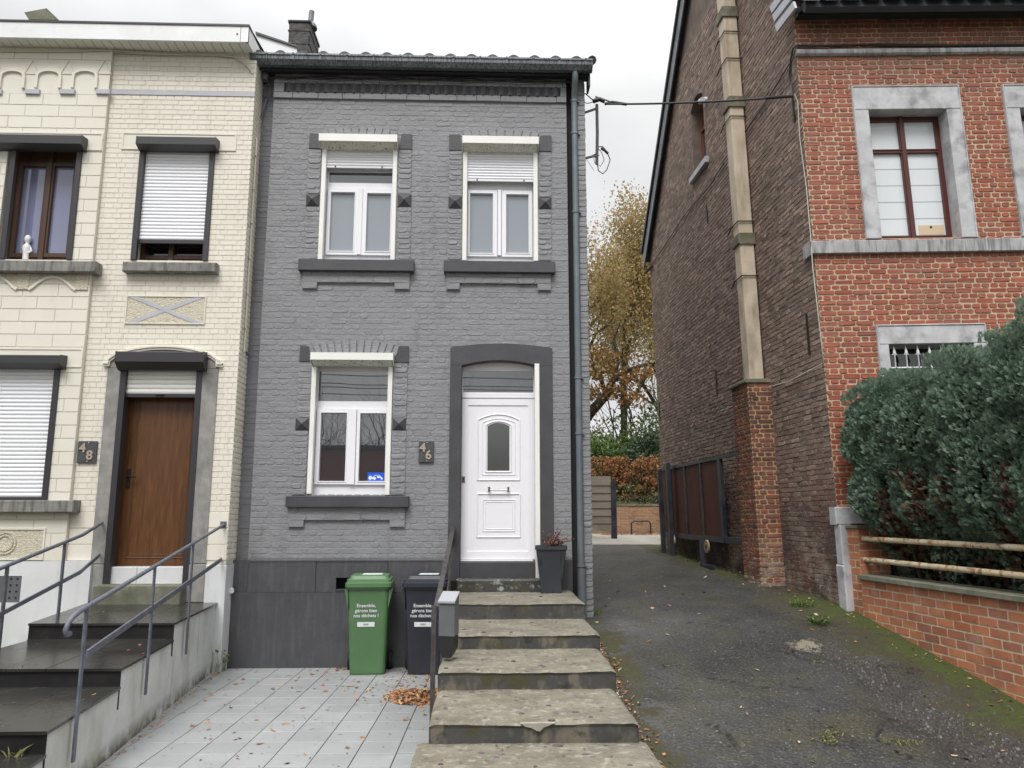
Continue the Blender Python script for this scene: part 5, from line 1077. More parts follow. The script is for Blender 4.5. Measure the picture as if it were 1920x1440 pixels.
# ================================================================== handrail of the stone steps and mailbox
RG = thing('handrail', 'worn black metal handrail beside the stone steps with a mailbox on it', 'handrail', (-.45, 7, 0))
P0 = atY(852, 992, 9.40); P1 = atY(818, 1140, 6.62); P0.x = -.40; mb = MB()
mb.bar(P0, P1, .045, .022); mb.bar(P0, P1 + Vector((0, -.01, -.04)) , .012, .05); mb.box(G, P0.x - .04, P0.x + .03, P0.z - .12, P0.z + .02, 0, .11); mb.build('top_rail', m_raildark, RG)
mb = MB(); xp = atY(811, 1300, 6.62).x; mb.bar((xp, 6.62, P1.z + .02), (xp, 6.62, TZ), .04, .02); mb.build('post', m_raildark, RG)
mb = MB(); mb.bar((-.41, 8.9, P0.z - .22), (-.41, 8.9, zA), .03, .02); mb.build('post', m_raildark, RG)
mb = MB(); mb.bar((-.41, 9.38, P0.z - .35), (-.43, 8.0, P0.z - 1.0), .012, .035); mb.build('lower_rail', m_raildark, RG)
yl = 6.58; c0 = atY(838, 1120, yl); ML = thing('mailbox', 'narrow grey metal mailbox with black newspaper holder underneath on the handrail post', 'mailbox', (c0.x, yl, 0))
MF = Fr((c0.x, yl, 0), (math.cos(R(-14)), math.sin(R(-14)), 0)); MF = Fr(MF.o, MF.u, (MF.u.y, -MF.u.x, 0))
zb_, zt_m = atY(838, 1193, yl).z, atY(838, 1128, yl).z; hw = .067
mb = MB(); mb.extr(Fr(MF.o, MF.u, MF.n), [(0, zb_), (.0, zt_m), (-.11, zt_m + .05), (-.13, zt_m + .045), (-.13, zb_ + .005)], -hw, hw); mb.build('body', m_mail, ML)
mb = MB(); mb.extr(MF, [(.016, zt_m - .012), (.016, zt_m + .004), (-.125, zt_m + .072), (-.135, zt_m + .06)], -hw - .006, hw + .006); mb.build('lid', m_maillid, ML)
mb = MB(); zz = atY(838, 1234, yl).z; lp_ = [[MF.p(x, z, w) for x, w in ((-h, -.004), (h, -.004), (h, -d), (-h, -d))] for h, d, z in ((.03, .06, zz), (.05, .10, zz + .035), (.062, .125, zz + .07), (.064, .128, zb_ - .001))]
mb.loft(lp_, cap=True); mb.build('newspaper_holder', m_black, ML)
mb = MB(); mb.bar(MF.p(-hw - .004, zb_ + .1, -.06), MF.p(-hw - .07, zb_ + .1, -.05), .02, .02); mb.build('bracket', m_raildark, ML)
# ================================================================== WHEELED BINS
def bin_(name, label, px, mbody, rot, lean=0):
    x0, y0 = gnd(px, 1264, TZ); y0 -= .06
    o = thing(name, label, 'bin', (x0, y0 + .12, TZ), 'wheeled bins'); c = Vector((x0, y0 + .12, TZ)); ca, sa = math.cos(rot), math.sin(rot)
    def T(L): return [Vector((c.x + p.x * ca - p.y * sa, c.y + p.x * sa + p.y * ca, c.z + p.z)) for p in L]
    mb = MB(); H_ = .99
    secs = [(0, .37, .35, .0), (.02, .385, .36, .0), (.30, .41, .39, .0), (.93, .455, .46, .0), (.935, .475, .48, 0), (H_ - .02, .478, .485, 0)]
    mb.loft([T(rr(0, (.48 - b) / 2, a, b, .045, z)) for z, a, b, _ in secs])
    for s_ in (-1, 1):                                   # folded side ribs below the rim
        mb.add([*T([Vector((s_ * .225, -.2, .93)), Vector((s_ * .265, -.2, .93)), Vector((s_ * .22, -.2, .72)), Vector((s_ * .225, .0, .93)), Vector((s_ * .265, .0, .93)), Vector((s_ * .22, .0, .72))])], [(0, 1, 2), (5, 4, 3), (1, 0, 3, 4), (2, 1, 4, 5), (0, 2, 5, 3)])
    b = mb.build('body', mbody, o)
    mb = MB()
    L = [rr(0, -.0, .50, .505, .05, H_ - .035), rr(0, -.0, .515, .52, .05, H_ - .03), rr(0, -.0, .515, .52, .05, H_ + .012), rr(0, .01, .49, .49, .05, H_ + .02), rr(0, .01, .485, .48, .05, H_ + .048), rr(0, .02, .44, .42, .05, H_ + .052), rr(0, .03, .42, .39, .05, H_ + .085), rr(0, .035, .39, .36, .05, H_ + .092)]
    mb.loft([T(l) for l in L])
    for s_ in (-.12, .12): mb.box(Fr(c + Vector((0, 0, 0)), (ca, sa, 0), (-sa, ca, 0)), s_ - .02, s_ + .02, H_ - .05, H_ + .05, .24, .26)
    lid = mb.build('lid', mbody, o)
    mb = MB(); mb.box(Fr(*[Vector((c.x, c.y, c.z + H_ + .093)), Vector((ca, sa, 0))], Vector((0, 0, 1)), Vector((-sa, ca, 0))), -.11 + .02, .13, -.06, .13, 0, .002); mb.build('paper', m_label, lid)
    mb = MB(); mb.tube(T([Vector((-.2, .25, H_ - .02)), Vector((-.2, .29, H_ + .02)), Vector((.2, .29, H_ + .02)), Vector((.2, .25, H_ - .02))]), .014, 8); mb.build('handle', mbody, o)
    mb = MB(); mb.tube(T([Vector((-.22, .24, .10)), Vector((.22, .24, .10))]), .012, 8); mb.build('axle', m_black, o)
    for s_ in (-1, 1): 
        mb = MB(); mb.tube(T([Vector((s_ * .205, .24, .10)), Vector((s_ * .21, .24, .10)), Vector((s_ * .25, .24, .10)), Vector((s_ * .255, .24, .10))]), [.08, .10, .10, .085], 20); wl2 = mb.build('wheel', m_rubber, o)
        mb = MB(); mb.tube(T([Vector((s_ * .2555, .24, .10)), Vector((s_ * .262, .24, .10))]), [.055, .04], 14); mb.build('hub', mbody, wl2)
    # the lettering lies on the tapering front
    def yf(z): return .24 - (.36 + (z - .02) / .91 * .10)
    tz = Vector((0, (yf(.9) - yf(.3)) / .6, 1)).normalized(); u = Vector((ca, sa, 0)); v = Vector((-sa * tz.y, ca * tz.y, tz.z)); org = c + Vector((-sa * yf(0), ca * yf(0), 0))
    FF = Fr(org, u, u.cross(v), v)
    mb = MB()
    for s_, zv in (('Ensemble,', .745), ('gérons bien', .69), ('nos déchets !', .635)): text_mb(mb, FF, s_, -.02, zv, .052, .003, .005, bold=.0007)
    mb.build('lettering', m_label, b, kind='stuff')
    mb = MB(); mb.box(FF, -.115, .075, .53, .58, .0, .004, 0); mb.box(FF, -.05, .01, .545, .566, .004, .005, 1); mb.build('label', [m_label, m_labelg], b)
    return o
bin_('wheeled_bin', 'green wheeled rubbish bin with white lettering against the dark plinth', 688, m_green, R(3))
bin_('wheeled_bin', 'black wheeled rubbish bin with white lettering beside the stone steps', 797, m_navy, R(-2))
# ================================================================== PLANTER
pc = (atY(1036, 1112, 9.06).x, 9.06); PL = thing('planter', 'tall square anthracite planter on the top step beside the white door', 'planter', (pc[0], pc[1] + .17, zA))
mb = MB(); cx, cy = pc[0], pc[1] + .17; rt = R(-4)
def sq(w, z, dx=0):
    return [Vector((cx + dx + (x * math.cos(rt) - y * math.sin(rt)) * w, cy + (x * math.sin(rt) + y * math.cos(rt)) * w, z)) for x, y in ((-.5, -.46), (-.46, -.5), (.46, -.5), (.5, -.46), (.5, .46), (.46, .5), (-.46, .5), (-.5, .46))]
zt_p = atY(1036, 1024, pc[1] + .02).z
mb.loft([sq(.235, zA), sq(.24, zA + .01), sq(.345, zt_p - .05), sq(.348, zt_p - .045), sq(.372, zt_p - .04), sq(.372, zt_p), sq(.335, zt_p), sq(.33, zt_p - .04)], cap=True); mb.build('pot', m_plant, PL)
mb = MB(); mb.loft([sq(.31, zt_p - .035), sq(.30, zt_p - .02)]); mb.build('soil', m_soil, PL)
mb = MB(); rg = random.Random(4); zz = zt_p - .03
for i in range(26):
    a = rg.uniform(0, 6.28); r_ = rg.uniform(0, .10); p = Vector((cx + r_ * math.cos(a), cy + r_ * math.sin(a) - .05, zz)); d = Vector((rg.uniform(-.3, .75), rg.uniform(-.4, .3), 1)).normalized(); L = rg.uniform(.10, .26); pts = [p]
    for k in range(4): d = (d + Vector((rg.uniform(-.25, .3), rg.uniform(-.2, .2), -.13))).normalized(); p = p + d * L / 4; pts.append(p)
    mb.tube(pts, [.003, .0025, .002, .0018, .001], 4)
    for q in pts[1:]:
        for _ in range(4):
            o = q + Vector((rg.uniform(-.03, .03), rg.uniform(-.03, .03), rg.uniform(-.02, .02))); s = rg.uniform(.008, .018); x = Vector((rg.uniform(-1, 1), rg.uniform(-1, 1), rg.uniform(-1, 1))).normalized() * s; y = x.cross(Vector((rg.uniform(-1, 1), rg.uniform(-1, 1), 1))).normalized() * s * .6
            mb.add([o - x, o + y, o + x, o - y], [(0, 1, 2, 3)], 1)
mb.build('dried_plant', [m_bark, mat('withered_leaf', (.13, .05, .03), rough=.8, isl=[(.09, .035, .025), (.20, .09, .05), (.15, .06, .03)])], None, label='withered brown plant in the anthracite planter', cat='plant')
# ================================================================== SIGNS
def plaque(fr, r, txt, w, label):
    o = thing('house_number', label, 'house number', tuple(fr.p((r[0] + r[1]) / 2, r[2], w)), 'house number plaques'); mb = MB(); mb.box(fr, *r, w, w + .018, bev=.004); mb.build('plate', m_plaque, o)
    hh = r[3] - r[2]; ww = r[1] - r[0]
    for k, (ch, fx, fy) in enumerate(((txt[0], .27, .50), (txt[1], .66, .16))):
        mb = MB(); text_mb(mb, fr, ch, r[0] + ww * fx, r[2] + hh * fy, hh * .58, w + .018, w + .03, bold=.004); mb.build('digit', m_digit, o)
    for fy in (.08, .93):
        mb = MB(); mb.tube([fr.p(r[0] + ww * .55, r[2] + hh * fy, w + .018), fr.p(r[0] + ww * .55, r[2] + hh * fy, w + .022)], .005, 8); mb.build('screw', m_label, o)
plaque(G, G.rect(785, 827, 813, 867, .03), '46', .012, 'slate plaque with the brass digits 46 beside the white front door')
plaque(C, C.rect(145, 827, 181, 868, .03), '48', .012, 'slate plaque with the brass digits 48 beside the brown wooden door')
# tow-away sticker
r = G.rect(689, 886, 720, 902, -.12); w = -.128; mb = MB(); mb.box(G, *r, w - .003, w, 0); U = lambda a: r[0] + (r[1] - r[0]) * a; V = lambda a: r[2] + (r[3] - r[2]) * a
w1 = w + .001
for poly in ([(.06, .25), (.52, .25), (.52, .45), (.24, .45), (.24, .62), (.12, .62), (.06, .45)], [(.28, .45), (.34, .45), (.55, .72), (.52, .78)], [(.55, .62), (.62, .70), (.74, .60), (.93, .36), (.90, .26), (.60, .46)], [(.60, .62), (.66, .72), (.78, .62), (.80, .54)]):
    mb.prism(G, [(U(a), V(b)) for a, b in poly], w, w1, 1)
for cx_, cy_ in ((.16, .24), (.42, .24), (.64, .45), (.86, .28)): mb.prism(G, [(U(cx_) + .012 * math.cos(t * .785), V(cy_) + .012 * math.sin(t * .785)) for t in range(8)], w, w1 + .001, 1)
mb.build('tow_sticker', [m_blue, m_label], None, label='small blue sticker with a white tow truck on the ground floor window', cat='sticker')
# white figurine, cardboard box, camera lamp
f = C.hit(48, 478, -.12); mb = MB(); b = C.p(f[0], k1[2] + .06, -.13)
mb.loft([[b + Vector((math.cos(t * .628) * r_, math.sin(t * .628) * r_, z)) * .8 * 1.0 if 0 else b + Vector((math.cos(t * .628) * r_ * .8, math.sin(t * .628) * r_ * .8, z * .8)) for t in range(10)] for r_, z in ((.05, 0), (.045, .03), (.05, .10), (.065, .18), (.06, .22), (.03, .25), (.025, .27), (.045, .30), (.05, .34), (.035, .38), (.01, .40))], smooth=True)
mb.tube([b + Vector((.04, 0, .16)), b + Vector((.07, -.01, .11)), b + Vector((.03, -.02, .08))], .013, 6)
mb.build('figurine', m_white_fig, None, label='small white ceramic figurine standing behind the upper left window', cat='figurine')
r = RF.rect(1724, 421, 1772, 440, -.18); mb = MB(); mb.box(RF, *r, -.40, -.195, bev=.004); c = (r[0] + r[1]) / 2; mb.box(RF, c - .02, c + .01, r[2] + .09, r[2] + .12, -.195, -.193, 1)
mb.build('cardboard_box', [m_card, m_alu], None, label='small beige cardboard box behind the red brick house window', cat='box')
p = GB.hit(1313, 187, .12); pc_ = GB.p(p[0], p[1], 0); n_ = GB.n; mb = MB(); mb.tube([pc_, pc_ + n_ * .05], .05, 12); mb.tube([pc_ + n_ * .04, pc_ + n_ * .10 + Vector((0, -.02, -.01))], .02, 8); mb.tube([pc_ + n_ * .10 + Vector((0, .06, 0)), pc_ + n_ * .11 + Vector((0, -.10, -.05))], .045, 12)
mb.build('security_camera', m_label, None, label='small white security camera above the arched gable window', cat='camera')
# ================================================================== CABLES
def wire(name, pts, r, m, label, n=6, cat='cable'):
    mb = MB(); mb.tube(pts, r, n); return mb.build(name, m, None, label=label, cat=cat)
def sag(a, b, s, n=14): return [a.lerp(b, i / n) + Vector((0, 0, -s * 4 * (i / n) * (1 - i / n))) for i in range(n + 1)]
MS = thing('wall_bracket', 'rusty iron cable bracket standing off the top right corner of the grey house', 'bracket', (uR, 9.62, 4))
Yb = 9.62; q = lambda x, y: atY(x, y, Yb); mb = MB()
mb.tube([q(1119, 196), q(1120, 250), q(1119, 308)], .022, 6); mb.build('mast', m_raildark, MS)
for a, b in (((1096, 213), (1120, 203)), ((1098, 298), (1120, 291))): mb = MB(); pa = q(*a); pa.x = uR - .02; mb.bar(pa, q(*b), .025, .025); mb.build('arm', m_raildark, MS)
mb = MB(); mb.tube([q(1112, 190), q(1124, 186), q(1134, 190)], .03, 6); mb.tube([q(1116, 181), q(1130, 186), q(1146, 191)], .010, 5); mb.build('clamp', m_black, MS)
E1 = q(1134, 195); cr_ = RF.hit(1488, 181, .12); E2 = RF.p(0, 0, .05) * 1; pr2 = GB.hit(1486, 180, .2); E2 = GB.p(pr2[0], pr2[1], .2)
wire('overhead_cable', sag(E1, E2, .03), .013, m_cable, 'black overhead cable strung between the grey house and the red brick house')
mb = MB(); mb.tube([E1, E1 + Vector((.1, 0, .03)), E1 + Vector((.3, 0, -.0))], .02, 6)
mb.tube([q(1084, 172), q(1098, 176), q(1112, 188)], .008, 5); mb.tube([q(1090, 190), q(1102, 194), q(1117, 190)], .006, 5)
mb.tube([q(1121, 275), q(1130, 275), q(1138, 284), q(1144, 300), q(1138, 318), q(1130, 326), q(1122, 320), q(1119, 300)], .007, 6)
mb.tube([q(1121, 278), q(1128, 286), q(1133, 300), q(1126, 312), q(1115, 305), q(1113, 297), q(1124, 291)], .005, 5)
mb.tube([q(1127, 278), q(1134, 282), q(1140, 288)], .018, 6); mb.tube([q(1121, 215), q(1121, 270), q(1118, 288), q(1100, 297)], .007, 5)
mb.tube([q(1100, 299), q(1106, 308), q(1114, 320)], .003, 4)
mb.build('cable_loop', m_cable, None, label='loose loop of thin black cable hanging from the iron bracket', cat='cable')
mb = MB(); g = lambda x, y, w=.06: G.p(*G.hit(x, y, w), w)
for k in range(3):
    pts = []; 
    for i in range(22):
        x = 520 + i * 26; y = 143.5 + 8 * i / 21 + 2.5 * math.sin(i * 1.3 + k * 2) * (.6 if k else 1) + k * 1.5; pts.append(g(x, y, .05 + .012 * k))
    mb.tube(pts, .008 - .001 * k, 5)
mb.tube([g(497, 148, .04), g(510, 147, .05), g(522, 144, .05)], .012, 5); mb.tube([g(1066, 152), g(1070, 156), g(1074, 165)], .012, 5)
mb.build('facade_cable', m_cable, None, label='bundle of thin black cables clipped under the eaves of the grey house', cat='cable')
mb = MB(); s1 = lambda x, y, w=-.02: G.p(*G.hit(x, y, w), w)
mb.tube([s1(497, 170), s1(500, 185), s1(490, 215), s1(480, 245), s1(476, 250)], .010, 6)
cv = lambda x, y: CR.p(.13, C.hit(x, y, -.13)[1], .018)
mb.tube([s1(478, 246), cv(472, 262), cv(470, 300), cv(450, 640), cv(448, 660)], .013, 8, 1)
for y in (292, 355, 418, 484, 550, 615): q_ = cv(465, y); mb.tube([q_ + Vector((-.01, 0, 0)), q_ + Vector((.012, -.03, 0))], .012, 6, 1)
mb.tube([s1(443, 660), s1(450, 668), s1(458, 667), s1(464, 660)], .006, 5, 1)
mb.build('cable_conduit', [m_greyc, m_conduit], None, label='thin cream conduit running down the corner between both terraced houses', cat='conduit')
mb = MB(); c_ = lambda x, y, w=.03: C.p(*C.hit(x, y, w), w)
mb.tube([c_(0, 96, .07), c_(130, 97, .07), c_(190, 94, .08), c_(215, 98, .04), c_(300, 102), c_(400, 103), c_(440, 107), c_(462, 122), c_(474, 138)], .011, 6)
mb.tube([c_(210, 95, .07), c_(320, 101), c_(430, 104), c_(450, 112), c_(470, 134), s1(488, 146)], .008, 6)
mb.build('eaves_cable', m_conduit, None, label='pale cable clipped along the wall under the white boarded eaves', cat='cable')
mb = MB(); e = s1(498, 146, .0); mb.loft([[e + Vector((.05 * r_ * math.cos(t * .785), -.02 - .05 * r_ * math.sin(t * .785), z)) for t in range(8)] for r_, z in ((1, -.05), (1.1, .0), (.8, .05), (.3, .07))]); 
mb.tube([s1(490, 155, 0), s1(498, 168, 0), s1(494, 178, 0), s1(503, 182, 0), s1(508, 172, 0)], .007, 5)
mb.tube([s1(502, 152, 0), s1(508, 165, 0), s1(500, 176, 0)], .005, 5); mb.build('junction_box', m_greyc, None, label='small grey junction box under the left end of the gutter', cat='junction box')
e = s1(463, 664, -.04); mb = MB(); mb.tube([e, e + Vector((0, -.05, 0))], .022, 8); mb.tube([e + Vector((0, -.05, .03)), e + Vector((.03, -.05, 0)), e + Vector((0, -.05, -.03))], .008, 6); mb.build('wall_hook', m_greyc, None, label='small grey cable hook on the recessed strip beside the cream house', cat='hook')
e = G.p(*G.hit(434, 1106, .07), .07); mb = MB(); mb.tube([e, e + Vector((.02, -.06, -.01))], .028, 10); mb.tube([e + Vector((-.05, -.02, .02)), e + Vector((.0, -.05, .0))], .018, 8, 1); mb.build('pipe_stub', [m_label, m_rust], None, label='short white pipe stub poking out of the dark plinth', cat='pipe')
gp = lambda x, y, w=.03: GB.p(*GB.hit(x, y, w), w)
mb = MB(); mb.tube([gp(1480, 120), gp(1440, 185), gp(1392, 255)], .009, 5); mb.tube([gp(1358, 305), gp(1330, 350), gp(1290, 395), gp(1240, 470), gp(1215, 508)], .009, 5)
mb.tube([gp(1222, 500, .04), gp(1210, 512, .06)], .03, 5); mb.build('gable_cable', m_cable, None, label='long black cable running diagonally across the brown gable wall', cat='cable')
mb = MB()
rfp = lambda x, y, w=.03: RF.p(*RF.hit(x, y, w), w)
mb.tube([E2, gp(1484, 168, .06), gp(1480, 140, .04), gp(1483, 110, .04), gp(1487, 90, .04), rfp(1496, 85), rfp(1560, 87), rfp(1640, 83), rfp(1780, 85), rfp(1920, 84)], .012, 5)
mb.tube([E2, gp(1482, 165, .05), gp(1484, 120, .05), rfp(1492, 88, .05), rfp(1580, 84), rfp(1700, 86), rfp(1920, 87)], .009, 5)
mb.tube([E2 + Vector((-.35, 0, -.03)), E2, gp(1484, 160, .08)], .02, 6); mb.build('corner_cables', m_cable, None, label='tangle of black cables at the top corner of the red brick house', cat='cable')
mb = MB(); mb.tube([gp(1490, 176, .06), gp(1496, 190), gp(1500, 260, .03), gp(1512, 350, .03), gp(1520, 440, .03), gp(1524, 500, .10), gp(1540, 640, .03), gp(1545, 680, .03), gp(1480, 715, .03), gp(1437, 727, .05), ], .006, 5)
mb.tube([gp(1425, 730, .1), gp(1400, 740, .04), gp(1378, 760, .03), gp(1345, 773, .03)], .005, 5)
mb.build('white_cable', m_conduit, None, label='thin white cable hanging down the corner of the brown gable wall', cat='cable')
# ================================================================== SLIDING GATE
GO = thing('sliding_gate', 'dark framed sliding gate with brown panels parked along the brown gable wall', 'gate', tuple(GB.p(6, 0, .3)) )
wg_ = .22; g = lambda x, y, w=wg_: GB.hit(x, y, w)
ua, ub = g(1237, 950)[0], g(1372, 950)[0]; vtp_ = (g(1240, 882)[1] + g(1372, 846)[1]) / 2; vbt = (g(1245, 1008)[1] + g(1380, 1019)[1]) / 2; ue_ = g(1388, 900)[0]
u_p = [g(x, 950)[0] for x in (1241, 1262, 1284, 1315, 1345)]; uleft = g(1353, 950)[0]
(lambda *a: None)('gate', ua, ub, vtp_, vbt, u_p, ue_)
mb = MB(); lo, hi = min(ue_, ub), ua
mb.box(GB, ue_, hi, vtp_ - .05, vtp_, wg_ - .05, wg_); mb.box(GB, ue_, hi, vbt, vbt + .09, wg_ - .05, wg_)
for x in (1240, 1259, 1286, 1316): u_ = g(x, 950)[0]; mb.box(GB, u_ - .025, u_ + .025, vbt, vtp_, wg_ - .048, wg_ + .003)
uw = g(1351, 950)[0]; mb.box(GB, uw - .09, uw + .03, vbt, vtp_, wg_ - .052, wg_ + .004); mb.build('frame', m_gatef, GO)
xs = [1351, 1316, 1286, 1259, 1240]
for i in range(4):
    a, b = g(xs[i], 950)[0] + .03, g(xs[i + 1], 950)[0] - .03; MB().box(GB, a, b, vbt + .09, vtp_ - .05, wg_ - .04, wg_ - .02).build('panel', m_gatep, GO)
for x, yt, yb_, w_ in ((1256, 868, 1022, .30), (1240, 880, 1022, .34)):
    u_ = GB.hit(x, 950, w_)[0]; P_ = GB.p(u_, 0, w_); zg = zdrive(P_.x, P_.y); mb = MB(); mb.box(GB, u_ - .04, u_ + .04, zg, GB.hit(x, yt, w_)[1], w_ - .04, w_ + .04); mb.build('guide_post', m_gatef, GO)
u_ = GB.hit(1317, 1030, .26)[0]; P_ = GB.p(u_, 0, .26); zg = zdrive(P_.x, P_.y); mb = MB(); mb.box(GB, u_ - .04, u_ + .04, zg, vbt, .22, .30); mb.box(GB, u_ - .5, u_ + .04, zg, zg + .05, .22, .30); mb.build('guide_post', m_gatef, GO)
for x, y in ((1325, 1025), (1262, 1014), (1243, 1014)):
    u_, v_ = GB.hit(x, y, .26); 
    mb = MB(); mb.tube([GB.p(u_, v_, .24), GB.p(u_, v_, .27)], .11, 16, 0); mb.tube([GB.p(u_, v_, .27), GB.p(u_, v_, .28)], .035, 8, 1); mb.build('wheel', [m_wheel, m_gatef], GO)
# ================================================================== BACK OF THE DRIVEWAY
Yw = 22.0; BW = Fr((0, Yw, 0), (1, 0, 0), (0, -1, 0)); v1_, v0_ = BW.hit(1190, 945)[1], BW.hit(1190, 1004)[1]; xa, xb = BW.hit(1120, 970)[0], BW.hit(1300, 970)[0]
WL = thing('garden_wall', 'low light brown brick garden wall behind the driveway below the brown flower heads', 'wall', (5, Yw, v0_)); mb = MB(); mb.box(BW, xa - 3, xb + 1, 1.0, v1_ - .05, -.25, 0, 1); bricks(mb, BW, xa - 1, xb, v0_ - .15, v1_ - .05, [], ch=.075, bl=.23, gap=.012, prot=.006, jit=.002, rg=rnd); mb.build('brickwork', [m_backb, m_pierj], WL)
MB().box(BW, xa - 3, xb + 1, v1_ - .049, v1_, -.3, .03).build('coping', m_coping, WL)
mb = MB(); r = BW.rect(1184, 977, 1220, 1003, .3); 
p = [BW.p(r[0], r[2], .3), BW.p(r[0], r[3] - .06, .3), BW.p(r[0] + .06, r[3], .3), BW.p(r[1] - .06, r[3], .3), BW.p(r[1], r[3] - .06, .3), BW.p(r[1], r[2], .3)]; mb.tube(p, .022, 8)
mb.build('bike_hoop', m_black, None, label='low black metal hoop in front of the garden wall', cat='bike stand')
Yf = 19.5; BF = Fr((0, Yf, 0), (1, 0, 0), (0, -1, 0)); r = BF.rect(1090, 896, 1146, 996); FN = thing('wooden_fence', 'weathered grey horizontal board fence beside the dark post', 'fence', (r[0], Yf, r[2])); mb = MB(); nb = 7; h_ = (r[3] - r[2]) / nb
for i in range(nb): mb.add([BF.p(r[0] - .8, r[2] + i * h_, .03), BF.p(r[1], r[2] + i * h_ + .0, .03), BF.p(r[1], r[2] + (i + 1) * h_ + .04, .0), BF.p(r[0] - .8, r[2] + (i + 1) * h_ + .04, .0), BF.p(r[0] - .8, r[2] + i * h_, .0), BF.p(r[1], r[2] + i * h_, .0)], [(0, 1, 2, 3), (4, 5, 1, 0), (1, 5, 2)])
mb.build('board_panel', m_wood, FN); r = BF.rect(1146, 903, 1156, 1004, .05); MB().box(BF, r[0], r[1], r[2] - .2, r[3], -.08, .06).build('post', m_gatef, FN)
# ================================================================== LOW WALL WITH RAILS
LWT = thing('low_brick_wall', 'low orange brick garden wall with mossy coping and corner pier along the driveway', 'wall', tuple(LW.o)); 
zc = LW.hit(1700, 1088)[1]; pe = LW.hit(1611, 1030)[0]; zp = LW.hit(1592, 985)[1]; (lambda *a: None)('lw', zc, pe, zp)
mb = MB(); LWL = 7.2; mb.box(LW, pe, LWL, -.6, zc - .055, -.22, 0, 1); bricks(mb, LW, pe, LWL, -.55, zc - .055, [], ch=.0835, bl=.225, gap=.014, prot=.004, jit=.0015, rg=random.Random(41), cnr=.08)
mb.build('brickwork', [m_orange, m_orangej], LWT)
mb = MB(); u_ = pe + .002
while u_ < LWL: mb.box(LW, u_, u_ + .895, zc - .052, zc, -.26, .05, bev=.006); u_ += .90
mb.build('coping', m_coping, LWT)
mb = MB(); mb.box(LW, 0, pe, -.1, zp - .04, -.36, 0, 1); bricks(mb, LW, 0.0, pe, .4, zp - .04, [], ch=.0835, bl=.225, gap=.014, prot=.004, jit=.0015, rg=rnd, cnr=.08)
LE = Fr(LW.p(pe, 0, -.36), LW.n, LW.u); bricks(mb, LE, 0, .36, zc - .05, zp - .04, [], ch=.0835, bl=.225, gap=.014, prot=.004, jit=.0015, rg=rnd, cnr=.08); mb.box(LW, -.0, pe + .03, zp - .035, zp, -.38, .03, 2, bev=.006)
mb.build('pier', [m_orange, m_orangej, m_coping], LWT)
RL = thing('railing', 'two rusty white horizontal pipes above the low brick wall', 'railing', tuple(LW.p(pe, zc, -.1)))
for ya, yb in ((1013, 1028), (1053, 1079)):
    v0 = LW.hit(1640, ya + 0, -.06)[1]; v1 = LW.hit(1900, yb - 1, -.06)[1]; mb = MB(); mb.tube([LW.p(pe - .03, (v0 + v1) / 2 + .01, -.06), LW.p(LWL, (v0 + v1) / 2 - .01, -.06)], .028, 12); mb.build('pipe', m_rust, RL)
mb = MB(); mb.bar(LW.p(4.5, zc, -.06), LW.p(4.5, zc + .6, -.06), .05, .05); mb.build('post', m_rust, RL)
grid('garden_soil', fr_range(4.4, 14, .6), fr_range(1.5, 9.0, .6), lambda x, y: zc - .12 - max(0, 6 - y) * .08 + .04 * vn(x, y, .8), m_soilg, kind='structure')
# ================================================================== PLANTS
def uvec(rg):
    z = rg.uniform(-1, 1); t = rg.uniform(0, 6.283); r = math.sqrt(1 - z * z); return Vector((r * math.cos(t), r * math.sin(t), z))
def leafq(mb, p, s, rg, m=0, asp=.55, nrm=None):
    x = uvec(rg) * s; y = x.cross(uvec(rg)); y = y.normalized() * s * asp if y.length > 1e-6 else Vector((0, 0, s))
    mb.add([p - x, p + y, p + x, p - y], [(0, 1, 2, 3)], m)
def spray(mb, p, out, s, rg, m=0):
    # one flat fan of scale leaves: axis out of the hedge and upward, leaflets to both sides
    ax = (out * rg.uniform(.7, 1.1) + Vector((0, 0, rg.uniform(.15, .95))) + uvec(rg) * .45).normalized()
    side = ax.cross(uvec(rg)).normalized(); nl = 4
    b = len(mb.v); vs = [p]; fs = []
    def lf(a, d, l, w):
        q = d.cross(side.cross(ax)).normalized() * w; i = len(vs); vs.extend([a + d * l * .45 + q, a + d * l, a + d * l * .45 - q, a]); fs.append((i + 3, i, i + 1, i + 2))
    lf(p + ax * s * .4, ax, s * .7, s * .10)
    for k in range(nl):
        t = .1 + .75 * k / nl; a = p + ax * (s * t); l = s * (.62 - .4 * t)
        for e in (-1, 1): lf(a, (ax * .75 + side * e * .8 + Vector((0, 0, -.12))).normalized(), l, s * .085)
    fs.append((0, len(vs) - 1, 1))
    mb.add(vs, [f for f in fs[:-1]], m)
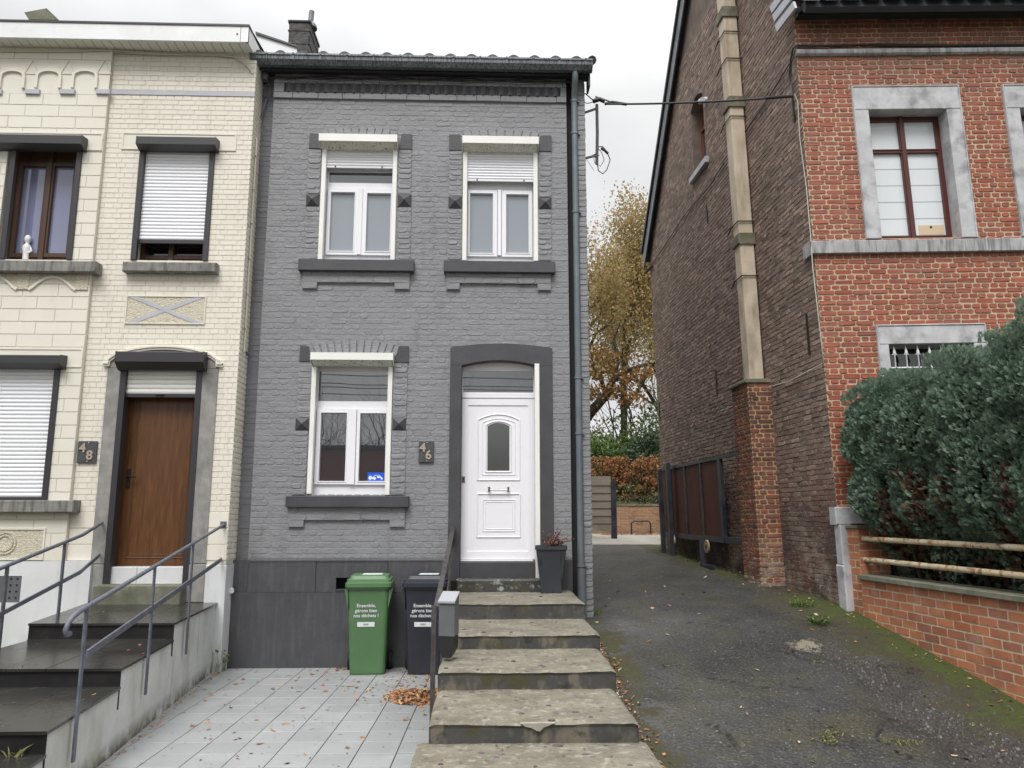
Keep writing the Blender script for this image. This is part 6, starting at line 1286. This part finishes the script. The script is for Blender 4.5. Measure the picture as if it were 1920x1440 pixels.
def conifer(label, Y0, Y1, top, seed, dens=1.0):
    rg = random.Random(seed); cy = (Y0 + Y1) / 2; X0 = xright(cy); o = thing('conifer_shrub', label, 'conifer', (X0 + .75, cy, zc - .1), 'conifers of the hedge behind the low wall')
    def face(Y, z):                                     # left face of the foliage
        e = min(1, max(0, (Y - Y0) / .5)) if Y0 > 7 else 1; e2 = min(1, max(0, (Y1 - Y) / .35))
        bul = .24 * (vn(Y * 1 + seed, z * .35, .34) - .5) + .14 * (vn(Y + 5, z + seed, .17) - .5)
        low = .55 * max(0, (2.0 - z) / .8); hi = .40 * max(0, (z - (top - .55)) / .55) ** 2; side = .26 * (1 - math.sqrt(max(0, 1 - (1 - e2) ** 2))) + .25 * (1 - math.sqrt(max(0, 1 - (2 * abs(Y - cy) / (Y1 - Y0)) ** 6))) * .6
        return xright(Y) - .10 - bul + low + hi + side
    def topz(Y, X): return top + .22 * (vn(Y + seed, X, .4) - .5) - .10 * (2 * abs(Y - cy) / (Y1 - Y0)) ** 2 - .5 * max(0, (X - X0 - 1.0)) ** 2
    mb = MB(); n = int(15500 * dens * (Y1 - Y0) / 1.3)
    zlow = zc - .12
    for i in range(n):
        t = rg.random()
        if t < .66:
            Y = rg.uniform(Y0, Y1); z = zlow + (top - zlow) * rg.random() ** .9; x = face(Y, z) + abs(rg.gauss(0, .055)); out = Vector((-1, -.25, 0)); p = Vector((x, Y, z))
            hole = vn(Y * 1.3 + seed * 3, z * .8, .33)
            if z < 2.35 and hole > .46 + (z - 1.2) * .20: 
                if rg.random() < .85: p.x += rg.uniform(.0, .16); m = 1
                else: m = 0
            else: m = 0
            if z < 1.62 and rg.random() < .55: continue
        elif t < .84:
            Y = rg.uniform(Y0, Y1); x = rg.uniform(face(Y, top - .5), X0 + 1.5); z = topz(Y, x) - abs(rg.gauss(0, .05)); p = Vector((x, Y, z)); out = Vector((-.35, -.3, .9)); m = 0
        elif t < .93:                                   # front side, towards the street
            x = rg.uniform(X0 + .12, X0 + 1.5); z = rg.uniform(zlow, topz(Y0, x)); p = Vector((x, Y0 + abs(rg.gauss(.06, .05)) + .1 * vn(x, z, .4), z)); out = Vector((-.2, -1, 0)); m = 0
        else:
            x = rg.uniform(X0 + .15, X0 + 1.4); z = rg.uniform(1.2, topz(Y1, x)); p = Vector((x, Y1 - abs(rg.gauss(.05, .05)), z)); out = Vector((-.3, 1, 0)); m = 0
        if m == 0: spray(mb, p, out, rg.uniform(.038, .078) * (1.1 if p.z > top - .3 else 1), rg)
        else: spray(mb, p, out, rg.uniform(.05, .09), rg, 1)
    for k in range(int(46 * dens)):                                # feathery leaders standing out of the top
        Y = rg.uniform(Y0, Y1); x = rg.uniform(face(Y, top - .3) + .05, X0 + 1.2); z = topz(Y, x); d = Vector((rg.uniform(-.35, .1), rg.uniform(-.3, .3), 1)).normalized(); L = rg.uniform(.06, .17)
        for i in range(9): spray(mb, Vector((x, Y, z - .05)) + d * (L * i / 9), (d + uvec(rg) * .5).normalized(), .06 * (1.15 - i / 12), rg)
    mb.build('crown', [m_con, m_conbrown], o)
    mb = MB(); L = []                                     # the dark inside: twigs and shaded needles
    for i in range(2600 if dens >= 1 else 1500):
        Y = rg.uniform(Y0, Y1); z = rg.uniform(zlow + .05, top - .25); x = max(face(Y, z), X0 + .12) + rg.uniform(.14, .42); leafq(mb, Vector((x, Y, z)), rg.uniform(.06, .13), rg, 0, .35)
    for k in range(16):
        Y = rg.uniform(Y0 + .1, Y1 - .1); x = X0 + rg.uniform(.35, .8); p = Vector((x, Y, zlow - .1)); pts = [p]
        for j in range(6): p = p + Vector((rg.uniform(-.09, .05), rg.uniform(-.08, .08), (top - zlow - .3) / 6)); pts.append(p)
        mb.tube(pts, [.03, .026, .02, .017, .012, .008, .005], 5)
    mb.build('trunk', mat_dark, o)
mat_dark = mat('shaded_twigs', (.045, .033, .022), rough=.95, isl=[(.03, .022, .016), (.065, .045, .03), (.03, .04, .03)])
conifer('blue-green conifer at the far end of the hedge, beside the brown gable corner', 7.45, 8.86, 3.34, 11)
conifer('blue-green conifer in the middle of the hedge with bare brown patches low down', 6.55, 7.55, 3.38, 22)
conifer('tallest blue-green conifer nearest the street above the rusty rails', 4.9, 6.7, 3.54, 33, 1.1)
# ---- trees
m_oakr = mat('rusty_oak_leaf', (.3, .15, .05), rough=.6, isl=[(.34, .17, .05), (.26, .13, .045), (.38, .22, .07), (.22, .16, .06)], trans=.45)
def tree(name, label, base, h, r0, seed, crown=True, leafm=None, lean=(0, 0), spread=.55, dens=1.0, lsz=.09, barkm=None, depth=5, first=.28, group=None, cat='tree'):
    rg = random.Random(seed); o = thing(name, label, cat, base, group); tb = MB(); lb = MB(); tips = []
    def grow(p, d, r, L, dep):
        n = 4; pts = [p]; rs = [r]; q = p
        for i in range(n):
            d = (d + uvec(rg) * .16 + Vector((0, 0, .05))).normalized(); q = q + d * L / n; pts.append(q); rs.append(r * (1 - .42 * (i + 1) / n))
            if dep <= 2: tips.append(q.copy())
        tb.tube(pts, rs, 7 if dep > 3 else (4 if dep > 1 else 3), cap=False)
        if dep == 0: return
        k = 3 if dep > 1 else 4
        for j in range(k):
            f = pts[-1] if j < 2 else pts[rg.randint(1, 3)]; a = d.cross(uvec(rg)).normalized()
            nd = (d * rg.uniform(.55, 1) + a * spread * rg.uniform(.7, 1.5) + Vector((0, 0, .1))).normalized(); grow(f, nd, rs[-1] * rg.uniform(.6, .8), L * rg.uniform(.62, .85), dep - 1)
    b = Vector(base); d0 = Vector((lean[0], lean[1], 1)).normalized(); top = b + d0 * h * first
    tb.tube([b - Vector((0, 0, .3)), b + d0 * h * first * .5, top], [r0 * 1.25, r0, r0 * .85], 10, cap=False)
    for j in range(4): a = uvec(rg); a.z = 0; grow(top - d0 * h * .05 * j, (d0 + a.normalized() * spread * (.5 + .3 * j)).normalized(), r0 * .62, h * .27, depth - 1)
    tb.build('trunk', barkm or m_bark, o)
    if crown:
        for t in tips:
            for _ in range(int(6 * dens) + (rg.random() < (6 * dens) % 1)): leafq(lb, t + Vector((rg.gauss(0, .26), rg.gauss(0, .26), rg.gauss(0, .20))), lsz * rg.uniform(.6, 1.3), rg, 0, .6)
        lb.build('crown', leafm or m_oak, o)
    return o
OAK = tree('oak_tree', 'large oak with golden brown autumn leaves behind the driveway gap', (2.6, 29, zb(2.6, 29)), 9.8, .34, 5, dens=.55, lsz=.062, spread=.62, depth=6, lean=(.10, 0), first=.22)
tree('oak_tree', 'slender oak with yellow green leaves beside the brown gable wall', (5.6, 31, zb(5.6, 31)), 9.6, .14, 8, dens=.52, lsz=.06, spread=.42, depth=6, first=.42, barkm=m_barkg)
tree('oak_tree', 'oak with sparse rusty leaves farthest behind the driveway gap', (8.4, 35, zb(8.4, 35)), 9.8, .2, 15, dens=.45, lsz=.065, spread=.55, depth=6)
mb = MB(); q = lambda x, y, Y=27: atY(x, y, Y); mb.tube([Vector((2.75, 29, 4.3)), q(1085, 800, 28), q(1108, 772), q(1136, 742), q(1150, 712), q(1176, 694), q(1215, 682), q(1250, 672)], [.26, .22, .19, .15, .11, .08, .05, .03], 8)
mb.tube([q(1136, 742), q(1128, 715), q(1112, 690), q(1106, 650)], [.10, .08, .06, .03], 6); mb.tube([q(1150, 712), q(1160, 680), q(1150, 640), q(1165, 600)], [.08, .06, .045, .02], 6); mb.tube([q(1176, 694), q(1195, 715), q(1222, 728)], [.04, .03, .015], 5)
mb.build('limb', m_bark, OAK); rg = random.Random(71); mb = MB()
for i in range(1500):
    c_x, c_y = rg.choice(((1108, 735), (1120, 700), (1150, 735), (1170, 705), (1140, 670), (1205, 700), (1110, 660), (1185, 745))); leafq(mb, q(c_x + rg.gauss(0, 14), c_y + rg.gauss(0, 9), rg.uniform(26.3, 27.8)), rg.uniform(.05, .10), rg, 0, .6)
mb.build('low_foliage', m_oakr, OAK)
for i, (x, y, h, s, lab) in enumerate(((4.6, 27, 6.5, 3, 'bare thin sapling nearest the grey house on the bank'), (5.6, 28, 5.5, 4, 'bare thin sapling in the middle of the bank'), (6.6, 28.5, 6.5, 6, 'bare thin sapling nearest the brown gable on the bank'), (3.7, 32, 7, 7, 'bare leafless tree far back behind the grey house corner'), (7.2, 38, 8.5, 9, 'bare leafless tree far back beside the brown gable'))):
    tree('sapling', lab, (x, y, zb(x, y)), h, .05, s, crown=i % 2 == 0, leafm=m_oak, dens=.05, lsz=.07, spread=.5, depth=5, group='bare saplings on the bank')
def bush(name, label, c, rad, n, m, s, seed, cat='shrub', asp=.55, group=None, stems=True):
    rg = random.Random(seed); o = thing(name, label, cat, (c[0], c[1], c[2] - rad[2]), group); mb = MB(); cl = []
    for i in range(26): v = uvec(rg); k = rg.uniform(.45, 1); cl.append(Vector((c[0] + v.x * rad[0] * k, c[1] + v.y * rad[1] * k, c[2] + v.z * rad[2] * k)))
    for i in range(n):
        q = rg.choice(cl); leafq(mb, q + Vector((rg.gauss(0, .16), rg.gauss(0, .16), rg.gauss(0, .13))) * (rad[0] / .8), s * rg.uniform(.6, 1.3), rg, 0, asp)
    mb.build('crown', m, o); mb = MB()
    for q in cl: mb.tube([Vector((c[0] + rg.uniform(-.1, .1), c[1], c[2] - rad[2] - .4)), Vector((c[0], c[1], c[2])).lerp(q, .5), q], [.03, .015, .006], 4)
    mb.build('stem', m_bark, o)
bush('green_shrub', 'light green leafy shrub beside the grey house corner on the bank', (3.75, 25.0, 3.75), (.95, .8, .75), 2600, m_bush, .07, 61, group='shrubs on the bank')
bush('green_shrub', 'dark blue-green shrub in the middle of the bank', (5.15, 24.8, 3.65), (.85, .8, .8), 2600, m_bushd, .07, 62, group='shrubs on the bank')
bush('green_shrub', 'olive green tall shrub behind the dark shrub', (5.6, 27, 4.6), (1.3, .9, 1.15), 2600, m_bush, .065, 63, group='shrubs on the bank')
bush('green_shrub', 'dark shrub in the background next to the brown gable', (7.2, 29, 4.7), (1.6, 1, 1.3), 2600, m_bushd, .08, 64, group='shrubs on the bank')
bush('green_shrub', 'brownish shrub far behind the light green shrub', (3.6, 29, 4.5), (1.5, 1, 1.0), 1800, m_oak, .06, 65, group='shrubs on the bank')
for i, (x, y, z, lab) in enumerate(((3.35, 22.9, 2.95, 'brown dried hydrangea bush behind the wooden fence'), (4.45, 22.9, 2.95, 'brown dried hydrangea bush in the middle above the garden wall'), (5.5, 23.0, 3.1, 'brown dried hydrangea bush nearest the sliding gate'))):
    rg = random.Random(90 + i); o = thing('hydrangea_bush', lab, 'shrub', (x, y, 2.2), 'dried hydrangeas above the garden wall'); mb = MB(); st = MB()
    for k in range(70):
        c = Vector((x + rg.uniform(-.65, .65), y + rg.uniform(-.4, .45), z + rg.uniform(-.62, .62))); r_ = rg.uniform(.07, .12)
        st.tube([Vector((x + rg.uniform(-.3, .3), y + .1, 2.1)), c], .008, 3)
        for _ in range(26): v = uvec(rg); leafq(mb, c + v * r_ * rg.uniform(.7, 1), .035, rg, 0, .8)
        for _ in range(6): leafq(mb, c + uvec(rg) * .2 - Vector((0, 0, .1)), .06, rg, 0, .6)
    mb.build('crown', m_hydr, o); st.build('stem', m_bark, o)
bush('ground_ivy', 'bright green low plants along the top of the garden wall', (4.6, 22.45, 2.42), (1.4, .15, .12), 420, m_bush, .045, 66, cat='plant')
# ---- weeds
m_moss = mat('yellowish_weed', (.12, .13, .04), rough=.7, isl=[(.10, .12, .03), (.20, .17, .07), (.15, .17, .05)])
def weed(label, p, n, r, s, seed, m=None, h=.15):
    rg = random.Random(seed); mb = MB(); p = Vector(p)
    for i in range(n):
        a = rg.uniform(0, 6.28); q = p + Vector((math.cos(a), math.sin(a), 0)) * r * rg.random() ** .7; t = q + Vector((rg.gauss(0, .03), rg.gauss(0, .03), rg.uniform(.15, 1) * h)); mb.tube([q - Vector((0, 0, .01)), t], [.003, .0015], 3, cap=False)
        d = uvec(rg); d.z = abs(d.z) * .5; d.normalize(); w = d.cross(Vector((0, 0, 1))).normalized() * s * .42
        mb.add([t, t + d * s * .4 + w, t + d * s * .85 + w * .5, t + d * s * 1.05, t + d * s * .85 - w * .5, t + d * s * .4 - w], [(0, 1, 2, 3, 4, 5)])
    mb.build('weed', m or m_weed, None, label=label, cat='weed')
def tuft(label, p, n, r, h, seed, m=None):
    rg = random.Random(seed); mb = MB(); p = Vector(p)
    for i in range(n):
        a = rg.uniform(0, 6.28); q = p + Vector((math.cos(a) * 1.6, math.sin(a), 0)) * r * rg.random(); d = Vector((rg.gauss(0, .5), rg.gauss(0, .4), .8)).normalized(); L = h * rg.uniform(.4, 1.1); w = d.cross(uvec(rg)).normalized() * .0035
        a1 = q + d * L * .6; a2 = q + d * L + Vector((d.x, d.y, -.3)) * L * .25; mb.add([q - w, q + w, a1 + w, a2, a1 - w], [(0, 1, 2, 3, 4)])
    mb.build('grass_tuft', m or m_weed, None, label=label, cat='grass tuft')
x, y = atY(408, 1245, 9.28).x, 9.28; weed('leafy green weed growing where the slate steps meet the dark plinth', (x, y, TZ), 34, .10, .06, 1, h=.24)
def onD(px, py):
    z = .6
    for _ in range(12): x, y = gnd(px, py, z); z = zd2(x, y)
    return Vector((x, y, z))
p = onD(1500, 1113); weed('low green weeds at the foot of the brown gable wall', p, 70, .14, .032, 2, h=.05); p = onD(1532, 1124); weed('leafy weed beside the white corner stone', p, 70, .12, .036, 3, h=.06)
p = onD(1552, 1388); weed('small yellowish green weed in the broken driveway', p, 60, .10, .018, 5, m_moss, h=.02); tuft('tuft of grass in the broken driveway', onD(1560, 1378), 50, .08, .04, 6, m_moss)
tuft('grass tuft at the foot of the orange wall near the right edge of the photo', onD(1895, 1308), 90, .10, .09, 7); tuft('grass tuft at the foot of the orange wall farther along', onD(1862, 1288), 70, .09, .07, 8)
tuft('thin grass in the driveway crack beside the gravel', onD(1530, 1268), 30, .06, .03, 9, m_moss); tuft('green tuft between the driveway and the grey house corner', onD(1118, 1146), 60, .06, .08, 10)
tuft('tuft at the edge of the broken patch in the foreground', onD(1690, 1395), 90, .10, .035, 12, m_moss)
q = gnd(28, 1420, z4 if True else 0); tuft('dry grass stalks growing at the lowest slate step', (q[0], q[1], z4), 12, .04, .09, 13, m_moss)
# ---- fallen leaves
STAR = [(0, -.5), (.12, -.15), (.42, -.28), (.32, .02), (.5, .2), (.2, .2), (.12, .55), (0, .3), (-.16, .5), (-.2, .18), (-.48, .22), (-.3, .0), (-.4, -.3), (-.1, -.14)]
OAKL = [(0, -.5), (.14, -.3), (.1, -.12), (.22, .0), (.12, .14), (.2, .3), (.05, .5), (-.1, .45), (-.18, .25), (-.1, .1), (-.2, -.05), (-.08, -.2), (-.13, -.34)]
def leaf(mb, p, s, rg, tilt=.15, m=0, shape=None):
    sh = shape or rg.choice((STAR, OAKL, OAKL)); a = rg.uniform(0, 6.28); n = Vector((rg.gauss(0, tilt), rg.gauss(0, tilt), 1)).normalized(); x = Vector((math.cos(a), math.sin(a), 0)); x = (x - n * x.dot(n)).normalized(); y = n.cross(x); cu = rg.uniform(-.2, .5)
    k = rg.uniform(.7, 1.1); mb.add([p + x * (u * s * k) + y * (v * s) + n * ((u * u + v * v) * s * cu) for u, v in sh] + [p + n * .0], [(i, (i + 1) % len(sh), len(sh)) for i in range(len(sh))], m)
rg = random.Random(2024)
mb = MB(); pcx, pcy = gnd(790, 1308, TZ)
for i in range(620):
    a = rg.uniform(0, 6.28); r_ = rg.random() ** .6; x = pcx + .03 + math.cos(a) * r_ * .40 - .0; y = pcy + math.sin(a) * r_ * .33; hh = .05 * max(0, 1 - r_) 
    if x > -.42: x = -.42 - rg.random() * .1
    leaf(mb, Vector((x, y, TZ + .006 + rg.random() * (hh + .012))), rg.uniform(.035, .065), rg, .5)
for i in range(40): leaf(mb, Vector((gnd(rg.uniform(620, 655), 1262, TZ)[0], 9.40 + rg.uniform(-.1, .02), TZ + .006)), rg.uniform(.03, .055), rg, .3)
for i in range(170): leaf(mb, Vector((-.45 - abs(rg.gauss(0, .42)), min(9.36, rg.gauss(8.5, .55)), TZ + .006)), rg.uniform(.03, .055), rg, .3)
mb.build('leaf_pile', m_leaf, None, label='heap of orange brown fallen leaves beside the stone steps', cat='leaves', kind='stuff')
mb = MB(); dk_ = MB()
for i in range(230):
    x = -.45 - 2.5 * rg.random() ** 1.3; y = 4.7 + 4.7 * rg.random() ** .6
    if vn(x, y, .5) < .42: continue
    if x < ex(y) + .05: continue
    leaf(mb, Vector((x, y, TZ + .005)), rg.uniform(.028, .07), rg, .25, shape=STAR if rg.random() < .5 else OAKL)
for i in range(190):
    x = rg.uniform(-2.9, -.45); y = 4.7 + 4.7 * rg.random() ** .8
    if x < ex(y) + .05: continue
    leaf(dk_, Vector((x, y, TZ + .004)), rg.uniform(.012, .03), rg, .2, shape=OAKL)
for i in range(110): y = rg.uniform(4.7, 9.3); leaf(mb, Vector((ex(y) + .02 + abs(rg.gauss(0, .035)), y, TZ + .006)), rg.uniform(.02, .045), rg, .4)
for k, (z, yb, yf, *_) in enumerate(steps[:5]):
    for i in range(9 + 4 * k): leaf(dk_, Vector((rg.uniform(-.3, .98), yf + .04 + (yb - yf - .08) * rg.random() ** .6, z + .008)), rg.uniform(.012, .035), rg, .2)
    for i in range(3 + k): leaf(mb, Vector((rg.uniform(-.3, .98), rg.uniform(yf + .04, yb - .03), z + .008)), rg.uniform(.015, .03), rg, .3)
for k, (z, yb, yf) in enumerate(rows[:4]):
    for i in range(7): leaf(mb if i % 2 else dk_, Vector((rg.uniform(lx(yf) + .1, ex(yf) - .05), rg.uniform(yf + .04, yb - .03), z + .004)), rg.uniform(.015, .035), rg, .2)
mb.build('fallen_leaves', m_leaf, None, label='scattered brown and yellow leaves on the grey paved terrace', cat='leaves', kind='stuff')
dk_.build('dark_leaf_bits', m_leafdark, None, label='small dark leaf fragments on the paving and the steps', cat='leaves', kind='stuff')
mb = MB()
for i in range(900):
    y = rg.uniform(3.8, 8.6); x = 1.06 + abs(rg.gauss(0, .085)); leaf(mb, Vector((x, y, zd2(x, y) + .012)), rg.uniform(.015, .05), rg, .5, m=rg.choice((0, 0, 1)))
for i in range(170):
    y = 4.0 + 9 * rg.random() ** 1.4; x = rg.uniform(1.1, xright(y) - .05); leaf(mb, Vector((x, y, zd2(x, y) + .008)), rg.uniform(.022, .07), rg, .3, m=rg.choice((0, 1, 1)))
for i in range(140):
    y = rg.uniform(5.5, 15); x = xright(y) - .05 - abs(rg.gauss(0, .15)); leaf(mb, Vector((x, y, zd2(x, y) + .01)), rg.uniform(.02, .045), rg, .3, m=rg.choice((0, 1, 1)))
for i in range(300): x = rg.uniform(3.2, 6); y = 21.7 - abs(rg.gauss(0, .35)); leaf(mb, Vector((x, y, zdrive(2, y) + .02)), rg.uniform(.04, .08), rg, .4)
mb.build('driveway_leaves', [m_leaf, m_leafpale], None, label='yellow and brown leaves scattered along the old asphalt driveway', cat='leaves', kind='stuff')
mb = MB(); cnt = 0
while cnt < 5200:
    y = rg.uniform(4.3, 8.2); x = rg.uniform(2.2, 4.4); g_ = gravf(x, y)
    if rg.random() > g_ and rg.random() > .03: continue
    s = rg.uniform(.004, .011) * (1 if rg.random() < .9 else 1.7); a = rg.uniform(0, 6.28); p = Vector((x, y, zd2(x, y))); cnt += 1
    b = [p + Vector((math.cos(a + t) * s * rg.uniform(.7, 1.2), math.sin(a + t) * s * rg.uniform(.7, 1.2), -.002)) for t in (0, 1.6, 3.1, 4.7)]; t_ = [v + (p - v) * .45 + Vector((0, 0, s * rg.uniform(.7, 1.2))) for v in b]
    mb.add(b + t_, [(4, 5, 6, 7), (0, 1, 5, 4), (1, 2, 6, 5), (2, 3, 7, 6), (3, 0, 4, 7)])
for i in range(900):
    y = rg.uniform(3.9, 9); x = rg.uniform(1.1, 4.3); s = rg.uniform(.003, .007); p = Vector((x, y, zd2(x, y)))
    b = [p + Vector((math.cos(t) * s, math.sin(t) * s, -.001)) for t in (0, 2.1, 4.2)]; mb.add(b + [p + Vector((0, 0, s))], [(0, 1, 3), (1, 2, 3), (2, 0, 3)])
mb.build('loose_gravel', m_gravel, None, label='loose grey gravel in the broken strips of the driveway', cat='gravel', kind='stuff')
# ================================================================== ACROSS THE STREET (seen in the window glass)
OW = Fr((-16, -5, 0), (1, 0, 0), (0, 1, 0)); mb = MB(); mb.box(OW, 0, 32, -.5, 3.95, -.4, 0, 0); mb.box(OW, 0, 32, 3.95, 4.06, -.45, .05, 1)
mb.build('street_wall', [m_redwall, m_fascia], None, label='long brown brick wall across the street with a dark coping, mirrored in the ground floor window', cat='wall')
for i, (x, y, h, s, lab) in enumerate(((-6.4, -9, 6.9, 41, 'bare tree across the street mirrored at the left of the window glass'), (-4.5, -8.5, 6.4, 42, 'bare tree across the street mirrored in the middle of the window glass'), (.8, -9.5, 6.9, 43, 'bare tree across the street mirrored at the right of the window glass'), (3.6, -8.8, 6.3, 44, 'bare tree across the street mirrored in the door glass'))):
    tree('bare_tree', lab, (x, y, -.5), h * 1.1, .17, s, crown=False, depth=6, spread=.6, group='bare trees across the street')
for i, (z, s, lab) in enumerate(((6.25, .3, 'highest of the street cables mirrored in the transom glass'), (6.05, .12, 'second street cable mirrored in the transom glass'), (5.85, .25, 'third street cable mirrored in the transom glass'), (5.65, .1, 'lowest of the street cables mirrored in the transom glass'))):
    wire('street_cable', sag(Vector((-14, -3, z + .2 * (i % 2))), Vector((14, -3.3, z)), s * 2), .013, m_cable, lab)
